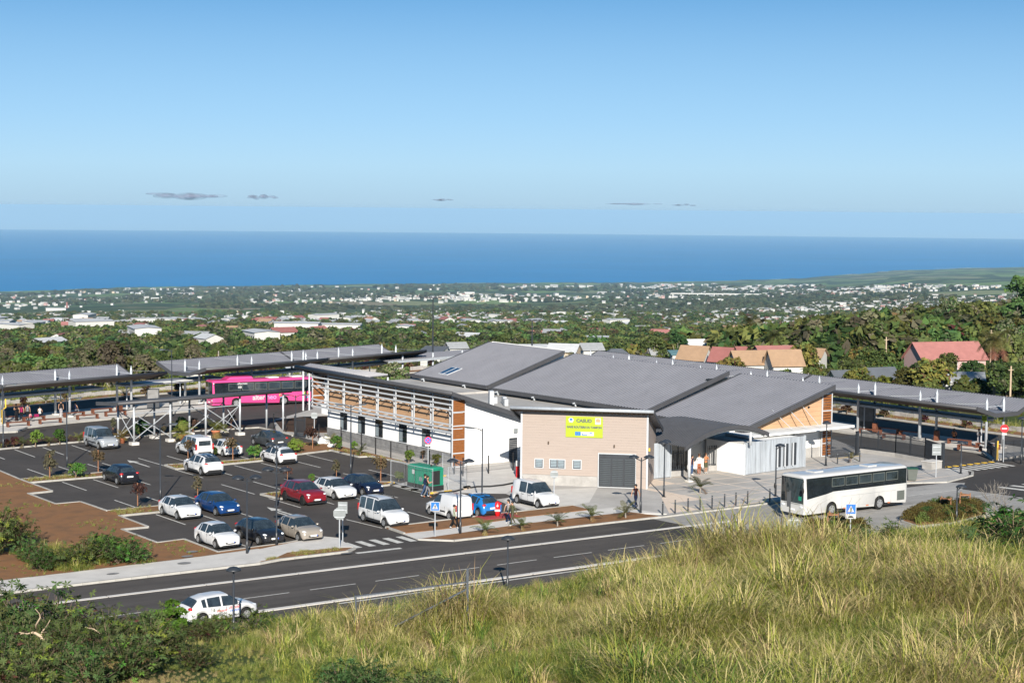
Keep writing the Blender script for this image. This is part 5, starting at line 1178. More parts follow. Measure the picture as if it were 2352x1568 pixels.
car('hatch', 'paint_navy', spot('B', 843, 1458), S_, 'black hatchback parked right of the white one', (1, .98, 1))
car('hatch', 'paint_beige', spot('F', 228, 390), S_, 'beige grey hatchback parked by the stop sign', (.99, .98, 1.01))
car('hatch', 'paint_black', spot('E', 2035, 412), S_, 'black hatchback between white city car and beige car', (1.05, 1, 1))
car('hatch', 'paint_white', spot('E', 1690, 449, .8), S_ + .03, 'small white city car at the corner of the car park', (.92, .95, 1.02))
car('mpv', 'paint_white', spot('F', 930, 269), S_, 'white people carrier with roof rails by the zebra crossing', (1.02, 1, 1), rails=True, cladding=True)
car('mpv', 'paint_white', spot('F', 1468, 212, .8), N_h, 'white panel van seen from behind next to the blue car', (.93, .93, .95), panel=2, grille=False)
car('hatch', 'paint_azure', spot('F', 1706, 190, .8), N_h, 'bright blue car with dark roof seen from behind', (.98, 1, 1.03), roofm='paint_black', cladding=True)
car('mpv', 'paint_white', spot('G', 320, 392), S_, 'white delivery van with grey bumper in front of the tan block', (.96, .95, 1), panel=1, cladding=True)
p = at('E', 1842, 1072); dc = car('hatch', 'paint_white', (p.x, p.y + .85), .01, 'white car with lettering driving along the road', (1.02, 1, 1))
for (tx, z, s, m_) in ((-.15, .62, .13, 'sign_red'), (.55, .72, .16, 'sign_red'), (.6, .56, .14, 'sign_blue')):
    for i in range(7): MB().bar((tx + i * .085 - .3, -.89, z), (tx + i * .085 - .25, -.89, z + s * .8), .008, .03).build('lettering_stroke', m_, dc)

# ---- buses (front towards -x locally = local +x forward)
def bus(name, label, pos, heading, L, H, paintm, wx, panes, glass_z, swoop, extra):
    t = thing('bus', label, 'bus', (pos[0], pos[1], 0), heading); Wd = 1.26; r = .48
    sec = lambda w, z0, z1: [(-w * .97, z0), (-w, z0 + .25), (-w, z1 - .35), (-w * .97, z1 - .12), (-w * .86, z1 - .02), (-w * .5, z1 + .02), (0, z1 + .03), (w * .5, z1 + .02), (w * .86, z1 - .02), (w * .97, z1 - .12), (w, z1 - .35), (w, z0 + .25), (w * .97, z0)]
    xs = set([-L / 2, -L / 2 + .08, -L / 2 + .25, L / 2 - .5, L / 2 - .22, L / 2 - .06, L / 2]); R = r + .09
    for w in wx:
        for k in range(15): xs.add(w - R + 2 * R * k / 14)
    xs = sorted(xs); V = []; n = 13; F_ = []
    for x in xs:
        e = min(1, (L / 2 - abs(x)) / .25); w = Wd * (.93 + .07 * math.sqrt(max(0, e))); zt_ = H - .12 * (1 - math.sqrt(max(0, e))); z0 = .30
        for q in wx:
            if abs(x - q) < R: z0 = max(z0, r + math.sqrt(max(0, R * R - (x - q) ** 2)))
        sc2 = sec(w, z0, zt_)
        sc2[1] = (sc2[1][0], max(sc2[1][1], z0 + .05)); sc2[11] = (sc2[11][0], max(sc2[11][1], z0 + .05))
        V += [(x, y, z) for y, z in sc2]
    for i in range(len(xs) - 1):
        for j in range(n - 1): F_.append((i * n + j, i * n + j + 1, (i + 1) * n + j + 1, (i + 1) * n + j))
    F_.append(tuple(range(n - 1, -1, -1))); F_.append(tuple((len(xs) - 1) * n + k for k in range(n)))
    b = MB(); b.add(V, F_); bo_ = b.build('body', paintm, t, True)
    for p in bo_.data.polygons:
        if len(p.vertices) > 4: p.use_smooth = False
    MB().box(-L / 2 + .2, L / 2 - .2, -1.05, 1.05, .22, .7).build('underbody', 'black_plastic', t)
    z0, z1 = glass_z
    for s in (-1, 1):       # dark glass band with the driver's window swooping down
        y = s * (Wd + .004); pts = [(-L / 2 + .16, z0), (L / 2 - swoop[0], z0), (L / 2 - swoop[0] + .6, z0 - .12), (L / 2 - .25, swoop[1]), (L / 2 - .14, z1), (-L / 2 + .16, z1)]
        m = MB(); k = len(pts); a = [(x, y, z) for x, z in pts]; c = [(x, y - s * .03, z) for x, z in pts]; m.add(a + c, [tuple(range(k)) if s < 0 else tuple(range(k - 1, -1, -1))] + [(i, k + i, k + (i + 1) % k, (i + 1) % k) for i in range(k)])
        bd = m.build('window_band', 'glass', t)
        for (x0, x1) in panes:
            f = MB().box(x0, x1, y - .004 if s > 0 else y - .008, y + .008 if s > 0 else y + .004, z0 + (z1 - z0) * .30, z1 - .14).build('window', 'letter_grey', bd); 
            MB().box(x0 + .05, x1 - .05, y + (.009 if s > 0 else -.013), y + (.013 if s > 0 else -.009), z0 + (z1 - z0) * .30 + .05, z1 - .19).build('pane', 'car_glass', bd)
    # front and rear glass
    mb = MB(); mb.add([(L / 2 + .012, -Wd * .9, 1.08), (L / 2 + .012, Wd * .9, 1.08), (L / 2 + .012, Wd * .88, H - .22), (L / 2 + .012, -Wd * .88, H - .22), (L / 2 - .2, -Wd * .985, 1.08), (L / 2 - .2, Wd * .985, 1.08), (L / 2 - .2, Wd * .965, H - .32), (L / 2 - .2, -Wd * .965, H - .32)], [(0, 1, 2, 3), (1, 5, 6, 2), (4, 0, 3, 7)]); mb.build('windscreen', 'bus_screen', t, True)
    MB().box(-L / 2 - .012, -L / 2 + .02, -1.0, 1.0, 1.6, H - .5).build('rear_window', 'glass', t)
    MB().box(L / 2 - .02, L / 2 + .03, -.26, .26, .52, .64).build('number_plate', 'plate', t)
    for s in (-1, 1):
        MB().ell((L / 2 - .06, s * .92, .82), (.1, .26, .12), 10, 6).build('headlight', 'head_lamp', t, True); MB().box(-L / 2 - .02, -L / 2 + .02, s * 1.05 - .08, s * 1.05 + .08, .9, 1.3).build('tail_light', 'tail_lamp', t)
        m = MB().tube([(L / 2 - .1, s * 1.1, H - .35), (L / 2 + .3, s * 1.35, H - .45), (L / 2 + .35, s * 1.4, H - .7)], .025, 6).build('mirror_arm', 'black_plastic', t); MB().ell((L / 2 + .35, s * 1.42, H - 1.0), (.07, .12, .24), 8, 6).build('mirror', 'black_plastic', m, True)
    ty, rim, gap = wheel_meshes(r, .28)
    for x in wx:
        for s in (-1, 1):
            wo = part('wheel', ty, t); wo.location = (x, s * (Wd - .15), r); wo.rotation_euler = (0, 0, 0 if s < 0 else math.pi); part('rim', rim, wo); part('spoke_gap', gap, wo)
    extra(t, L, H, Wd); return t
mat('bus_screen', (.018, .028, .032), .06, spec=.8, scale=.8, var=.5)
def ex_white(t, L, H, Wd):
    for x in (L / 2 - 2.2, -L / 2 + 3.0): MB().box(x - .45, x + .45, -.45, .45, H + .02, H + .10).build('roof_hatch', 'paint_bus', t)
    for s in (-1, 1):
        MB().box(-L / 2 + .35, -L / 2 + 1.15, s * Wd - .015, s * Wd + .015, .55, 1.25).build('vent_grille', 'letter_grey', t)
        for x in (-3.5, -1.2, 1.2): MB().box(x, x + .25, s * Wd - .012, s * Wd + .018, .42, .50).build('marker_lamp', 'terracotta', t)
        for x in (-3.6, -2.3, -.2, 1.6): MB().box(x, x + .012, s * (Wd + .001) - .006, s * (Wd + .001) + .006, .42, 1.32).build('panel_seam', 'sign_back', t)
        MB().box(-4.1, 1.6, s * (Wd + .001) - .006, s * (Wd + .001) + .006, 1.33, 1.345).build('panel_seam', 'sign_back', t)
    MB().box(L / 2 + .0, L / 2 + .03, -.8, .8, 1.0, 1.02).build('panel_seam', 'letter_grey', t)
    MB().box(L / 2 + .015, L / 2 + .03, .65, .95, 1.3, 1.6).build('destination_card', 'generator_green', t)
    MB().bar((L / 2 + .03, -.5, 1.3), (L / 2 + .03, .2, 1.36), .02).build('wiper', 'black_plastic', t)
WBH = math.pi
bus('bus', 'white coach-style bus standing on the concrete in front of station', (12.95, -33.05), WBH, 10.8, 3.12, 'paint_bus', (-2.4, 2.62), [(-4.3 + i * 1.42, -3.0 + i * 1.42) for i in range(5)], (1.78, 2.92), (2.9, 1.4), ex_white)
def ex_pink(t, L, H, Wd):
    m = MB(); m.add([(L / 2 - 4.8, -.85, H + .02), (L / 2 - 1.7, -.85, H + .02), (L / 2 - 1.7, .85, H + .02), (L / 2 - 4.8, .85, H + .02), (L / 2 - 4.7, -.7, H + .3), (L / 2 - 2.2, -.7, H + .3), (L / 2 - 2.2, .7, H + .3), (L / 2 - 4.7, .7, H + .3)], [(4, 5, 6, 7), (0, 1, 5, 4), (1, 2, 6, 5), (2, 3, 7, 6), (3, 0, 4, 7)]); m.build('air_conditioning_pod', 'paint_pink', t)
    for x in (-1.2, -4): MB().box(x - .8, x + .4, -.5, .5, H + .03, H + .10).build('roof_hatch', 'offwhite', t)
    # -y is the side away; the viewer sees +y (bus faces left)
    y = Wd + .012; R_ = (math.pi / 2, 0, math.pi)
    text('alter', .78, 'sign_white', (.65, y, .98), R_, t, 'lettering', bold=.02); text('neo', .78, 'lilac', (-.85, y, .98), R_, t, 'lettering', bold=.01)
    text('alterneo', .34, 'sign_white', (L / 2 - 3.4, y + .005, 2.60), R_, t, 'lettering', bold=.008); MB().box(L / 2 - 3.3, L / 2 - 2.9, y - .01, y + .006, 2.1, 2.32).build('number_card', 'sign_white', t); text('812', .2, 'letter_grey', (L / 2 - 3.1, y + .008, 2.21), R_, t, 'lettering')
    for (x0, sc__) in ((-1.75, .6), (-4.7, 1.0)):
        for (dx, dz, m_, a) in ((0, 0, 'leaf_lime', 1.15), (-.22, -.06, 'leaf_orange', .75), (-.1, -.32, 'leaf_cyan', .25)):
            c, s = math.cos(math.pi - a), math.sin(math.pi - a); q = [(-.1, 0), (.25, .11), (.62, .02), (.25, -.07)]
            mb = MB(); mb.add([(x0 + sc__ * (dx + u * c - v * s), y - .004 , 1.05 + sc__ * (dz + u * s + v * c)) for u, v in q], [(0, 1, 2, 3)]); mb.build('leaf_logo', m_, t)
mat('lilac', (.35, .25, .48), .5); mat('leaf_lime', (.28, .45, .05), .5); mat('leaf_orange', (.55, .14, .03), .5); mat('leaf_cyan', (.05, .32, .48), .5)
pf, pr_ = at('A', 2140, 675), at('B', 212, 655); hd = math.atan2(pf.y - pr_.y, pf.x - pr_.x); mid_ = (pf + pr_) / 2
bx = mid_ + Vector((math.cos(hd + math.pi / 2), math.sin(hd + math.pi / 2), 0)) * -1.2 + Vector((math.cos(hd), math.sin(hd), 0)) * -.45
bus('bus', 'bright pink city bus with coloured leaf logo pulling in behind the walkway', (bx.x, bx.y), hd, 11.9, 3.0, 'paint_pink', (-2.35, 3.25), [(-5.0 + i * 1.55, -3.6 + i * 1.55) for i in range(6)], (1.45, 2.78), (2.4, 1.15), ex_pink)

# ------------------------------------------------------------------ people
SKIN = {'a': 'skin_tan', 'b': 'skin_brown'}
mat('skin_tan', (.34, .19, .12), .6, var=.06); mat('skin_brown', (.16, .085, .05), .6, var=.06); mat('hair_black', (.012, .010, .009), .5); mat('hair_brown', (.07, .035, .018), .5)
CLO = {'black': (.012, .012, .014), 'white': (.46, .46, .45), 'navy': (.012, .018, .045), 'rust': (.28, .085, .035), 'olive': (.07, .075, .04), 'sage': (.24, .26, .19), 'pink': (.38, .19, .18), 'magenta': (.22, .015, .07), 'grey': (.15, .15, .16), 'denim': (.04, .07, .14), 'orange': (.40, .16, .07), 'pattern': (.28, .26, .27), 'camo': (.07, .065, .045), 'redblack': (.03, .012, .014)}
for k_, v_ in CLO.items(): mat('cloth_' + k_, v_, .9, spec=.1, var=.22 if k_ not in ('camo', 'pattern') else .7, scale=9)
def person(p, rz, pose, top, bottom, label, skin='skin_tan', hair='hair_black', long_hair=False, sleeves='short', shorts=False, h=1.68, shoe='cloth_white', lean=0., arms=None, z=0.):
    """One skinned figure facing local -y."""
    J = {}; E = []; 
    def j(n, x, y, zz, r, par=None, m=None): J[n] = (Vector((x, y, zz)), r, m); (E.append((par, n)) if par else None)
    sit = pose == 'sit'; hip = .50 if sit else .94
    j('pelvis', 0, 0, hip, .125, None, bottom); j('waist', 0, -.01 - lean * .2, hip + .18, .115, 'pelvis', top); j('chest', 0, -.02 - lean * .5, hip + .38, .135, 'waist', top); j('neck', 0, -.02 - lean * .8, hip + .54, .052, 'chest', skin)
    j('head', 0, -.035 - lean, hip + .64, .088, 'neck', skin); j('crown', 0, -.025 - lean, hip + .74, .075, 'head', skin); j('nose', 0, -.135 - lean, hip + .645, .014, 'head', skin)
    st = 1 if pose == 'walk' else 0
    for s, nm in ((-1, 'r'), (1, 'l')):
        cy = -.02 - lean * .5
        j('sh' + nm, s * .17, cy, hip + .46, .062, 'chest', top)
        ay, by = (s * st * .12, s * st * .17) if not arms else (-.10, -.26); ez = .20; wz = -.02 if not arms else .26
        if sit: ay, by, ez, wz = -.08, -.26, .20, .12
        j('el' + nm, s * .235, cy + ay, hip + ez, .042, 'sh' + nm, top if sleeves == 'long' else skin)
        j('wr' + nm, s * (.25 if not (arms or sit) else .14), cy + by, hip + wz, .030, 'el' + nm, top if sleeves == 'long' else skin)
        d = (J['wr' + nm][0] - J['el' + nm][0]).normalized(); w = J['wr' + nm][0]
        pm = w + d * .07; j('pa' + nm, pm.x, pm.y, pm.z, .030, 'wr' + nm, skin)
        for f in range(4):
            q = pm + d * (.05 + .012 * (1.5 - abs(f - 1.4))) + Vector((0, (f - 1.5) * .016, 0)); j('f%d%s' % (f, nm), q.x, q.y, q.z, .0085, 'pa' + nm, skin)
        q = w + d * .05 + Vector((-s * .02, -.035, 0)); j('th' + nm, q.x, q.y, q.z, .009, 'wr' + nm, skin)
        hx = s * .085; j('hip' + nm, hx, 0, hip - .06, .092, 'pelvis', bottom)
        if sit: kn = (hx * 1.2, -.40, .50); an = (hx * 1.2, -.40, .09)
        else: kn = (hx * 1.05, -.04 - s * st * .14, .50); an = (hx, .01 - s * st * .30 + (.12 if st and s > 0 else 0), .09 + (.05 if st and s < 0 else 0))
        j('kn' + nm, *kn, .062, 'hip' + nm, bottom); j('an' + nm, *an, .042, 'kn' + nm, skin if shorts else bottom); j('to' + nm, an[0], an[1] - .15, max(.035, an[2] - .05), .036, 'an' + nm, shoe)
    names = list(J); me = bpy.data.meshes.new('person'); me.from_pydata([J[n][0] for n in names], [(names.index(a), names.index(b)) for a, b in E], [])
    o = bpy.data.objects.new('person', me); COL.objects.link(o)
    o.modifiers.new('skin', 'SKIN'); o.modifiers.new('sub', 'SUBSURF').levels = 1
    if not me.skin_vertices: 
        bm = bmesh.new(); bm.from_mesh(me); bm.verts.layers.skin.verify(); bm.to_mesh(me); bm.free()
    sv = me.skin_vertices[0].data
    for i, n in enumerate(names): sv[i].radius = (J[n][1], J[n][1] * (.72 if n in ('pelvis', 'waist', 'chest') else 1)); sv[i].use_root = n == 'pelvis'
    bpy.context.view_layer.update(); dg = bpy.context.evaluated_depsgraph_get(); m2 = bpy.data.meshes.new_from_object(o.evaluated_get(dg))
    bpy.data.objects.remove(o)
    mats = sorted({J[n][2] for n in names}); m2.materials.clear()
    for m in mats: m2.materials.append(MATS[m])
    seg = [(J[a][0], J[b][0], J[b][2]) for a, b in E]
    for pl in m2.polygons:
        c = pl.center; best = 9; bmn = None
        for a, b, m in seg:
            ab = b - a; f = max(0, min(1, (c - a).dot(ab) / max(1e-9, ab.length_squared))); dd = (c - a - ab * f).length
            if dd < best: best = dd; bmn = m
        if c.z > hip + .50: bmn = skin
        elif abs(c.x) < .17 and hip + .02 < c.z <= hip + .50 and abs(c.y) < .2: bmn = top
        pl.material_index = mats.index(bmn); pl.use_smooth = True
    t = bpy.data.objects.new('person', m2); COL.objects.link(t); t.location = (p[0], p[1], p[2] if len(p) > 2 else z); t.rotation_euler = (0, 0, rz); t.scale = (h / 1.68,) * 3; tag(t, label, 'person')
    hb = MB(); hb.ell((0, -.005 - lean, hip + .70), (.098, .112, .105), 12, 8)
    if long_hair: hb.ell((0, .05 - lean, hip + .56), (.085, .06, .2), 10, 6)
    hm = hb.build('hair', hair, t, True)
    ey = MB(); [ey.ell((s * .034, -.118 - lean, hip + .665), (.012, .006, .008), 6, 4) for s in (-1, 1)]; ey.build('eyes', 'hair_black', t)
    return t
TOW = VR      # facing the viewer
def G_(k, x, y, z=0): return at(k, x, y, z)
person(G_('F', 1590, 303, .06), TOW + 1.3, 'walk', 'cloth_sage', 'cloth_black', 'person in pale green jacket and black skirt walking on the near pavement', long_hair=False, sleeves='long', h=1.62)
person(G_('F', 2035, 258, .06), TOW - .9, 'walk', 'cloth_pattern', 'cloth_navy', 'person in patterned top and dark jeans walking past the hydrant', long_hair=True, h=1.64)
person(G_('F', 2068, 280, .06), TOW - .9, 'walk', 'cloth_olive', 'cloth_camo', 'person in olive shirt and camouflage trousers on the pavement', h=1.70, sleeves='long')
person(G_('G', 1305, 415, .03), TOW - .7, 'walk', 'cloth_redblack', 'cloth_navy', 'man in black and red T-shirt walking past the lamp post', h=1.78, shoe='cloth_black')
person(G_('B', 1490, 1485), TOW + 1.6, 'walk', 'cloth_navy', 'cloth_denim', 'person in dark blue jacket walking past the generator', h=1.72, sleeves='long')
person(G_('B', 1512, 1492), TOW + 1.6, 'walk', 'cloth_black', 'cloth_grey', 'person in black top and grey trousers beside the generator', h=1.66, shoe='cloth_orange', arms=True)
person(G_('C', 1878, 1285), TOW + 3.4, 'stand', 'cloth_white', 'cloth_rust', 'person in white sweater and rust trousers at the entrance', h=1.72, hair='hair_brown', sleeves='long')
person(G_('C', 1938, 1272), TOW + .6, 'stand', 'cloth_orange', 'cloth_olive', 'person in orange top and shorts talking at the entrance', h=1.68, hair='hair_brown', shorts=True, arms=True)
person(G_('C', 1812, 1288), TOW + 1.0, 'stand', 'cloth_navy', 'cloth_denim', 'person in blue behind the entrance column', h=1.66)
BZ = .165
person(G_('A', 147, 800, BZ), TOW + .5, 'stand', 'cloth_black', 'cloth_black', 'person dressed all in black standing on the left platform', h=1.72, arms=True, shoe='cloth_black')
person(G_('A', 195, 800, BZ), TOW + 2.9, 'stand', 'cloth_magenta', 'cloth_black', 'person with magenta backpack in the group on left platform', h=1.68, long_hair=True)
person(G_('A', 250, 795, BZ), TOW + 3.2, 'stand', 'cloth_grey', 'cloth_black', 'person in grey top in the group on left platform', h=1.70)
person(G_('A', 360, 775, BZ), TOW + 3.0, 'sit', 'cloth_white', 'cloth_black', 'person in white top sitting on a bench of left platform', h=1.66)
person(G_('A', 552, 765, BZ), TOW + .4, 'stand', 'cloth_black', 'cloth_pattern', 'person in patterned trousers standing beside the column', h=1.68, long_hair=True)
person(G_('A', 680, 738, BZ), TOW + 2.6, 'sit', 'cloth_navy', 'cloth_grey', 'person in dark blue sitting behind the second column', h=1.70)
person(G_('D', 1718, 985, BZ), TOW + 2.6, 'sit', 'cloth_orange', 'cloth_black', 'person in orange top sitting on a bench of the right platform', h=1.66, hair='hair_black', long_hair=True, sleeves='long')
person(G_('D', 1940, 1035, BZ), TOW + .3, 'stand', 'cloth_grey', 'cloth_pattern', 'person in grey jacket standing by the end column of right platform', h=1.68, sleeves='long', arms=True)
p = G_('A', 275, 770, BZ + .47); t = thing('school_bag', 'small pink rucksack lying on the bench of left platform', 'bag', p); MB().ell((0, 0, .2), (.16, .11, .22), 10, 8).build('body', 'cloth_pink', t, True); MB().box(-.1, .1, -.13, -.10, .06, .2).build('pocket', 'cloth_magenta', t)
p = G_('A', 330, 762, BZ + .47); t = thing('shopping_bag', 'dark red bag next to the seated person', 'bag', p); MB().box(-.22, .22, -.1, .1, 0, .28).build('body', 'cloth_magenta', t); MB().tube([(-.1, 0, .28), (0, 0, .4), (.1, 0, .28)], .012, 5).build('handle', 'cloth_black', t)

# ------------------------------------------------------------------ generator, site fence, hose, hydrant, bin
g0, g1 = at('B', 1335, 1395), at('B', 1545, 1440); gd = math.atan2(g1.y - g0.y, g1.x - g0.x); gl = (g1 - g0).length
t = thing('generator', 'green diesel generator with black base behind site fence', 'generator', (g0.x, g0.y, 0), gd)
gw = 1.25; gl = 3.0
b_ = MB(); b_.box(0, gl, 0, gw, .42, 1.72); b_.build('housing', 'generator_green', t)
mb = MB(); mb.add([(-.05, -.05, 1.722), (gl + .05, -.05, 1.722), (gl + .05, gw + .05, 1.722), (-.05, gw + .05, 1.722), (.1, .12, 1.86), (gl - .1, .12, 1.86), (gl - .1, gw - .12, 1.86), (.1, gw - .12, 1.86)], [(3, 2, 1, 0), (4, 5, 6, 7), (0, 1, 5, 4), (1, 2, 6, 5), (2, 3, 7, 6), (3, 0, 4, 7)]); mb.build('roof', 'generator_green', t)
MB().box(-.03, gl + .03, -.03, gw + .03, 0, .42).build('base_tank', 'black_plastic', t)
MB().box(gl + .001, gl + .03, .12, gw - .35, .5, 1.6).build('control_panel', 'black_plastic', t)
for i in range(3): MB().box(.12 + i * .95, 1.0 + i * .95, -.02, -.001, .55, 1.6).build('door', 'generator_green', t)
for i in range(3): MB().box(.9 + i * .95, .96 + i * .95, -.035, -.02, 1.0, 1.1).build('handle', 'black_plastic', t)
MB().box(.6, .9, -.025, -.002, 1.15, 1.5).build('label_plate', 'sign_white', t); MB().box(1.55, 1.95, -.04, -.02, .7, 1.0).build('label_plate', 'sign_back', t); MB().tube([(2.3, .6, 1.86), (2.3, .6, 2.0)], .07, 8).build('exhaust', 'black_plastic', t)
def heras(a, b, label):
    a, b = Vector((a[0], a[1], 0)), Vector((b[0], b[1], 0)); t = thing('site_fence', label, 'fence', group='temporary mesh fence panels'); L = (b - a).length
    for p in (a, b): MB().tube([p, p + Vector((0, 0, 1.95))], .022, 6).build('post', 'galvanised', t); MB().box(-.3, .3, -.1, .1, 0, .12).build('foot', 'line_yellow', t).location = p
    for z in (.18, 1.9): MB().tube([a + Vector((0, 0, z)), b + Vector((0, 0, z))], .02, 6).build('rail', 'galvanised', t)
    n = int(L / .16); me = MB().box(-.003, .003, -.003, .003, .18, 1.9).mesh('wire', 'galvanised')
    for i in range(1, n): part('wire', me, t).location = a.lerp(b, i / n)
hp = [at('B', x, y) for x, y in ((1182, 1362), (1310, 1400), (1398, 1425), (1560, 1455), (1700, 1440), (1868, 1400), (1650, 1300))]
heras(hp[0], hp[1], 'mesh fence panel left of the generator'); heras(hp[1], hp[2], 'narrow mesh fence panel at the generator corner'); heras(hp[2], hp[3], 'mesh fence panel in front of the generator'); heras(hp[4], hp[5], 'mesh fence panel right of the generator on the concrete'); heras(hp[5], hp[6], 'rear mesh fence panel between generator and timber screen')
pts = [at('B', x, y, .09) for x, y in ((1560, 1470), (1640, 1445), (1760, 1432), (1850, 1408), (1960, 1390), (2080, 1388), (2200, 1375), (2285, 1358))]
pts = [Vector((a_.x, a_.y, .07)) for a_ in pts]; o = MB().tube(pts, .075, 8).build('cable_duct', 'black_plastic', None, True); tag(o, 'black cable duct snaking over the concrete from the generator', 'cable')
for i, (x, y) in enumerate(((1590, 1455), (1850, 1420), (1895, 1410))): t = thing('wooden_block', 'small yellow wooden block under the cable duct, %s from the left' % od[i], 'block', at('B', x, y), .3); MB().box(-.2, .2, -.09, .09, 0, .1).build('body', 'pale_bark', t); MB().box(-.2, -.14, -.092, .092, .1, .13).build('lip', 'pale_bark', t)
p = at('F', 1945, 212); pad = MB().prism([(p.x - 1.5, p.y - .8), (p.x + 1.3, p.y - 1.0), (p.x + 1.4, p.y + .8), (p.x - 1.4, p.y + .9)], 0, .12).build('hydrant_pad', 'pad_red' if 'pad_red' in MATS else mat('pad_red', (.30, .05, .05), .8), None); tag(pad, kind='structure')
t = thing('fire_hydrant', 'red fire hydrant on a red pad beside the pavement', 'fire hydrant', (p.x, p.y, .12), VR)
MB().tube([(0, 0, 0), (0, 0, .12), (0, 0, .14), (0, 0, .8), (0, 0, .98), (0, 0, 1.06)], [.16, .16, .19, .20, .16, .04], 16).build('body', 'hydrant_red', t, True); MB().tube([(0, -.19, .75), (0, -.23, .75)], .08, 10).build('cap', 'sign_white', t); MB().box(-.2, .2, -.215, -.19, .35, .5).build('label_plate', 'sign_white', t)
p = at('D', 1335, 1340); t = thing('wheelie_bin', 'dark wheeled bin standing behind the white bus', 'bin', p, VR); mb = MB(); mb.add([(-.32, -.3, .08), (.32, -.3, .08), (.32, .3, .08), (-.32, .3, .08), (-.42, -.4, 1.02), (.42, -.4, 1.02), (.42, .4, 1.02), (-.42, .4, 1.02)], [(3, 2, 1, 0), (4, 5, 6, 7), (0, 1, 5, 4), (1, 2, 6, 5), (2, 3, 7, 6), (3, 0, 4, 7)]); mb.build('body', 'letter_grey', t); MB().box(-.46, .46, -.46, .44, 1.022, 1.1).build('lid', 'bin_green' if 'bin_green' in MATS else mat('bin_green', (.01, .06, .035), .5), t); [MB().tube([(s * .3, .3, .1), (s * .38, .3, .1)], .1, 10).build('wheel', 'rubber', t) for s in (-1, 1)]
p = at('C', 237, 1310); t = thing('fire_point', 'narrow red fire point post at the left corner of tan block', 'post', p); MB().box(-.1, .1, -.1, .1, 0, .95).build('body', 'hydrant_red', t); MB().box(-.11, .11, -.11, .11, .952, 1.4).build('head', 'offwhite', t)
# ------------------------------------------------------------------ vegetation
def leafmat(n, c, c2, tr=.3, ov=1.4): mat(n, c, .7, spec=.15, scale=.9, col2=c2, trans=tr, objvar=ov)
leafmat('leaf_dark', (0.033, 0.063, 0.021), (0.0825, 0.1275, 0.039)); leafmat('leaf_mid', (0.054, 0.0918, 0.0243), (0.1148, 0.1553, 0.0432)); leafmat('leaf_olive', (0.0775, 0.085, 0.045), (0.1562, 0.1562, 0.09))
leafmat('leaf_yellow', (0.0978, 0.1092, 0.0253), (0.184, 0.1725, 0.0403)); leafmat('leaf_rust', (0.0862, 0.0517, 0.0276), (0.138, 0.0862, 0.0403)); leafmat('leaf_bright', (0.066, 0.132, 0.0198), (0.11, 0.198, 0.033)); leafmat('leaf_croton', (0.022, 0.012, 0.01), (0.055, 0.022, 0.016)); leafmat('leaf_shrub', (0.0405, 0.0743, 0.0243), (0.0945, 0.1418, 0.0432), ov=.6)
leafmat('leaf_vine', (0.05, 0.11, 0.012), (0.09, 0.17, 0.02), ov=.3); leafmat('palm_leaf', (0.055, 0.085, 0.022), (0.11, 0.12, 0.04)); leafmat('palm_dry', (0.17, 0.12, 0.045), (0.24, 0.17, 0.07))
leafmat('grass_green', (0.075, 0.135, 0.022), (0.15, 0.21, 0.045), .35, .6); leafmat('grass_lime', (0.21, 0.25, 0.04), (0.34, 0.345, 0.08), .35, .5); leafmat('grass_straw', (0.45, 0.38, 0.15), (0.6, 0.52, 0.26), .35, .4); leafmat('grass_brown', (0.2, 0.14, 0.075), (0.3, 0.22, 0.12), .3, .5)

def crown_np(seed, rx, rz, nc, nl, leaf, cz, cr=.36, shell=.55, asp=1.5, conic=0., flat=0.):
    r = np.random.default_rng(seed); C = []
    while len(C) < nc:
        p = r.uniform(-1, 1, 3); d = np.linalg.norm(p)
        if d > 1 or d < shell * r.uniform(.3, 1): continue
        if p[2] < -.75: continue
        k = 1 - conic * (p[2] * .5 + .5); C.append((p[0] * rx * .8 * k, p[1] * rx * .8 * k, p[2] * rz * .85))
    C = np.array(C); R = rx * cr * r.uniform(.65, 1.2, nc) * (1 - conic * .6 * (C[:, 2] / rz * .5 + .5))
    n = nc * nl; ci = np.repeat(np.arange(nc), nl); d = r.normal(size=(n, 3)); d /= np.linalg.norm(d, axis=1)[:, None]; d[:, 2] = np.where(d[:, 2] < -.5, -d[:, 2], d[:, 2])
    P = C[ci] + d * (R[ci] * r.uniform(.6, 1.08, n) ** .6)[:, None] * np.array([1, 1, .8]); P[:, 2] += cz
    nr = d * .7 + r.normal(size=(n, 3)) * .55 + np.array([0, 0, .35]); nr /= np.linalg.norm(nr, axis=1)[:, None]
    a = np.cross(nr, r.normal(size=(n, 3))); a /= np.linalg.norm(a, axis=1)[:, None]; b = np.cross(nr, a)
    s = leaf * r.uniform(.6, 1.3, n)[:, None]
    V = np.stack([P - a * s * .5 * asp, P - b * s * .42, P + a * s * .5 * asp, P + b * s * .42], 1).reshape(-1, 3); F = np.arange(4 * n).reshape(n, 4)
    return V, F, C + np.array([0, 0, cz])
def trunk_mb(seed, h, r, C, m=5, lean=.2):
    rr = random.Random(seed); mb = MB(); top = Vector((rr.uniform(-lean, lean), rr.uniform(-lean, lean), h))
    mb.tube([(0, 0, -.6), (top.x * .3, top.y * .3, h * .4), top], [r * 1.25, r, r * .7], 7)
    for c in rr.sample(list(map(tuple, C)), min(m, len(C))):
        c = Vector(c); b0 = Vector((top.x * .6, top.y * .6, h * rr.uniform(.55, .95))); mb.tube([b0, b0.lerp(c, .5) + Vector((0, 0, -.1 * h * .2)), c], [r * .55, r * .38, r * .12], 5)
    return mb
TREES = {}
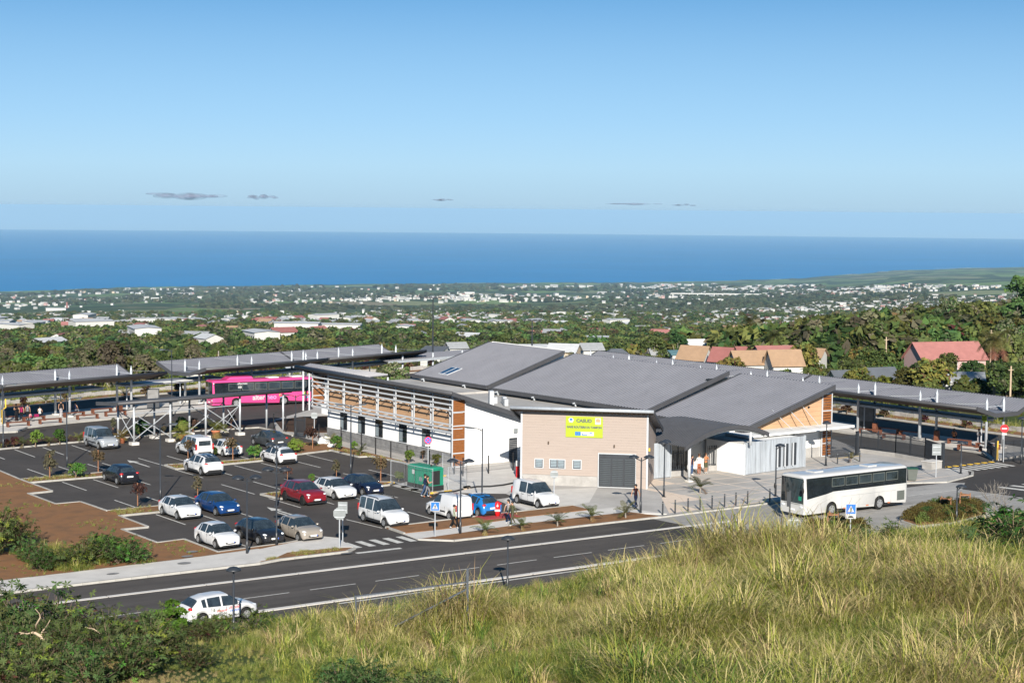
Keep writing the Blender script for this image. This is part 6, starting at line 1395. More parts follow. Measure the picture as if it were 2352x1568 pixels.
ALT = {'leaf_dark': ('leaf_mid', 'leaf_olive'), 'leaf_mid': ('leaf_dark', 'leaf_yellow'), 'leaf_olive': ('leaf_dark', 'leaf_mid'), 'leaf_yellow': ('leaf_mid', 'leaf_rust'), 'leaf_rust': ('leaf_mid', 'leaf_olive'), 'leaf_bright': ('leaf_mid', 'leaf_yellow'), 'leaf_shrub': ('leaf_mid', 'leaf_rust'), 'leaf_shrub2': ('leaf_shrub', 'leaf_yellow'), 'leaf_croton': ('leaf_rust', 'leaf_dark'), 'leaf_vine': ('leaf_bright', 'leaf_mid')}
def crown_mesh(V, F, m, seed):      # leaves of three tones, mixed in patches
    a = ALT.get(m, (m, m)); r = np.random.default_rng(seed + 900); c = V.reshape(-1, 4, 3).mean(1); k = vnoise(c[:, 0] * 3 + c[:, 2] * 2, c[:, 1] * 3 - c[:, 2], 2., seed) + r.normal(0, .16, len(F))
    return npmesh('crown', V, F, [m, a[0], a[1]], mi=np.where(k > .86, 2, np.where(k > .62, 1, 0)))
def proto(name, seed, rx, rz, nc, nl, leaf, h, tr, leafm, bark='bark', **kw):
    V, F, C = crown_np(seed, rx, rz, nc, nl, leaf, h + rz * .45, **kw)
    TREES[name] = (crown_mesh(V, F, leafm, seed), trunk_mb(seed, h, tr, C).mesh('trunk', bark, True), h + rz * 1.35)
proto('dense', 1, 3.2, 2.6, 34, 80, .42, 3.2, .22, 'leaf_dark'); proto('dense2', 2, 3.6, 2.9, 36, 80, .42, 3.0, .25, 'leaf_mid'); proto('wide', 3, 4.2, 2.4, 40, 75, .44, 3.2, .26, 'leaf_mid')
proto('olive', 4, 2.7, 3.4, 34, 85, .34, 3.4, .20, 'leaf_olive', 'grey_bark', cr=.30, shell=.4); proto('olive2', 5, 3.3, 3.0, 40, 80, .34, 3.6, .22, 'leaf_olive', 'grey_bark', cr=.28, shell=.35)
proto('yellow', 6, 2.4, 2.0, 26, 75, .36, 2.4, .16, 'leaf_yellow'); proto('rust', 7, 2.8, 2.2, 28, 70, .38, 2.6, .18, 'leaf_rust'); proto('bush', 8, 2.2, 1.5, 22, 70, .36, .6, .10, 'leaf_mid'); proto('bushb', 9, 2.0, 1.4, 22, 70, .34, .5, .10, 'leaf_bright')
proto('pine', 10, 2.6, 6.2, 46, 70, .42, 2.0, .22, 'leaf_dark', conic=.85, cr=.30); proto('tall', 12, 2.3, 4.2, 34, 80, .36, 4.2, .2, 'leaf_dark', 'grey_bark', cr=.34)
def tree(kind, x, y, label, s=1., z=None, group='trees behind the station'):
    cm, tm, H = TREES[kind]; z = float(T(x, y)) if z is None else z
    t = thing('tree' if not kind.startswith('bush') else 'bush', label, 'tree' if not kind.startswith('bush') else 'bush', (x, y, z - .1), random.uniform(0, 6.28), group, (s * random.uniform(.9, 1.12), s * random.uniform(.9, 1.12), s * random.uniform(.92, 1.1)))
    part('crown', cm, t); part('trunk', tm, t); return t
# palms
def palm_meshes(name, nf, L, h, r, dry=3, droop=1.0, leafm='palm_leaf', w=.55, coco=False, seed=0):
    rr = random.Random(seed); V = []; F = []; MI = []
    def q(a, b, c, d, mi): n = len(V); V.extend([a, b, c, d]); F.append((n, n + 1, n + 2, n + 3)); MI.append(mi)
    for f in range(nf + dry):
        isd = f >= nf; az = rr.uniform(0, 6.28); el = rr.uniform(.2, 1.25) if not isd else rr.uniform(-.9, -.3); l = L * rr.uniform(.8, 1.1); seg = 9; p = Vector((0, 0, h)); d = Vector((math.cos(az) * math.cos(el), math.sin(az) * math.cos(el), math.sin(el)))
        for s in range(seg):
            p2 = p + d * (l / seg); sd = d.cross(Vector((0, 0, 1))).normalized(); ww = w * math.sin(math.pi * (s + 1.2) / (seg + 1.6)) ** .7 * L / 2.2
            for sgn in (-1, 1):
                for k in range(3):
                    a = p.lerp(p2, k / 3); b = p.lerp(p2, (k + .55) / 3); tip = a + sd * sgn * ww + d * ww * .5 + Vector((0, 0, -.35 * ww * rr.uniform(.5, 1.4))); q(a, b, tip + d * .02, tip, 1 if isd else 0)
            d = (d + Vector((0, 0, -.17 * droop))).normalized(); p = p2
    me = npmesh('fronds', np.array([tuple(v) for v in V]), np.array(F), [leafm, 'palm_dry'], mi=MI)
    lean = rr.uniform(-.3, .3) * (1 if coco else .1)
    tr = MB().tube([(-lean, 0, -.4), (-lean * .6, .0, h * .35), (0, 0, h * .75), (0, 0, h)], [r * 1.5, r * 1.1, r * .85, r * .9], 8).mesh('trunk', 'grey_bark', True); return me, tr
PALM = {'coco': palm_meshes('coco', 22, 3.4, 9.0, .16, 6, 1.25, coco=True, seed=1), 'royal': palm_meshes('royal', 16, 2.3, 6.2, .15, 2, 1.1, seed=2), 'young': palm_meshes('young', 9, 1.0, .32, .05, 1, .8, seed=3, w=.42), 'pot': palm_meshes('pot', 13, 1.25, .7, .07, 2, .9, seed=4, leafm='leaf_yellow'), 'banana': palm_meshes('banana', 12, 2.4, 1.4, .16, 2, 1.3, seed=5, leafm='leaf_bright', w=.8)}
def palm(kind, p, label, s=1., group='palms', name='palm_tree', cat='palm'):
    t = thing(name, label, cat, p, random.uniform(0, 6.28), group, s); part('fronds', PALM[kind][0], t); part('trunk', PALM[kind][1], t); return t

# ---- where a line of sight meets the land
def hit(x, y, y0=196., ymax=13000):
    d = ray('P', x, y); f = d.x * math.sin(TH) + d.y * math.cos(TH); Y = y0
    while Y < ymax:
        t = Y / f; px_, py_, pz_ = CAMX + d.x * t, CAMY + d.y * t, CAMZ + d.z * t
        if pz_ <= float(T(px_, py_)): return Vector((px_, py_, float(T(px_, py_)))), Y
        Y *= 1.006
    return None, None
# ---- houses in the near distance
for n_, c_ in dict(roof_tan=(.28, .185, .115), roof_red=(.24, .095, .085), roof_pink=(.30, .13, .115), roof_grey=(.085, .095, .11), roof_white=(.40, .41, .42), roof_teal=(.09, .17, .19), roof_pale=(.24, .25, .26)).items(): mat(n_, c_, .7, scale=1.2, var=.12)
mat('house_white', (.42, .42, .40), .85, scale=.8, var=.06); mat('house_cream', (.40, .33, .24), .85, scale=.8, var=.06); mat('house_pink', (.42, .28, .26), .85, scale=.8, var=.06)
HOUSES = []; HLAB = []
def house(x0, x1, yt, ye, yb, roofm, wallm, label, rot=.4, kind='gable', depth=.75, dist=None):
    xm = (x0 + x1) / 2; Y = dist or float(np.interp(yb, [785, 840, 905], [330, 258, 222])); p = atd('P', xm, yb, Y); yt += 11; ye += 11
    s = FPX / Y; p = Vector((p.x, p.y, float(T(p.x, p.y)))); zt_, ze_ = atd('P', xm, yt, Y).z, atd('P', xm, ye, Y).z; Wd = (x1 - x0) / s / (abs(math.cos(rot)) + depth * abs(math.sin(rot))); Dp = Wd * depth; hw = min(6.5, max(2.3, ze_ - p.z + .2)); p.z = max(p.z, ze_ - hw + .2); hr = max(.5, (ye - yt) / s)
    cx, cy_ = wc(p.x, p.y); base = cw(cx, cy_ + Dp * .5)
    zb = p.z - .2; t = thing('house', label, 'house', (base[0], base[1], zb), -TH + rot, 'houses behind the station'); HOUSES.append((base[0], base[1], Wd * .7)); HLAB.append(' '.join(label.split()[:6]))
    a, b = Wd / 2, Dp / 2; MB().add([(-a, -b, -3), (a, -b, -3), (a, b, -3), (-a, b, -3), (-a, -b, hw), (a, -b, hw), (a, b, hw), (-a, b, hw)] + ([(-a, 0, hw + hr), (a, 0, hw + hr)] if kind == 'gable' else []), [(0, 1, 5, 4), (2, 3, 7, 6)] + ([(1, 2, 6, 9, 5), (3, 0, 4, 8, 7)] if kind == 'gable' else [(1, 2, 6, 5), (3, 0, 4, 7), (4, 5, 6, 7)])).build('wall', wallm, t)
    o = .35
    if kind == 'gable':
        sl_ = hr / b
        for sg in (-1, 1): MB().slab((-a - o, sg * (b + o), hw - o * sl_ + .06), (a + o, sg * (b + o), hw - o * sl_ + .06), (a + o, 0, hw + hr + .06), (-a - o, 0, hw + hr + .06), .1).build('roof', roofm, t)
    elif kind == 'hip':
        MB().add([(-a - o, -b - o, hw), (a + o, -b - o, hw), (a + o, b + o, hw), (-a - o, b + o, hw), (-a * .45, 0, hw + hr), (a * .45, 0, hw + hr)], [(0, 1, 5, 4), (1, 2, 5), (2, 3, 4, 5), (3, 0, 4), (3, 2, 1, 0)]).build('roof', roofm, t)
    else: MB().slab((-a - o, -b - o, hw + .1), (a + o, -b - o, hw + .1), (a + o, b + o, hw + .1 + hr), (-a - o, b + o, hw + .1 + hr), .15).build('roof', roofm, t)
    nw = max(1, int(Wd / 3.2))
    for i in range(nw):
        wx = -a + Wd * (i + .5) / nw; w = MB().box(wx - .55, wx + .55, -b - .03, -b + .02, hw * .38, hw * .82).build('window', 'white_steel', t); MB().box(wx - .45, wx + .45, -b - .045, -b - .03, hw * .42, hw * .78).build('pane', 'glass', w)
    return t
house(1558, 1640, 785, 812, 828, 'roof_tan', 'house_white', 'white house with tan gable roof behind the right station roof', -.5, depth=.9)
house(1632, 1694, 788, 814, 832, 'roof_red', 'house_white', 'white house with red gable roof beside the tan one', -.6, depth=.9)
house(1678, 1768, 796, 822, 838, 'roof_tan', 'house_white', 'low white house with wide tan roof in the middle of row', .25)
house(1762, 1846, 794, 824, 840, 'roof_tan', 'house_white', 'tan-roofed white house at the right of row beside banana plants', .25)
house(1690, 1745, 786, 797, 806, 'roof_red', 'house_white', 'red roof showing above the tan roofs', .2); house(1735, 1830, 785, 800, 812, 'roof_pink', 'house_white', 'pale pink roof behind the tan-roofed row', .2)
house(1838, 1905, 790, 806, 818, 'roof_tan', 'house_white', 'tan gable roof half hidden by trees right of the row', -.5, depth=.9)
house(2088, 2272, 777, 812, 832, 'roof_pink', 'house_pink', 'long building with pink roof and pink gable end among trees', .32, depth=.5)
house(1640, 1700, 826, 834, 842, 'roof_pale', 'house_white', 'small shed with pale roof in front of the red house', .3)
house(1905, 1992, 857, 878, 890, 'roof_grey', 'house_cream', 'dark grey roof behind the right shelter', .35); house(1975, 2072, 852, 880, 896, 'roof_grey', 'house_cream', 'cream house with dark grey roof and solar heaters', .45)
house(2122, 2205, 866, 884, 905, 'roof_white', 'house_white', 'flat white roofed house behind the right shelter', .3, 'flat'); house(2180, 2268, 878, 896, 912, 'roof_pale', 'house_white', 'grey-white house with sloping roof at the right', -.2, 'flat')
house(1576, 1622, 769, 782, 790, 'roof_white', 'house_white', 'bright white roof among trees behind the tan house', .3, depth=.8); house(1384, 1450, 791, 808, 822, 'roof_grey', 'house_pink', 'dark hipped roof behind the middle station roof', .2, 'hip')
house(965, 1024, 788, 798, 816, 'roof_grey', 'house_white', 'white house with grey lean-to roof behind the left station roof', -.35, 'flat', .8); house(1022, 1072, 776, 786, 796, 'roof_pale', 'house_white', 'white gabled house further back behind the left roof', .4)
house(1165, 1258, 782, 789, 800, 'roof_white', 'house_white', 'long white house behind the ridge of left roof', .15); house(1258, 1335, 780, 794, 806, 'roof_white', 'house_cream', 'white and cream house among palms', -.3)
house(1330, 1385, 778, 790, 800, 'roof_pale', 'house_white', 'white walled house left of the dark hipped roof', .3)
house(1490, 1530, 790, 800, 808, 'roof_pale', 'house_white', 'small pale house right of the hipped roof', .3); house(1540, 1575, 796, 803, 812, 'roof_teal', 'house_white', 'teal sheet roof between trees', .2, 'flat')
house(555, 622, 866, 874, 884, 'roof_teal', 'house_white', 'pale blue sheet roof behind the left shelters', .2, 'flat', dist=232); house(655, 705, 832, 838, 846, 'roof_white', 'house_white', 'white roof just above the pink bus shelter', .3, 'flat')
house(680, 702, 818, 828, 838, 'roof_white', 'house_white', 'small white hipped hut behind the shelter roof', .3, 'hip'); house(420, 470, 838, 846, 858, 'roof_white', 'house_white', 'white house behind the left trees', .3, 'flat')
house(2130, 2168, 738, 748, 762, 'roof_white', 'house_white', 'white two-storey house on the right skyline', .3, 'flat', dist=700); house(2205, 2232, 742, 748, 756, 'roof_pale', 'house_white', 'small white house near the right edge', .3, dist=760)

house(455, 520, 900, 912, 930, 'roof_white', 'house_white', 'white garden wall house behind the pink bus', .2, 'flat', dist=216)
def solar_tank(): pass
# ---- individual trees behind the station
taken = []
def free(x, y, r):
    for hx, hy, hr in HOUSES:
        if (x - hx) ** 2 + (y - hy) ** 2 < (hr + r) ** 2: return False
        # keep the line of sight to the house fronts fairly open
        a, b = wc(x, y); c, d = wc(hx, hy)
        if b < d and d - b < 80 and abs(a / b - c / d) * d < hr * .9 + r * .5: return False
    for qx, qy in taken:
        if (x - qx) ** 2 + (y - qy) ** 2 < (r * 1.0) ** 2: return False
    return True
def site_ok(x, y): return not (-70 < x < 64 and y < 70 + .27 * x + 12 * 0) or x > 66
kinds_l = ['olive', 'olive2', 'dense', 'dense2', 'olive', 'tall']; kinds_m = ['dense', 'dense2', 'wide', 'yellow', 'rust', 'bush', 'bushb', 'olive']; kinds_r = ['dense', 'dense2', 'wide', 'dense', 'tall', 'rust', 'yellow', 'bush', 'olive2']
DESC = {'olive': 'grey-green loose tree', 'olive2': 'broad grey-green tree', 'dense': 'dark dense tree', 'dense2': 'rounded green tree', 'wide': 'wide spreading green tree', 'yellow': 'yellow-green tree', 'rust': 'reddish brown tree', 'bush': 'green bush', 'bushb': 'bright green bush', 'tall': 'tall narrow dark tree', 'pine': 'conical pine'}
def region(ix, Y):
    a = 'left of the pink bus shelter' if ix < 480 else 'behind the pink bus shelter' if ix < 900 else 'behind the left station roof' if ix < 1250 else 'behind the middle station roof' if ix < 1600 else 'around the tan-roofed houses' if ix < 1900 else 'behind the right shelter'
    return a
_seen = {}
NTH = ['', 'second ', 'third ', 'fourth ', 'fifth ', 'sixth ', 'seventh ', 'eighth ', 'ninth ', 'tenth ']
def tlabel(k, ix, Y):
    where = region(ix, Y); row = 'just behind the fence' if Y < 228 else 'in the front rows' if Y < 265 else 'in the middle rows' if Y < 330 else 'in the back rows'
    l = '%s %s, %s' % (DESC[k], where, row); _seen[l] = _seen.get(l, 0) + 1; n = _seen[l]
    return l if n == 1 else '%s%s' % (NTH[min(n, 10) - 1], l)
# hand-placed ones
for (k, ix, Y, s) in (('olive2', 300, 222, 1.0), ('olive', 255, 219, .95), ('olive2', 205, 226, .95), ('olive', 330, 218, .85), ('dense', 120, 230, 1.0), ('dense', 40, 222, .9), ('wide', 80, 245, 1.0), ('pine', 232, 262, .9), ('tall', 1157, 262, 1.05), ('tall', 1140, 268, .9), ('rust', 1060, 270, .8), ('olive2', 905, 216, .7), ('olive', 880, 218, .65),
        ('olive', 1590, 236, .55), ('tall', 1505, 300, .95), ('tall', 1560, 310, .85), ('olive2', 1990, 300, 1.25), ('rust', 2080, 330, 1.25), ('dense', 1900, 330, 1.0), ('wide', 2010, 250, .8), ('dense', 1960, 238, .7), ('dense', 2120, 246, .55), ('dense2', 2180, 250, .55), ('dense', 2330, 240, 1.2), ('wide', 2300, 300, 1.4), ('dense', 2230, 330, 1.4), ('olive2', 2180, 360, 1.3), ('tall', 2340, 330, 1.5), ('bush', 1885, 262, .9), ('bush', 1830, 236, .7), ('wide', 2060, 232, .6), ('dense', 2240, 232, .6), ('dense2', 2090, 222, .55), ('dense', 2320, 214, .8)):
    X = (ix - 1176) / FPX * Y; x, y = cw(X, Y); taken.append((x, y)); tree(k, x, y, tlabel(k, ix, Y), s)
nt_ = 0; tries = 0
while nt_ < 235 and tries < 6000:
    tries += 1; Y = 204 + 300 * random.random() ** 1.35; ix = random.uniform(-60, 2410); X = (ix - 1176) / FPX * Y; x, y = cw(X, Y)
    if not site_ok(x, y) or y < -20 and x < 66: continue
    k = random.choice(kinds_l if ix < 330 else kinds_m if ix < 1500 else kinds_r); s = random.uniform(.6, 1.0) * (.9 if ix < 1300 else .72 if ix < 1880 else 1.12)
    if Y < 225: k = random.choice(['bush', 'bushb', 'yellow', 'bush', 'dense']); s = random.uniform(.5, .8)
    if not free(x, y, 2.6 * s): continue
    taken.append((x, y)); tree(k, x, y, tlabel(k, ix, Y), s); nt_ += 1
for n_, (hx, hy, hr) in enumerate(HOUSES[:26]):
    c_, d_ = wc(hx, hy)
    for q_ in range(2):
        bx, by = cw(c_ + random.uniform(-1, 1) * hr, d_ - hr * .8 - random.uniform(1.5, 4)); k = random.choice(['bush', 'bushb', 'bush', 'yellow']); tree(k, bx, by, '%s in front of the %s' % (DESC[k], HLAB[n_]) if q_ == 0 else 'second %s in front of the %s' % (DESC[k], HLAB[n_]), random.uniform(.75, 1.15))
for (k, ix, Y, s, lb) in (('coco', 2290, 216, .85, 'tall coconut palm with drooping yellowed fronds at the right'), ('royal', 1700, 246, .55, 'small palm in front of the red roofed house'), ('royal', 1265, 250, .8, 'fan palm behind the left station roof'), ('royal', 1250, 252, .75, 'second fan palm behind the left station roof'), ('royal', 1320, 246, .95, 'feathery palm in front of the white house'), ('royal', 1660, 330, 1.15, 'palm standing above the tan-roofed house'), ('coco', 1722, 380, .95, 'tall palm on the wooded ridge'), ('royal', 1610, 350, 1.0, 'palm on the wooded slope'), ('coco', 1780, 300, .75, 'leaning palm above the row of houses'), ('royal', 500, 330, .9, 'palm rising left of the pink bus shelter'), ('royal', 690, 300, .9, 'palm behind the pink bus shelter'), ('royal', 1640, 215, .5, 'pale palm just behind the long shelter roof'), ('royal', 1860, 222, .6, 'pale green palm by the concrete wall'), ('royal', 2325, 380, 1.3, 'palm on the right skyline')):
    X = (ix - 1176) / FPX * Y; x, y = cw(X, Y); palm(k, (x, y, float(T(x, y))), lb, s)
for i, (ix, Y) in enumerate(((1868, 232), (1880, 236), (1850, 238), (1895, 232), (1845, 244))):
    X = (ix - 1176) / FPX * Y; x, y = cw(X, Y); palm('banana', (x, y, float(T(x, y))), 'broad-leaved banana plant beside the tan roof, %s of its clump' % od[i], 1.0, 'banana plants', 'banana_plant', 'banana plant')
# utility poles
for (x, yt, yb, lb) in ((2290, 975 * 0 + 960, 1000, ''),): pass
for (ix, Y, h, lb) in ((2327, 205, 5.2, 'pale utility pole beside the coconut palm'), (2038, 262, 6.5, 'pale wooden utility pole among the dark trees'), (2279, 280, 7, 'wooden pole right of the pink-roofed building')):
    X = (ix - 1176) / FPX * Y; x, y = cw(X, Y); t = thing('utility_pole', lb, 'pole', (x, y, float(T(x, y)))); MB().tube([(0, 0, -.3), (0, 0, h)], [.13, .09], 8).build('pole', 'pale_bark', t); MB().box(-.4, .4, -.05, .05, h - .5, h - .4).build('crossarm', 'pale_bark', t)
t = thing('garden_wall', 'grey concrete garden wall behind the long shelter', 'wall', tuple(cw(*[(1880 - 1176) / FPX * 224, 224])) + (float(T(*cw((1880 - 1176) / FPX * 224, 224))),), -TH + .3)
for i in range(5): MB().box(-3 + i * 1.2, -1.83 + i * 1.2, -.1, .1, -.5, 1.9 + .12 * (i % 2)).build('panel', 'concrete_base', t)

# ------------------------------------------------------------------ scattering with geometry nodes
def scatter(name, label, P, S, R, I, protos, kind='stuff', tilt=None):
    col = bpy.data.collections.new(name + '_shapes')
    for i, me in enumerate(protos): o = bpy.data.objects.new('%s_%02d' % (name, i), me); col.objects.link(o)
    me = bpy.data.meshes.new(name); P = np.asarray(P, np.float32); me.vertices.add(len(P)); me.vertices.foreach_set('co', P.ravel())
    for n, tp, v in (('sc', 'FLOAT', S), ('rz', 'FLOAT', R), ('ix', 'INT', I)):
        a = me.attributes.new(n, tp, 'POINT'); a.data.foreach_set('value', np.asarray(v, np.float32 if tp == 'FLOAT' else np.int32))
    o = bpy.data.objects.new(name, me); COL.objects.link(o); tag(o, label, None, None, kind)
    g = bpy.data.node_groups.new(name, 'GeometryNodeTree'); g.interface.new_socket('Geometry', in_out='INPUT', socket_type='NodeSocketGeometry'); g.interface.new_socket('Geometry', in_out='OUTPUT', socket_type='NodeSocketGeometry')
    N = g.nodes; gi, go = N.new('NodeGroupInput'), N.new('NodeGroupOutput'); ip = N.new('GeometryNodeInstanceOnPoints'); ci = N.new('GeometryNodeCollectionInfo'); ci.inputs['Collection'].default_value = col; ci.inputs['Separate Children'].default_value = True; ci.inputs['Reset Children'].default_value = True
    def na(n, t): a = N.new('GeometryNodeInputNamedAttribute'); a.data_type = t; a.inputs['Name'].default_value = n; return a.outputs['Attribute']
    cx = N.new('ShaderNodeCombineXYZ'); Lk = g.links.new; Lk(na('rz', 'FLOAT'), cx.inputs[2])
    Lk(gi.outputs[0], ip.inputs['Points']); Lk(ci.outputs[0], ip.inputs['Instance']); ip.inputs['Pick Instance'].default_value = True; Lk(na('ix', 'INT'), ip.inputs['Instance Index']); Lk(cx.outputs[0], ip.inputs['Rotation']); Lk(na('sc', 'FLOAT'), ip.inputs['Scale']); Lk(ip.outputs[0], go.inputs[0])
    o.modifiers.new('scatter', 'NODES').node_group = g
    return o
# ---- far woods on the plain
def pxy_to_ground(n, ya, yb, xa=-120, xb=2470, power=1.):
    """Random visible places on the land, even over the picture rows."""
    Ys = np.geomspace(300, 13200, 400); out = []
    ix = RNG.uniform(xa, xb, n); yy = ya + (yb - ya) * RNG.uniform(0, 1, n) ** power
    az = np.arctan((ix - 1176) / FPX)
    # table of apparent height against distance for a few bearings
    bear = np.linspace(az.min(), az.max(), 24); tab = []
    for a in bear:
        X = Ys * np.tan(a); x = CAMX + X * math.cos(TH) + Ys * math.sin(TH); y = CAMY - X * math.sin(TH) + Ys * math.cos(TH); z = T(x, y)
        ang = np.arctan((CAMZ - z) / np.hypot(X, Ys)); tab.append(np.minimum.accumulate(ang))
    tab = np.array(tab); bi = np.clip(np.searchsorted(bear, az), 0, 23)
    roll = (ix - 1176) * math.tan(ROLL); ang = PITCH + np.arctan((yy - roll - 784) / FPX)
    res = np.array([np.interp(-ang[i], -tab[bi[i]], Ys) for i in range(n)])
    X = res * np.tan(az); x = CAMX + X * math.cos(TH) + res * math.sin(TH); y = CAMY - X * math.sin(TH) + res * math.cos(TH)
    cd = np.interp(az, _caz, _cd); ok = (np.hypot(X, res) < cd * .985) & (res > 250)
    return x[ok], y[ok], res[ok], ix[ok]
low = []
for i, (m, rx, rz) in enumerate((('leaf_dark', 3.6, 2.6), ('leaf_mid', 3.8, 2.6), ('leaf_dark', 4.2, 2.4), ('leaf_olive', 3.2, 2.8), ('leaf_mid', 3.4, 2.2), ('leaf_rust', 3.2, 2.2), ('leaf_yellow', 3, 2.1))):
    V, F, C = crown_np(60 + i, rx, rz, 16, 26, .95, 2.6, cr=.42); low.append(crown_mesh(V, F, m, 60 + i))
ux, uy = [], []
while len(ux) < 3600:
    Y_ = 197 + 230 * random.random() ** 1.2; i_ = random.uniform(-80, 2430); a_, b_ = cw((i_ - 1176) / FPX * Y_, Y_)
    if (-62 < a_ < 63.5 and b_ < 71 + .27 * min(a_, 34)) or any((a_ - h_[0]) ** 2 + (b_ - h_[1]) ** 2 < (h_[2] * .95) ** 2 for h_ in HOUSES): continue
    ux.append(a_); uy.append(b_)
ux, uy = np.array(ux), np.array(uy)
scatter('undergrowth', 'undergrowth and hedges between the houses behind the station', np.stack([ux, uy, T(ux, uy) - .25], 1), RNG.uniform(.18, .42, len(ux)), RNG.uniform(0, 6.28, len(ux)), RNG.integers(0, 5, len(ux)), [TREES[k][0] for k in ('bush', 'bushb', 'bush', 'yellow', 'dense')])
x, y, Y, ix = pxy_to_ground(12500, 845, 716, power=1.0)
ok_ = np.ones(len(x), bool)
for hx, hy, hr in HOUSES:
    c_, d_ = wc(hx, hy); ok_ &= ~((Y < d_ + hr) & (Y > d_ - 130) & (np.abs((ix - 1176) / FPX - c_ / d_) * d_ < hr + 2))
x, y, Y, ix = x[ok_], y[ok_], Y[ok_], ix[ok_]; Sx = np.where(Y < 900, .55 + 1.0 * RNG.uniform(0, 1, len(x)) ** 2.2, RNG.uniform(1.0, 1.9, len(x)))
I = RNG.choice(7, len(x), p=[.27, .23, .2, .12, .1, .05, .03])
scatter('wood', 'wooded slopes and gardens between the station and the plain', np.stack([x, y, T(x, y) - .5], 1), Sx, RNG.uniform(0, 6.28, len(x)), I, low)
x, y, Y, ix = pxy_to_ground(16000, 742, 655, power=1.0)
field = vnoise(x, y, 700, 5) + .35 * vnoise(x, y, 190, 6); keep = field < .62; x, y, Y = x[keep], y[keep], Y[keep]
Sx = np.clip(Y / 2600, 1.3, 3.6) * RNG.uniform(.7, 1.3, len(x)); I = RNG.integers(0, 4, len(x)); leafmat('leaf_far_hazed', (.055, .078, .042), (.10, .12, .068)); farw = []  # far leaves paler and greyer: distance haze put into their colour
for i in range(4): V, F, C = crown_np(80 + i, 3.8, 2.3, 14, 22, 1.05, 2.4, cr=.42); farw.append(npmesh('far_wood', V, F, 'leaf_far_hazed'))
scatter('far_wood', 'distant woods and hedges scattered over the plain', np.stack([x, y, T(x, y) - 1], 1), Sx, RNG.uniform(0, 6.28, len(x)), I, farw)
# ---- far houses: the nearest 280 one by one, the rest as one mass
hm = []
for i, (w, d, h, rf, wl, ht) in enumerate(((11, 9, 4.5, 'roof_white', 'house_white', 1.8), (14, 9, 4, 'roof_white', 'house_white', 1.5), (10, 9, 5, 'roof_pale', 'house_white', 2), (12, 10, 6, 'roof_red', 'house_white', 2.2), (18, 12, 7, 'roof_white', 'house_white', .4), (12, 9, 5, 'roof_pale', 'house_cream', 1.8), (26, 14, 9, 'roof_white', 'house_white', .5), (11, 9, 5, 'roof_tan', 'house_white', 2.2), (11, 8, 5, 'roof_pink', 'house_pink', 2))):
    mb = MB(); a, b = w / 2, d / 2
    mb.add([(-a, -b, -4), (a, -b, -4), (a, b, -4), (-a, b, -4), (-a, -b, h), (a, -b, h), (a, b, h), (-a, b, h), (-a, 0, h + ht), (a, 0, h + ht)], [(0, 1, 5, 4), (2, 3, 7, 6), (1, 2, 6, 9, 5), (3, 0, 4, 8, 7)], 0)
    mb.add([(-a - .6, -b - .6, h), (a + .6, -b - .6, h), (a + .6, 0, h + ht + .2), (-a - .6, 0, h + ht + .2), (a + .6, b + .6, h), (-a - .6, b + .6, h)], [(0, 1, 2, 3), (3, 2, 4, 5)], 1)
    for k in range(int(w / 3)): xx = -a + w * (k + .5) / int(w / 3); mb.box(xx - .7, xx + .7, -b - .08, -b + .02, h * .35, h * .75, 2)
    hm.append(mb.mesh('far_house', [wl, rf, 'glass']))
x, y, Y, ix = pxy_to_ground(12500, 756, 655, power=1.0)
town = vnoise(x, y, 900, 8) * .6 + vnoise(x, y, 260, 9) * .4; city = np.where((ix > 1480) & (Y > 6500) & (Y < 11500), .30, 0) - np.where((ix > 700) & (ix < 1500) & (Y > 8000), .06, 0)
keep = (town + city + RNG.normal(0, .10, len(x))) > .59; x, y, Y, ix = x[keep], y[keep], Y[keep], ix[keep]
x2, y2, Y2, ix2 = pxy_to_ground(2600, 700, 652, 1500, 2420); k2 = (Y2 > 6500) & (Y2 < 12500) & (vnoise(x2, y2, 800, 10) > .38); x, y, Y, ix = np.concatenate([x, x2[k2]]), np.concatenate([y, y2[k2]]), np.concatenate([Y, Y2[k2]]), np.concatenate([ix, ix2[k2]])
o_ = np.argsort(Y); x, y, Y, ix = x[o_], y[o_], Y[o_], ix[o_]; I = RNG.choice(9, len(x), p=[.26, .2, .14, .05, .14, .08, .05, .05, .03]); Zh = T(x, y)
LB = ['small white house with white roof on the far plain', 'long white house on the far plain', 'white house with grey roof on the far plain', 'white house with red roof on the far plain', 'flat white building on the far plain', 'cream house on the far plain', 'large white block on the far plain', 'white house with tan roof on the far plain', 'pink house on the far plain']
K = 280
for i in range(min(K, len(x))):
    o = bpy.data.objects.new('house', hm[I[i]]); COL.objects.link(o); o.location = (x[i], y[i], Zh[i] + 1); o.rotation_euler = (0, 0, random.uniform(0, 6.28)); s = random.uniform(.8, 1.3); o.scale = (s, s, s); tag(o, LB[I[i]], 'house', 'houses on the far plain')
sc2 = np.clip(Y[K:] / 7500, .6, 1.35) * RNG.uniform(.7, 1.3, len(x) - K)
scatter('far_town', 'distant towns of small white houses towards the coast', np.stack([x[K:], y[K:], Zh[K:] + 1.5], 1), sc2, RNG.uniform(0, 6.28, len(x) - K), I[K:], hm)
x, y, Y, ix = pxy_to_ground(90, 806, 757); m_ = (Y > 330) & (Y < 1500) & ((ix < 1350) | (Y > 600))
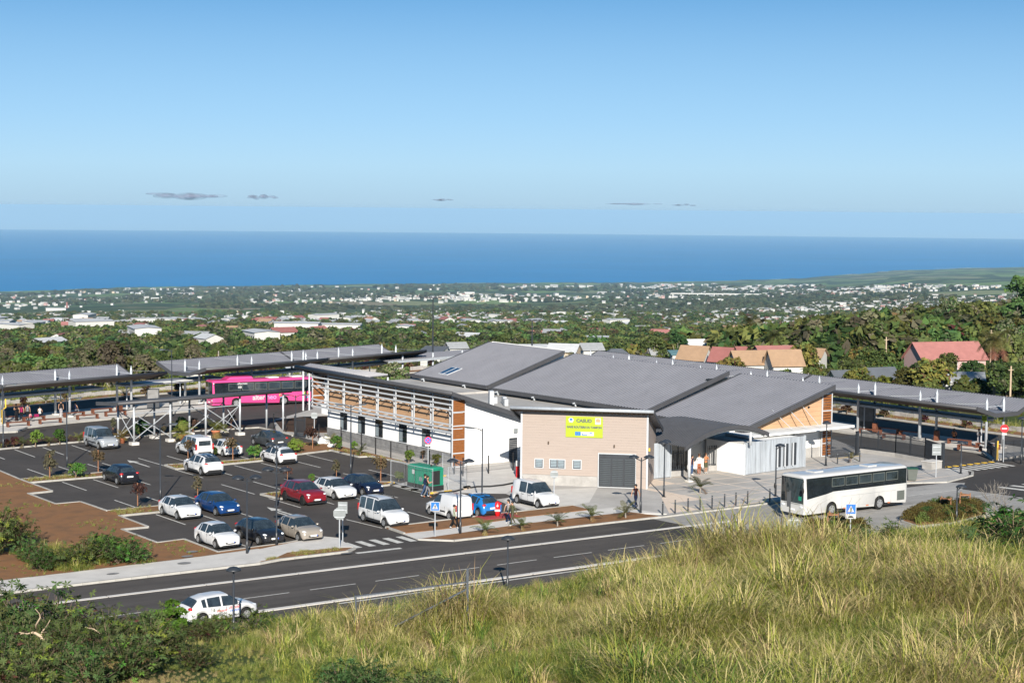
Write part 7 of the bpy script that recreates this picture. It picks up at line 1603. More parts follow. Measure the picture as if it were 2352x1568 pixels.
for i, (a_, b_, Y_, i_) in enumerate(zip(x[m_], y[m_], Y[m_], ix[m_])):
    if i > 44: break
    o = bpy.data.objects.new('house', hm[i % 9]); COL.objects.link(o); o.location = (a_, b_, float(T(a_, b_)) + 2.2); o.rotation_euler = (0, 0, random.uniform(0, 6.28)); s = random.uniform(.8, 1.15); o.scale = (s, s, s); tag(o, LB[i % 9].replace('on the far plain', 'half hidden in the tree belt'), 'house', 'houses in the tree belt')
# landmarks on the plain
def landmark(ix, yb, w, h, m, label, cat='building', top=None):
    p, Y = hit(ix, yb, 1500)
    if p is None: return
    s = Y / FPX; t = thing('distant_' + cat.replace(' ', '_'), label, cat, (p.x, p.y, p.z), -TH); MB().box(-w * s / 2, w * s / 2, -8, 8, -10, h * s).build('wall', m, t); MB().box(-w * s / 2 - 1, w * s / 2 + 1, -9, 9, h * s, h * s + 1.5).build('roof', 'roof_pale', t)
    if top: MB().tube([(top[0] * s, 0, h * s), (top[0] * s, 0, (h + top[1]) * s)], [2.5, 1.8], 8).build('chimney', top[2], t)
landmark(130, 714, 46, 6, 'house_white', 'long pale factory with red chimney on the left of plain', 'factory', (24, 14, 'roof_red')); landmark(362, 680, 6, 7, 'house_white', 'pale silo block near the left coast', 'silo'); landmark(1070, 676, 40, 5, 'house_white', 'long white hall near the coast')
landmark(2110, 668, 40, 6, 'house_cream', 'cream sugar factory with tall stack at the right', 'factory', (-22, 12, 'house_cream')); landmark(1720, 655 + 8, 12, 7, 'house_white', 'white tower block in the coastal town'); landmark(1660, 662, 22, 5, 'house_white', 'white slab block in the coastal town'); landmark(1000, 728, 16, 8, 'house_pink', 'pale pink hall in the nearer town'); landmark(835, 722, 5, 10, 'house_white', 'slim white church tower in the nearer town')
landmark(1645, 728 - 6, 20, 10, 'house_white', 'white block above the wooded slope') if 0 else None
# bridge over the dry river
p, Y = hit(1650, 684, 1500); s = Y / FPX; t = thing('viaduct', 'long low viaduct crossing the river bed near the coast', 'bridge', (p.x, p.y, p.z), -TH); MB().box(-110 * s, 110 * s, -6, 6, 14, 18).build('deck', 'house_white', t)
for i in range(12): MB().box(-105 * s + i * 19 * s - 2, -105 * s + i * 19 * s + 2, -4, 4, -12, 14).build('pier', 'house_white', t)
# small clouds low over the horizon, far out at sea
mc = bpy.data.materials.new('cloud'); mc.use_nodes = True; MATS['cloud'] = mc; nt = mc.node_tree; N = nt.nodes; b = N['Principled BSDF']; b.inputs['Base Color'].default_value = (.19, .21, .28, 1); b.inputs['Roughness'].default_value = 1; b.inputs['Specular IOR Level'].default_value = 0
tp = N.new('ShaderNodeBsdfTransparent'); mx = N.new('ShaderNodeMixShader'); lw = N.new('ShaderNodeLayerWeight'); lw.inputs[0].default_value = .35; tcn = N.new('ShaderNodeTexCoord'); nz = N.new('ShaderNodeTexNoise'); nz.inputs['Scale'].default_value = .0016; nz.inputs['Detail'].default_value = 6; nt.links.new(tcn.outputs['Object'], nz.inputs['Vector'])
m1 = N.new('ShaderNodeMath'); m1.operation = 'SUBTRACT'; m1.inputs[0].default_value = 1.0; nt.links.new(lw.outputs['Facing'], m1.inputs[1]); m2 = N.new('ShaderNodeMapRange'); m2.inputs[1].default_value = .35; m2.inputs[2].default_value = .65; m2.inputs[4].default_value = .6; nt.links.new(nz.outputs[0], m2.inputs[0]); m3 = N.new('ShaderNodeMath'); m3.operation = 'MULTIPLY'; nt.links.new(m1.outputs[0], m3.inputs[0]); nt.links.new(m2.outputs[0], m3.inputs[1])
nt.links.new(m3.outputs[0], mx.inputs[0]); nt.links.new(tp.outputs[0], mx.inputs[1]); nt.links.new(b.outputs[0], mx.inputs[2]); nt.links.new(mx.outputs[0], N['Material Output'].inputs[0])
for (x0, x1, y, h, lb) in ((325, 545, 449, 20, 'flat lilac-grey cloud above the sea on the left'), (570, 640, 452, 15, 'short grey cloud right of the larger one'), (990, 1055, 459, 8, 'small faint cloud in the middle over the horizon'), (1390, 1535, 469, 7, 'thin grey cloud streak over the sea'), (1545, 1605, 471, 7, 'thin cloud streak right of the longer one')):
    c = atd('P', (x0 + x1) / 2, y, 62000); s = 62000 / FPX; mb = MB(); rr = random.Random(x0); L_ = (x1 - x0) * s / 2
    for k in range(9): f = rr.uniform(-1, 1); mb.ell((f * L_ * .8, rr.uniform(-300, 300), rr.uniform(-.3, .35) * h * s * .6), (L_ * rr.uniform(.12, .34), 500, h * s * .5 * (1 - .6 * abs(f)) * rr.uniform(.6, 1.1)), 14, 9)
    o = mb.build('cloud', 'cloud', None, True); o.location = c; o.rotation_euler = (0, 0, -TH); tag(o, lb, 'cloud'); o.visible_shadow = True
# ------------------------------------------------------------------ planting on the site
def shrub_proto(name, seed, rx, rz, nc, nl, leaf, leafm, cz, **kw):
    V, F, C = crown_np(seed, rx, rz, nc, nl, leaf, cz, **kw); TREES[name] = (crown_mesh(V, F, leafm, seed), trunk_mb(seed, max(.25, cz * .6), .05 * rx + .02, C, 4, .05).mesh('trunk', 'bark', True), 1)
shrub_proto('round', 21, .85, .62, 26, 60, .10, 'leaf_bright', .62, shell=.8, cr=.30); shrub_proto('shrub', 22, .6, .7, 18, 60, .12, 'leaf_bright', .75, cr=.4); shrub_proto('croton', 23, .6, .7, 18, 60, .13, 'leaf_croton', .75, cr=.4)
def plant(kind, k, x, y, w, label, name='shrub', cat='shrub', group='shrubs round the car park', z=.1):
    p = at(k, x, y, z); Y = wc(p.x, p.y)[1]; s = w / 2.6133 / 1.5064 / (FPX / Y) / (1.7 if kind == 'round' else 1.25)
    t = thing(name, label, cat, p, random.uniform(0, 6.28), group, s); part('crown', TREES[kind][0], t); part('trunk', TREES[kind][1], t); return t
for (kd, k, x, y, w, lb) in (('round', 'A', 685, 1312, 195, 'clipped round bush beside the tall lamp'), ('round', 'B', 322, 1085, 175, 'clipped round bush right of the white hatchback'), ('round', 'A', 2305, 1140, 170, 'clipped round bush beside the dark grey car'), ('shrub', 'A', 320, 1025, 135, 'leafy shrub in the back bed near the left lamp'), ('shrub', 'A', 542, 1003, 125, 'leafy shrub in the back bed left of the silver van'),
        ('shrub', 'A', 1265, 945, 150, 'leafy shrub behind the first braced bay'), ('shrub', 'A', 1640, 905, 130, 'leafy shrub behind the second braced bay'), ('shrub', 'B', 700, 1060, 120, 'leafy shrub at the foot of the white wing'), ('shrub', 'B', 845, 1062, 75, 'small shrub beside the lamp in front of the wing'), ('shrub', 'B', 1345, 1172, 105, 'shrub behind the green generator'), ('round', 'B', 1252, 1335, 115, 'round bush left of the green generator'), ('shrub', 'B', 1595, 1195, 90, 'low shrub against the stone base'), ('shrub', 'A', 1940, 1108, 70, 'small shrub between the white cars'), ('shrub', 'B', 470, 1350, 70, 'small green shrub behind the red car')):
    plant(kd, k, x, y, w, lb)
for i, (k, x, y, w, lb) in enumerate((('A', 125, 1030, 90, 'dark purple shrub in the back bed at the left'), ('A', 58, 1030, 70, 'dark purple shrub at the left edge lamp'), ('A', 1625, 548, 105, 'dark purple shrub beyond the pink bus'), ('A', 1312, 565, 85, 'dark purple shrub beyond the left shelter'), ('A', 205, 660, 80, 'dark purple shrub behind the waiting group'), ('A', 580, 600, 60, 'dark purple shrub behind the second column'), ('D', 752, 728, 105, 'dark purple shrub left of the information panel'), ('D', 1092, 770, 105, 'dark purple shrub right of the information panel'), ('D', 1465, 812, 85, 'dark purple shrub behind the middle column'), ('D', 1832, 868, 105, 'dark purple shrub left of the end column'), ('B', 1325, 345, 60, 'dark purple shrub at the back verge'), ('B', 1545, 305, 60, 'dark purple shrub left of the big roof'), ('B', 1120, 355, 50, 'dark purple shrub behind the far shelter'))):
    plant('croton', k, x, y, w, lb, group='dark purple shrubs', z=.14)
# young staked trees
me_stake = MB().tube([(0, 0, 0), (0, 0, 1.0)], .03, 6).mesh('stake', 'stake'); V, F, C = crown_np(31, .42, .30, 12, 26, .10, .72, cr=.5); leafmat('leaf_brown', (.055, .04, .024), (.10, .075, .04)); me_yc = npmesh('crown', V, F, 'leaf_brown'); V, F, C = crown_np(32, .36, .42, 14, 26, .10, .66, cr=.5); me_yc2 = npmesh('crown', V, F, 'leaf_olive')
for i, (k, x, yb, yt, lb) in enumerate((('A', 450, 1320, 1085, 'left end of the first island'), ('A', 888, 1262, 1058, 'first island near the black hatchback'), ('A', 1245, 1565, 1355, 'second island by the white hatchback'), ('A', 1787, 1490, 1308, 'gap behind the dark blue car'), ('A', 1700, 1135, 968, 'island behind the white people carrier'), ('A', 2105, 1152, 945, 'island behind the white hatchback'), ('B', 125, 1032, 895, 'kerb behind the dark grey car'), ('B', 475, 1052, 850, 'bed by the round sign'), ('B', 247, 1348, 1208, 'island behind the red car'), ('B', 690, 1312, 1158, 'island behind the white hatchback near lamp'), ('B', 1090, 1342, 1115, 'island left of the generator'), ('B', 1470, 1145, 1062, 'stone base of the wing'), ('A', 1482, 915, 830, 'braced walkway'), ('A', 1745, 900, 770, 'bed behind the potted palm'), ('A', 2090, 860, 740, 'path in front of the pink bus'), ('A', 1022, 890, 780, 'bed behind the silver van'))):
    p = at(k, x, yb, .1); Y = wc(p.x, p.y)[1]; h = (yb - yt) / 2.6133 / 1.5064 / (FPX / Y); t = thing('young_tree', 'thin staked young tree in the %s' % lb if 'island' in lb or 'bed' in lb else 'thin staked young tree at the %s' % lb, 'young tree', p, random.uniform(0, 6), 'staked young trees', (h * .8, h * .8, h))
    part('stake', me_stake, t); part('crown', me_yc if i % 3 else me_yc2, t)
for i, (k, x, y, s, lb) in enumerate((('G', 275, 610, 1.0, 'near bed below the two walkers'), ('G', 597, 572, 1.1, 'near bed in front of the white van'), ('G', 905, 525, 1.2, 'near bed right of the round sign'), ('G', 1212, 497, 1.2, 'near bed beside the walking man'), ('F', 1843, 352, 1.1, 'near bed right of the lamp'), ('C', 1890, 1442, 1.35, 'plaza planting hole'), ('A', 210, 1032, .9, 'back bed between dark and green shrubs'), ('A', 445, 1012, .8, 'back bed between the two green shrubs'), ('A', 715, 985, .9, 'back bed by the silver van'), ('B', 905, 1105, 1.0, 'kerb in front of the wing'), ('B', 640, 1010, 1.0, 'rocks left of the wing'), ('A', 415, 645, 1.2, 'verge behind the left shelter'), ('A', 1130, 590, 1.2, 'verge beyond the left shelter'), ('D', 605, 690, 1.3, 'verge behind the timber screen'), ('D', 2025, 880, 1.1, 'verge by the no-entry sign'), ('D', 790, 1165, .8, 'yard behind the bus'))):
    palm('young', at(k, x, y, .1), 'small young palm in the %s' % lb if 'bed' in lb or 'hole' in lb or 'verge' in lb or 'yard' in lb else 'small young palm at the %s' % lb, s, 'small young palms', 'young_palm', 'palm')
pot = MB().tube([(0, 0, 0), (0, 0, .5), (0, 0, .52), (0, 0, .62)], [.24, .36, .40, .40], 16).mesh('pot', 'terracotta', True); soil_ = MB().tube([(0, 0, .58), (0, 0, .625)], .36, 12).mesh('soil', 'dark_soil')
for i, (k, x, y, lb) in enumerate((('A', 1655, 985, 'potted palm under the middle of the walkway'), ('A', 1952, 950, 'potted palm right of the middle walkway post'), ('A', 1108, 1000, 'potted palm beside the silver van'))):
    t = palm('pot', at(k, x, y), lb, 1.15 if i < 2 else .8, 'potted palms', 'potted_palm', 'potted plant'); part('pot', pot, t); part('soil', soil_, t)
for i, (x, y, s) in enumerate(((548, 1000, .5), (575, 985, .7), (610, 1000, .6), (640, 1030, .5), (600, 960, .5), (560, 965, .4))):
    p = at('B', x, y, .1); me = bpy.data.meshes.new('boulder'); bm = bmesh.new(); bmesh.ops.create_icosphere(bm, subdivisions=2, radius=.55)
    for v in bm.verts: v.co *= 1 + .25 * math.sin(v.co.x * 9 + i) * math.cos(v.co.y * 7 + i * 2); v.co.z *= .7
    bm.to_mesh(me); bm.free(); me.materials.append(MATS['offwhite']); o = bpy.data.objects.new('boulder', me); COL.objects.link(o); o.location = p; o.scale = (s * 1.3, s * 1.3, s * 1.3); tag(o, 'pale boulder in the bed left of the white wing, %s from the left' % od[i], 'boulder', 'boulders by the wing')
# ------------------------------------------------------------------ grass
def blades(seed, n, L, spread, mats, w=.026, bend=.9, seedhead=0., up=.75):
    r = np.random.default_rng(seed); V = []; F = []; MI = []
    for i in range(n):
        a = r.uniform(0, 6.28); rad = spread * math.sqrt(r.uniform()); p = np.array([rad * math.cos(a), rad * math.sin(a), -.05]); az = a + r.normal(0, .8) if rad > spread * .3 else r.uniform(0, 6.28)
        l = L * r.uniform(.55, 1.15); th = r.uniform(.05, 1 - up + .15); d = np.array([math.cos(az) * math.sin(th), math.sin(az) * math.sin(th), math.cos(th)]); sd = np.array([-math.sin(az), math.cos(az), 0]); m = r.choice(len(mats), p=[q[1] for q in mats]); k = 5; n0 = len(V); b = bend * r.uniform(.5, 1.4)
        for s in range(k):
            f = s / (k - 1); ww = w * (1 - f ** 2 * .9) * (1.0 if s else .8)
            V.append(p - sd * ww / 2); V.append(p + sd * ww / 2)
            th2 = min(2.2, th + b * f * f * 1.6 + f * b * .25); d = np.array([math.cos(az) * math.sin(th2), math.sin(az) * math.sin(th2), math.cos(th2)]); p = p + d * l / (k - 1)
        for s in range(k - 1): F.append((n0 + 2 * s, n0 + 2 * s + 1, n0 + 2 * s + 3, n0 + 2 * s + 2)); MI.append(m)
    return npmesh('grass', np.array(V), np.array(F), [q[0] for q in mats], mi=MI)
GG = [('grass_green', .62), ('grass_lime', .30), ('grass_straw', .08)]; GL = [('grass_green', .25), ('grass_lime', .50), ('grass_straw', .25)]; GS = [('grass_lime', .30), ('grass_straw', .55), ('grass_brown', .15)]; GB = [('grass_straw', .45), ('grass_brown', .45), ('grass_lime', .10)]
protos = [blades(100, 60, 1.15, .5, GG, bend=1.3), blades(101, 60, 1.4, .5, GG, bend=1.5), blades(102, 60, 1.5, .42, GL, bend=1.3), blades(103, 60, 1.8, .40, GL, bend=1.7), blades(104, 60, 1.7, .38, GS, bend=1.6), blades(105, 55, 2.1, .34, GS, bend=1.4, up=.85), blades(106, 80, 1.1, .5, GB, bend=1.5), blades(107, 70, .8, .5, GG, bend=1.2, w=.022)] + [blades(130 + i_, 60, L_, .42, m_, w=.048, bend=1.5, up=.8) for i_, (L_, m_) in enumerate(((2.3, GL), (2.6, GS), (2.2, GS), (2.0, GG)))]
# places: even over the lower part of the view, where the line of sight meets the bank
n = 21000; ix = RNG.uniform(-60, 2420, n); iy = RNG.uniform(1150, 1680, n); pts = np.zeros((n, 3)); done = np.zeros(n, bool)
dv = np.array([tuple(ray('P', a, b)) for a, b in zip(ix, iy)]); f = dv[:, 0] * math.sin(TH) + dv[:, 1] * math.cos(TH); Yv = np.full(n, 14.)
for _ in range(420):
    t_ = Yv / f; q = np.stack([CAMX + dv[:, 0] * t_, CAMY + dv[:, 1] * t_, CAMZ + dv[:, 2] * t_], 1); tz = T(q[:, 0], q[:, 1]); new = (~done) & (q[:, 2] <= tz + .35); pts[new] = q[new]; done |= new
    Yv = np.where(done, Yv, Yv + .25)
    if Yv.max() > 112: break
ok = done & (pts[:, 1] < -42.6 + 1.6 * vnoise(pts[:, 0], pts[:, 1], 4, 12) - .8); x, y, ixo, iyo = pts[ok, 0], pts[ok, 1], ix[ok], iy[ok]
# extra tufts on the crest beyond the line of sight
m_ = 5000; Y_ = RNG.uniform(46, 100, m_); X_ = (RNG.uniform(-80, 2430, m_) - 1176) / FPX * Y_; x2 = CAMX + X_ * math.cos(TH) + Y_ * math.sin(TH); y2 = CAMY - X_ * math.sin(TH) + Y_ * math.cos(TH); k_ = y2 < -43.2; x = np.concatenate([x, x2[k_]]); y = np.concatenate([y, y2[k_]]); ixo = np.concatenate([ixo, (X_ / Y_ * FPX + 1176)[k_]])
z = T(x, y); zone = vnoise(x, y, 9, 20) * .6 + vnoise(x, y, 3.2, 21) * .4; sx = sstep(1000, 1650, ixo); YY = (x - CAMX) * math.sin(TH) + (y - CAMY) * math.cos(TH); v_ = zone + .16 * (sx - .5) + .10 * sstep(55, 85, YY) * sx - .16 * sstep(1850, 2080, ixo) * sstep(60, 78, YY) + RNG.normal(0, .10, len(x))
I = np.where(v_ < .30, 0, np.where(v_ < .42, 1, np.where(v_ < .52, 2, np.where(v_ < .60, 3, np.where(v_ < .70, 4, np.where(v_ < .84, 5, 6))))))
low_ = (vnoise(x, y, 5, 22) > .72) & (sx < .4); I = np.where(low_, 6, I)
Sg = (.30 + .95 * vnoise(x, y, 2.6, 23) ** 1.6) * RNG.uniform(.7, 1.25, len(x)) * (.80 + .55 * sx); Sg = Sg * np.interp(ixo, [0, 430, 470, 640, 760, 1290, 1400, 1500, 1850, 2050], [.45, .45, .5, .55, .8, .7, .9, 1.0, .9, .75])
Sg = Sg * (.62 + .85 * vnoise(x, y, 7.5, 51) ** 1.3); dn = -43.0 - y; Sg = Sg * np.clip(.45 + dn * .12, .45, 1)
for a_, b_, n_, s_ in ((1050, 67, 26, 1.25), (985, 67, 16, 1.1), (1110, 67.5, 14, 1.1), (835, 67, 14, 1.1), (800, 66, 8, .9), (940, 66, 12, .8)):
    q_ = [cw((a_ + random.gauss(0, 22) - 1176) / FPX * b_, b_ + random.uniform(-1, 1)) for _ in range(n_)]; x = np.concatenate([x, [p_[0] for p_ in q_]]); y = np.concatenate([y, [p_[1] for p_ in q_]]); Sg = np.concatenate([Sg, np.full(n_, s_) * RNG.uniform(.7, 1.2, n_)]); I = np.concatenate([I, RNG.choice([3, 4, 5, 5], n_)])
for _ in range(900):      # big cane-like tussocks, thickest on the crest right of centre
    a_ = random.uniform(1370, 2420) if random.random() < .8 else random.uniform(620, 1370); b_ = random.uniform(46, 92) if a_ > 1370 else random.uniform(50, 80)
    if 1370 < a_ < 1900 and random.random() < .35: b_ = random.uniform(76, 89)
    px_, py_ = cw((a_ - 1176) / FPX * b_, b_)
    if py_ > -46.5 or float(vnoise(px_, py_, 4.2, 44)) < .42: continue
    x = np.append(x, px_); y = np.append(y, py_); Sg = np.append(Sg, random.uniform(.5, .95) * (1.0 if a_ > 1370 else .7)); I = np.append(I, random.choice([8, 9, 9, 10, 11] if a_ > 1370 else [8, 10, 11, 11]))
z = T(x, y)
scatter('grass', 'tall yellow-green grass covering the bank in the foreground', np.stack([x, y, z], 1), Sg, RNG.uniform(0, 6.28, len(x)), I, protos)
# weeds and thin grass on earth, islands and verges
wx, wy, ws, wi = [], [], [], []
def weeds(poly, n, s, idx, edge=None):
    P_ = np.array(poly); x0, y0 = P_.min(0); x1, y1 = P_.max(0); c = 0; tr = 0
    while c < n and tr < n * 12:
        tr += 1; a, b = random.uniform(x0, x1), random.uniform(y0, y1); ins = False; j = len(poly) - 1
        for i in range(len(poly)):
            if (poly[i][1] > b) != (poly[j][1] > b) and a < (poly[j][0] - poly[i][0]) * (b - poly[i][1]) / (poly[j][1] - poly[i][1]) + poly[i][0]: ins = not ins
            j = i
        if not ins or (edge is not None and float(vnoise(a, b, edge[0], edge[1])) < edge[2]): continue
        wx.append(a); wy.append(b); ws.append(s * random.uniform(.5, 1.4)); wi.append(random.choice(idx)); c += 1
weeds([(-70, 30), (-34, 18), (-33.2, 6), (-35.2, 5), (-35.2, 0), (-33.3, 0), (-33.3, -12), (-35.3, -12.4), (-35.3, -18), (-33.4, -18), (-33.4, -23), (-44, -24), (-70, -24)], 1500, .16, [0, 1, 2, 7, 7], (3.2, 30, .60))
weeds([(-58, -12), (-44, -14), (-38, -20), (-38, -24), (-58, -24)], 900, .42, [0, 1, 2, 3, 7], (3, 31, .42))
for pl in ([(-33, 12.8), (-24.4, 12.8), (-24.4, 11), (-33, 11)], [(-33, -4.9), (-24.4, -4.9), (-24.4, -7), (-33, -7)], [(-11, 13.3), (-19.8, 14), (-19.9, 11.6), (-11.5, 12.3)], [(-9.6, -3.5), (-20, -4), (-19.9, -6.5), (-9.6, -5.2)], [(-7, 14), (-3.4, 14.7), (-3.2, 10), (-1.8, 5), (-1.4, 18), (-4, 21)], [(-32.3, -27.2), (-29.5, -25.7), (-26, -26.2), (-26.5, -27)]): weeds(pl, 170, .15, [2, 3, 4, 6, 7], (1.6, 33, .42))
for i in range(len(vo_) - 1):
    a, b = Vector(vo_[i]), Vector(vo_[i + 1]); o_ = (a - Vector(vg[i])); c, d = a + o_ * 1.6, b + (b - Vector(vg[i + 1])) * 1.6; weeds([tuple(a - o_ * .12), tuple(b - o_ * .12), tuple(d), tuple(c)], int((b - a).length * 9), .62, [0, 1, 2, 2, 3])
weeds([(-60, 58.3), (-17.2, 62.2), (-1.9, 66.9), (9.9, 68.7), (34, 75.4), (33.6, 77.5), (9.6, 71.2), (-2.3, 69.2), (-17.5, 64.6), (-60, 60.6)], 500, .3, [0, 1, 2, 7]); weeds([(59.8, 14), (59.8, -35), (62, -35), (62, 14)], 350, .22, [0, 2, 4, 7]); weeds([(-75, 31.5), (-28, 31.4), (-20, 32.4), (-8, 34.2), (-2.4, 37.2), (-14, 36.8), (-60, 34.8)], 260, .16, [0, 1, 7], (2, 35, .5))
weeds([(-130, -42.2), (-4, -42.2), (-4, -43.6), (-130, -43.6)], 1600, .34, [2, 4, 5, 6, 7]); weeds([(-3, -42.3), (30, -41.8), (34, -44), (-3, -44)], 700, .4, [0, 1, 2, 3])
wx, wy = np.array(wx), np.array(wy); inside = (wy > -28) & (wx > -80) & (wx < 62.4) & (wy < 80); wz = np.where(inside, .09, T(wx, wy) + .05)
scatter('weeds', 'weeds and thin grass on the bare earth, islands and verges', np.stack([wx, wy, wz], 1), ws, RNG.uniform(0, 6.28, len(wx)), wi, protos)
# ---- foreground shrubs
leafmat('leaf_shrub2', (.035, .055, .018), (.085, .095, .035), ov=.7)
shrub_proto('vine', 43, .9, 1.9, 40, 90, .17, 'leaf_vine', 1.9, cr=.42, shell=.75)
def stem_shrub(name, seed, ns, H, sp, nc, nl, leaf, mats, droop=.5):
    """Open shrub: arching stems with tufts of pointed leaflets towards their ends."""
    r = np.random.default_rng(seed); V = []; F = []; MI = []; st = MB()
    for i in range(ns):
        az = r.uniform(0, 6.28); rad = sp * math.sqrt(r.uniform(.02, 1)); h = H * r.uniform(.55, 1.05) * (1 - .35 * (rad / sp) ** 2); tip = np.array([rad * math.cos(az), rad * math.sin(az), h]); mid_ = tip * np.array([.45, .45, .62]); st.tube([(0, 0, 0), tuple(mid_), tuple(tip)], [.014, .010, .004], 4, False)
        for c in range(nc):
            f = 1 - .75 * (c / nc) ** 1.1; p = mid_ * (1 - f) * 2 * f * 1.0 + tip * f * f + np.array([0, 0, 0]) * (1 - f) ** 2 if f < 1 else tip
            p = p + r.normal(0, .13, 3) * (1 + .4 * H / 3); ax = r.normal(size=3) * .5 + np.array([0, 0, 1.]); ax /= np.linalg.norm(ax); u = np.cross(ax, [1, .1, 0]); u /= np.linalg.norm(u); w = np.cross(ax, u); m = r.choice(len(mats), p=[q[1] for q in mats])
            for k in range(nl):
                a = 6.28 * k / nl + r.uniform(-.3, .3); d = u * math.cos(a) + w * math.sin(a); d = d * .9 + ax * r.uniform(-.5, .35); l = leaf * r.uniform(.7, 1.25); s_ = np.cross(d, ax); s_ /= max(1e-6, np.linalg.norm(s_)); n0 = len(V)
                V += [p, p + d * l * .5 + s_ * l * .16, p + d * l - ax * l * .25 * droop, p + d * l * .5 - s_ * l * .16]; F.append((n0, n0 + 1, n0 + 2, n0 + 3)); MI.append(m)
    TREES[name] = (npmesh('crown', np.array(V), np.array(F), [q[0] for q in mats], mi=MI), st.mesh('stems', 'bark'), 1)
MS = [('leaf_shrub', .58), ('leaf_shrub2', .22), ('leaf_rust', .05), ('leaf_bright', .15)]
stem_shrub('castor', 41, 46, 3.0, 1.8, 8, 7, .24, MS); stem_shrub('castor2', 42, 38, 2.4, 1.6, 8, 7, .22, [('leaf_shrub2', .5), ('leaf_shrub', .3), ('leaf_bright', .12), ('leaf_rust', .08)]); stem_shrub('fern', 45, 40, 1.15, 1.0, 9, 8, .13, [('leaf_shrub', .7), ('leaf_dark', .3)], .8); stem_shrub('lowgreen', 44, 40, 1.5, 1.2, 8, 7, .18, [('leaf_shrub', .5), ('leaf_bright', .3), ('leaf_shrub2', .2)])
def fore(kind, ix, Y, top, label, name='shrub', cat='shrub', s=1., z=None):
    """A shrub at a bearing and distance whose top reaches the given picture row."""
    X = (ix - 1176) / FPX * Y; x, y = cw(X, Y); zb = float(T(x, y)) if z is None else z; zt = atd('P', ix, top, Y).z; h = min(4.6, max(2.0 if ix < 340 else 1.2 if ix < 520 else .8, zt - zb)) if kind != 'fern' else min(1.15, max(.8, zt - zb)); h0 = {'castor': 3.0, 'castor2': 2.4, 'vine': 3.8, 'lowgreen': 1.5, 'fern': 1.15}[kind]
    t = thing(name, label, cat, (x, y, zb - .1), random.uniform(0, 6.28), 'wild shrubs in the foreground', (h / h0 * s, h / h0 * s, h / h0)); part('crown', TREES[kind][0], t); part('trunk', TREES[kind][1], t); return t
FS = [('castor', -20, 84, 1345), ('castor', 60, 82, 1335), ('castor', 130, 84, 1350), ('castor2', 185, 83, 1385), ('castor', 30, 76, 1400), ('castor', 110, 75, 1420), ('castor2', 190, 77, 1430), ('castor2', 250, 80, 1425), ('castor2', 300, 81, 1440), ('castor', 230, 73, 1465), ('castor', 310, 74, 1480), ('castor', 60, 70, 1480), ('castor', 150, 68, 1500), ('castor', 0, 68, 1490), ('castor2', 330, 70, 1510), ('castor', 240, 66, 1525), ('castor2', 430, 72, 1510), ('castor2', 470, 70, 1520), ('lowgreen', 455, 90, 1430), ('lowgreen', 505, 91, 1434), ('lowgreen', 548, 90, 1428), ('lowgreen', 592, 83, 1392), ('lowgreen', 625, 78, 1415), ('castor2', 545, 70, 1475), ('lowgreen', 500, 74, 1470), ('castor2', 400, 66, 1535), ('castor', 338, 63, 1545), ('castor', 120, 62, 1545), ('castor', 70, 58, 1555), ('castor2', 200, 58, 1560), ('castor2', 280, 60, 1555), ('castor2', 440, 62, 1560), ('castor', -10, 60, 1540), ('castor2', 100, 79, 1385), ('castor2', 20, 80, 1375), ('castor2', 360, 84, 1425), ('castor2', 280, 86, 1405)]
ODW = od + ['eleventh', 'twelfth', 'thirteenth', 'fourteenth', 'fifteenth', 'sixteenth', 'seventeenth', 'eighteenth']
FR = {r: sorted(q[1] for q in FS if (q[2] > 79) == (r == 'back') and (70 < q[2] <= 79) == (r == 'middle')) for r in ('back', 'middle', 'front')}
for k, ix_, Y, top in FS: r_ = 'back' if Y > 79 else 'middle' if Y > 70 else 'front'; fore(k, ix_, Y, top, 'dark leafy shrub in the lower left thicket, %s row, %s from the left' % (r_, ODW[FR[r_].index(ix_)]))
fore('vine', 385, 86, 1362, 'bright green vine climbing over a small tree in the lower left', s=1.3); fore('vine', 392, 82, 1415, 'lower mass of bright green vine beside the white car', s=1.5); fore('vine', 362, 79, 1450, 'bright green vine trailing over the thicket', s=1.5)
for (ix_, Y, top, lb) in ((860, 52, 1478, 'dark feathery shrub in the grass at bottom centre'), (965, 50, 1468, 'larger dark feathery shrub in the grass at bottom centre'), (1010, 48, 1500, 'low feathery shrub right of the larger one'), (780, 54, 1500, 'low feathery shrub left of bottom centre')): fore('fern', ix_, Y, top, lb, s=.85)
for (ix_, Y, top, lb) in ((2040, 92, 1192, 'castor plant in front of the traffic island'), (2260, 88, 1205, 'leafy weed clump at the right crest'), (2330, 86, 1195, 'dark leafy shrub at the right edge of bank'), (2345, 80, 1150, 'tall weed at the right edge of picture'), (2150, 87, 1225, 'green creeper mound on the right bank'), (1900, 90, 1245, 'leafy green weeds below the crossing sign')): fore('lowgreen', ix_, Y, top, lb, s=1.2)
for (ix_, Y, top, lb) in ((30, 112, 1170, 'dark tree at the left edge above the bare earth'), (-20, 110, 1150, 'taller dark tree cut by the left edge'), (60, 108, 1240, 'lower dark shrub at the left edge')): fore('castor', ix_, Y, top, lb, 'shrub', s=.9, z=0)
for i, (x, y, s) in enumerate(((190, 1300, 1.1), (230, 1285, 1.2), (270, 1295, 1.3), (310, 1295, 1.0), (150, 1305, .9), (100, 1310, .9))):
    p = at('P', x, y, .05); t = thing('shrub', 'green shrub beside the left pavement, %s from the left' % od[[4, 3, 0, 1, 2, 5].index(i)] if 0 else 'green shrub beside the left pavement, %s of the clump' % od[i], 'shrub', p, i, 'shrubs beside the left pavement', s); part('crown', TREES['lowgreen'][0], t); part('trunk', TREES['lowgreen'][1], t)
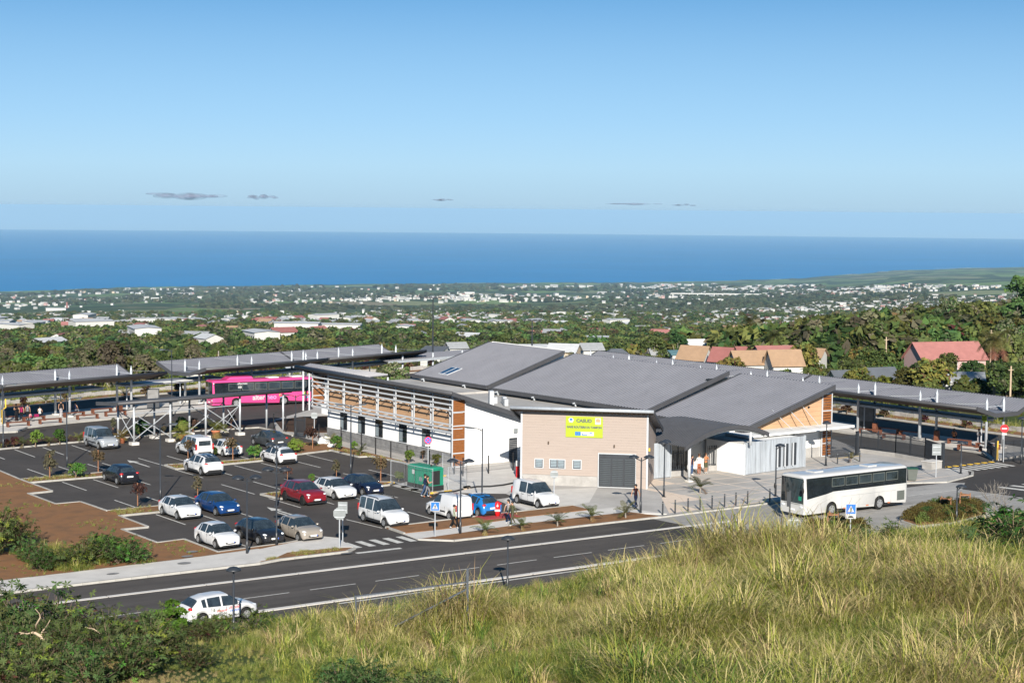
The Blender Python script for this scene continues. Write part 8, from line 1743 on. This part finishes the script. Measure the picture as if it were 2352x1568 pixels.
# dead trunk
Yd = 66.; q = lambda k, x, y, d=0: atd(k, x, y, Yd + d)
mb = MB(); mb.tube([q('E', 580, 1600), q('E', 520, 1500), q('E', 440, 1370), q('E', 370, 1240), q('E', 330, 1180), q('E', 275, 1150)], [.10, .095, .085, .075, .06, .05], 8)
dt = tag(mb.build('dead_tree', 'pale_bark', None, True), 'bare pale dead trunk leaning in the lower left thicket', 'dead tree')
for br in ([(275, 1150), (220, 1165), (155, 1150)], [(300, 1140), (295, 1090), (330, 1030), (325, 1000), (290, 960)], [(335, 1190), (350, 1140), (390, 1090), (410, 1050)], [(340, 1150), (370, 1160), (400, 1120)], [(220, 1165), (190, 1160), (165, 1165)]):
    MB().tube([q('E', a, b, random.uniform(-.4, .4) * i) for i, (a, b) in enumerate(br)], np.linspace(.04, .012, len(br)), 6).build('branch', 'pale_bark', dt, True)
for j, br in enumerate(([(0, 1470), (90, 1475), (190, 1500), (245, 1568)], [(720, 1470), (840, 1490), (920, 1515)], [(1215, 1490), (1230, 1420), (1270, 1370)], [(700, 1110), (770, 1125), (820, 1160)], [(640, 1475), (760, 1480), (850, 1505), (880, 1440)], [(1570, 1430), (1640, 1405), (1700, 1430)])):
    o = MB().tube([q('E', a, b, random.uniform(-.2, .2)) for a, b in br], np.linspace(.03, .012, len(br)), 5).build('dead_branch', 'pale_bark', None, True); tag(o, 'thin bare branch in the foreground thicket, %s' % ('at the lower left corner', 'below the middle', 'right of the vine', 'above the thicket near the road', 'forked in the thicket', 'under the white car')[j], 'dead branch')
# rusty fence frame sunk in the grass
A0 = atd('F', 1700, 1180, 66); A1 = atd('F', 1700, 628, 66); B0 = atd('F', 782, 1250, 66.5); B1 = atd('F', 782, 850, 66.5)
t = thing('fence_frame', 'old grey mesh fence frame sunk in the foreground grass', 'fence'); mat('fence_grey', (.055, .065, .08), .6, var=.2, scale=5)
MB().bar(A0, A1, .085).build('post', 'fence_grey', t); MB().bar(B0, B1, .08).build('post', 'fence_grey', t)
MB().bar(A0.lerp(A1, .80), B1 + Vector((0, 0, -.03)), .05).build('rail', 'fence_grey', t); MB().bar(A0.lerp(A1, .70), atd('F', 1105, 1100, 66.2), .06).build('brace', 'fence_grey', t)
a1, b1 = A0.lerp(A1, .79), B1 + Vector((0, 0, -.05)); a0, b0 = A0 + Vector((0, 0, .1)), B0 + Vector((0, 0, .1)); mb = MB()
for i in range(1, 34): mb.tube([a0.lerp(b0, i / 34), a1.lerp(b1, i / 34)], .003, 3, False)
for i in range(1, 12): mb.tube([a0.lerp(a1, i / 12), b0.lerp(b1, i / 12)], .003, 3, False)
tag(mb.build('mesh', 'fence_grey', t), kind='stuff')
# bare shrub at the right and seed stalks
p = atd('P', 2290, 1235, 96); bs = thing('bare_shrub', 'leafless pale shrub in front of the crossing at the right', 'shrub', p); rr = random.Random(5)
def branch(mb, a, d, l, r, dep):
    b = a + d * l; mb.tube([a, a.lerp(b, .5) + Vector((rr.uniform(-.04, .04), rr.uniform(-.04, .04), 0)), b], [r, r * .8, r * .6], 5)
    if dep: [branch(mb, a.lerp(b, rr.uniform(.5, 1)), (d + Vector((rr.uniform(-.8, .8), rr.uniform(-.8, .8), rr.uniform(-.1, .5)))).normalized(), l * rr.uniform(.55, .8), r * .6, dep - 1) for _ in range(3)]
mb = MB(); branch(mb, Vector((0, 0, -.5)), Vector((0, 0, 1)), 1.5, .05, 0); mb.build('trunk', 'grey_bark', bs); mb = MB(); [branch(mb, Vector((0, 0, .9)), Vector((rr.uniform(-.6, .6), rr.uniform(-.6, .6), 1)).normalized(), 1.1, .028, 3) for _ in range(4)]; tag(mb.build('branches', 'grey_bark', bs), kind='stuff')
# ---- planted traffic islands by the bus
isl = U('H', (1260, 540), (1400, 585), (1700, 555), (2010, 475), (1960, 405), (1650, 425), (1400, 462)); struct(kerb_run(isl, .8, .3, .14, True), 'kerb', 'kerb')
mb = MB(); mb.prism(isl, 0, .15); struct(mb, 'planting_bed', 'soil'); isl2 = U('H', (300, 640), (330, 720), (640, 740), (940, 660), (900, 590), (600, 590)); mb = MB(); mb.prism(isl2, 0, .15); struct(mb, 'planting_bed', 'soil')
leafmat('leaf_ochre', (.075, .062, .018), (.13, .10, .03), .25, .5); cov = []
for sd in (70, 71): V, F, C = crown_np(sd, .6, .42, 16, 70, .06, .28, cr=.42, shell=.7); cov.append(npmesh('cover', V, F, 'leaf_ochre' if sd == 70 else 'leaf_mid'))
flax = blades(120, 40, .8, .18, [('leaf_yellow', .7), ('grass_green', .3)], w=.05, bend=.5, up=.7)
cxs, cys, cis, css = [], [], [], []
for pl, nn in ((isl, 110), (isl2, 70)):
    P_ = np.array(pl); c0 = P_.mean(0)
    for _ in range(nn):
        i = random.randrange(len(pl)); a, b = P_[i], P_[(i + 1) % len(pl)]; q_ = c0 + (a + (b - a) * random.random() - c0) * math.sqrt(random.random()) * .92; cxs.append(q_[0]); cys.append(q_[1]); cis.append(random.choice([0, 0, 0, 1, 2])); css.append(random.uniform(.7, 1.2))
scatter('ground_cover', 'low ochre and green ground cover on the traffic islands', np.stack([cxs, cys, np.full(len(cxs), .15)], 1), css, RNG.uniform(0, 6.28, len(cxs)), cis, [cov[0], cov[1], flax])
for (k, x, y, h, lb) in (('H', 610, 620, 1.35, 'wooden frame round a thin palm in front of the bus'), ('H', 1625, 450, 1.15, 'wooden frame round a young palm on the island, left'), ('H', 1800, 420, 1.25, 'wooden frame round a young palm on the island, right')):
    p = at(k, x, y, .1); t = thing('tree_guard', lb, 'tree guard', p, VR + .2, 'wooden tree guards')
    for a, b in ((-.4, -.3), (.4, -.3), (0, .4)): MB().tube([(a, b, 0), (a, b, h)], .045, 6).build('stake', 'stake', t)
    MB().bar((-.42, -.3, h - .15), (.42, -.3, h - .15), .05, .09).build('rail', 'stake', t); MB().bar((-.42, -.3, h - .15), (0, .42, h - .15), .05, .09).build('rail', 'stake', t); MB().bar((.42, -.3, h - .15), (0, .42, h - .15), .05, .09).build('rail', 'stake', t)
    palm('young', p + Vector((0, 0, .5 if x < 700 else .4)), lb.replace('wooden frame round a', 'small palm inside the wooden frame,').replace('small palm inside the wooden frame, thin palm', 'small palm inside the wooden frame').replace('small palm inside the wooden frame, young palm', 'small palm inside the wooden frame'), 1.0 if x < 700 else .8, 'small young palms', 'young_palm', 'palm')
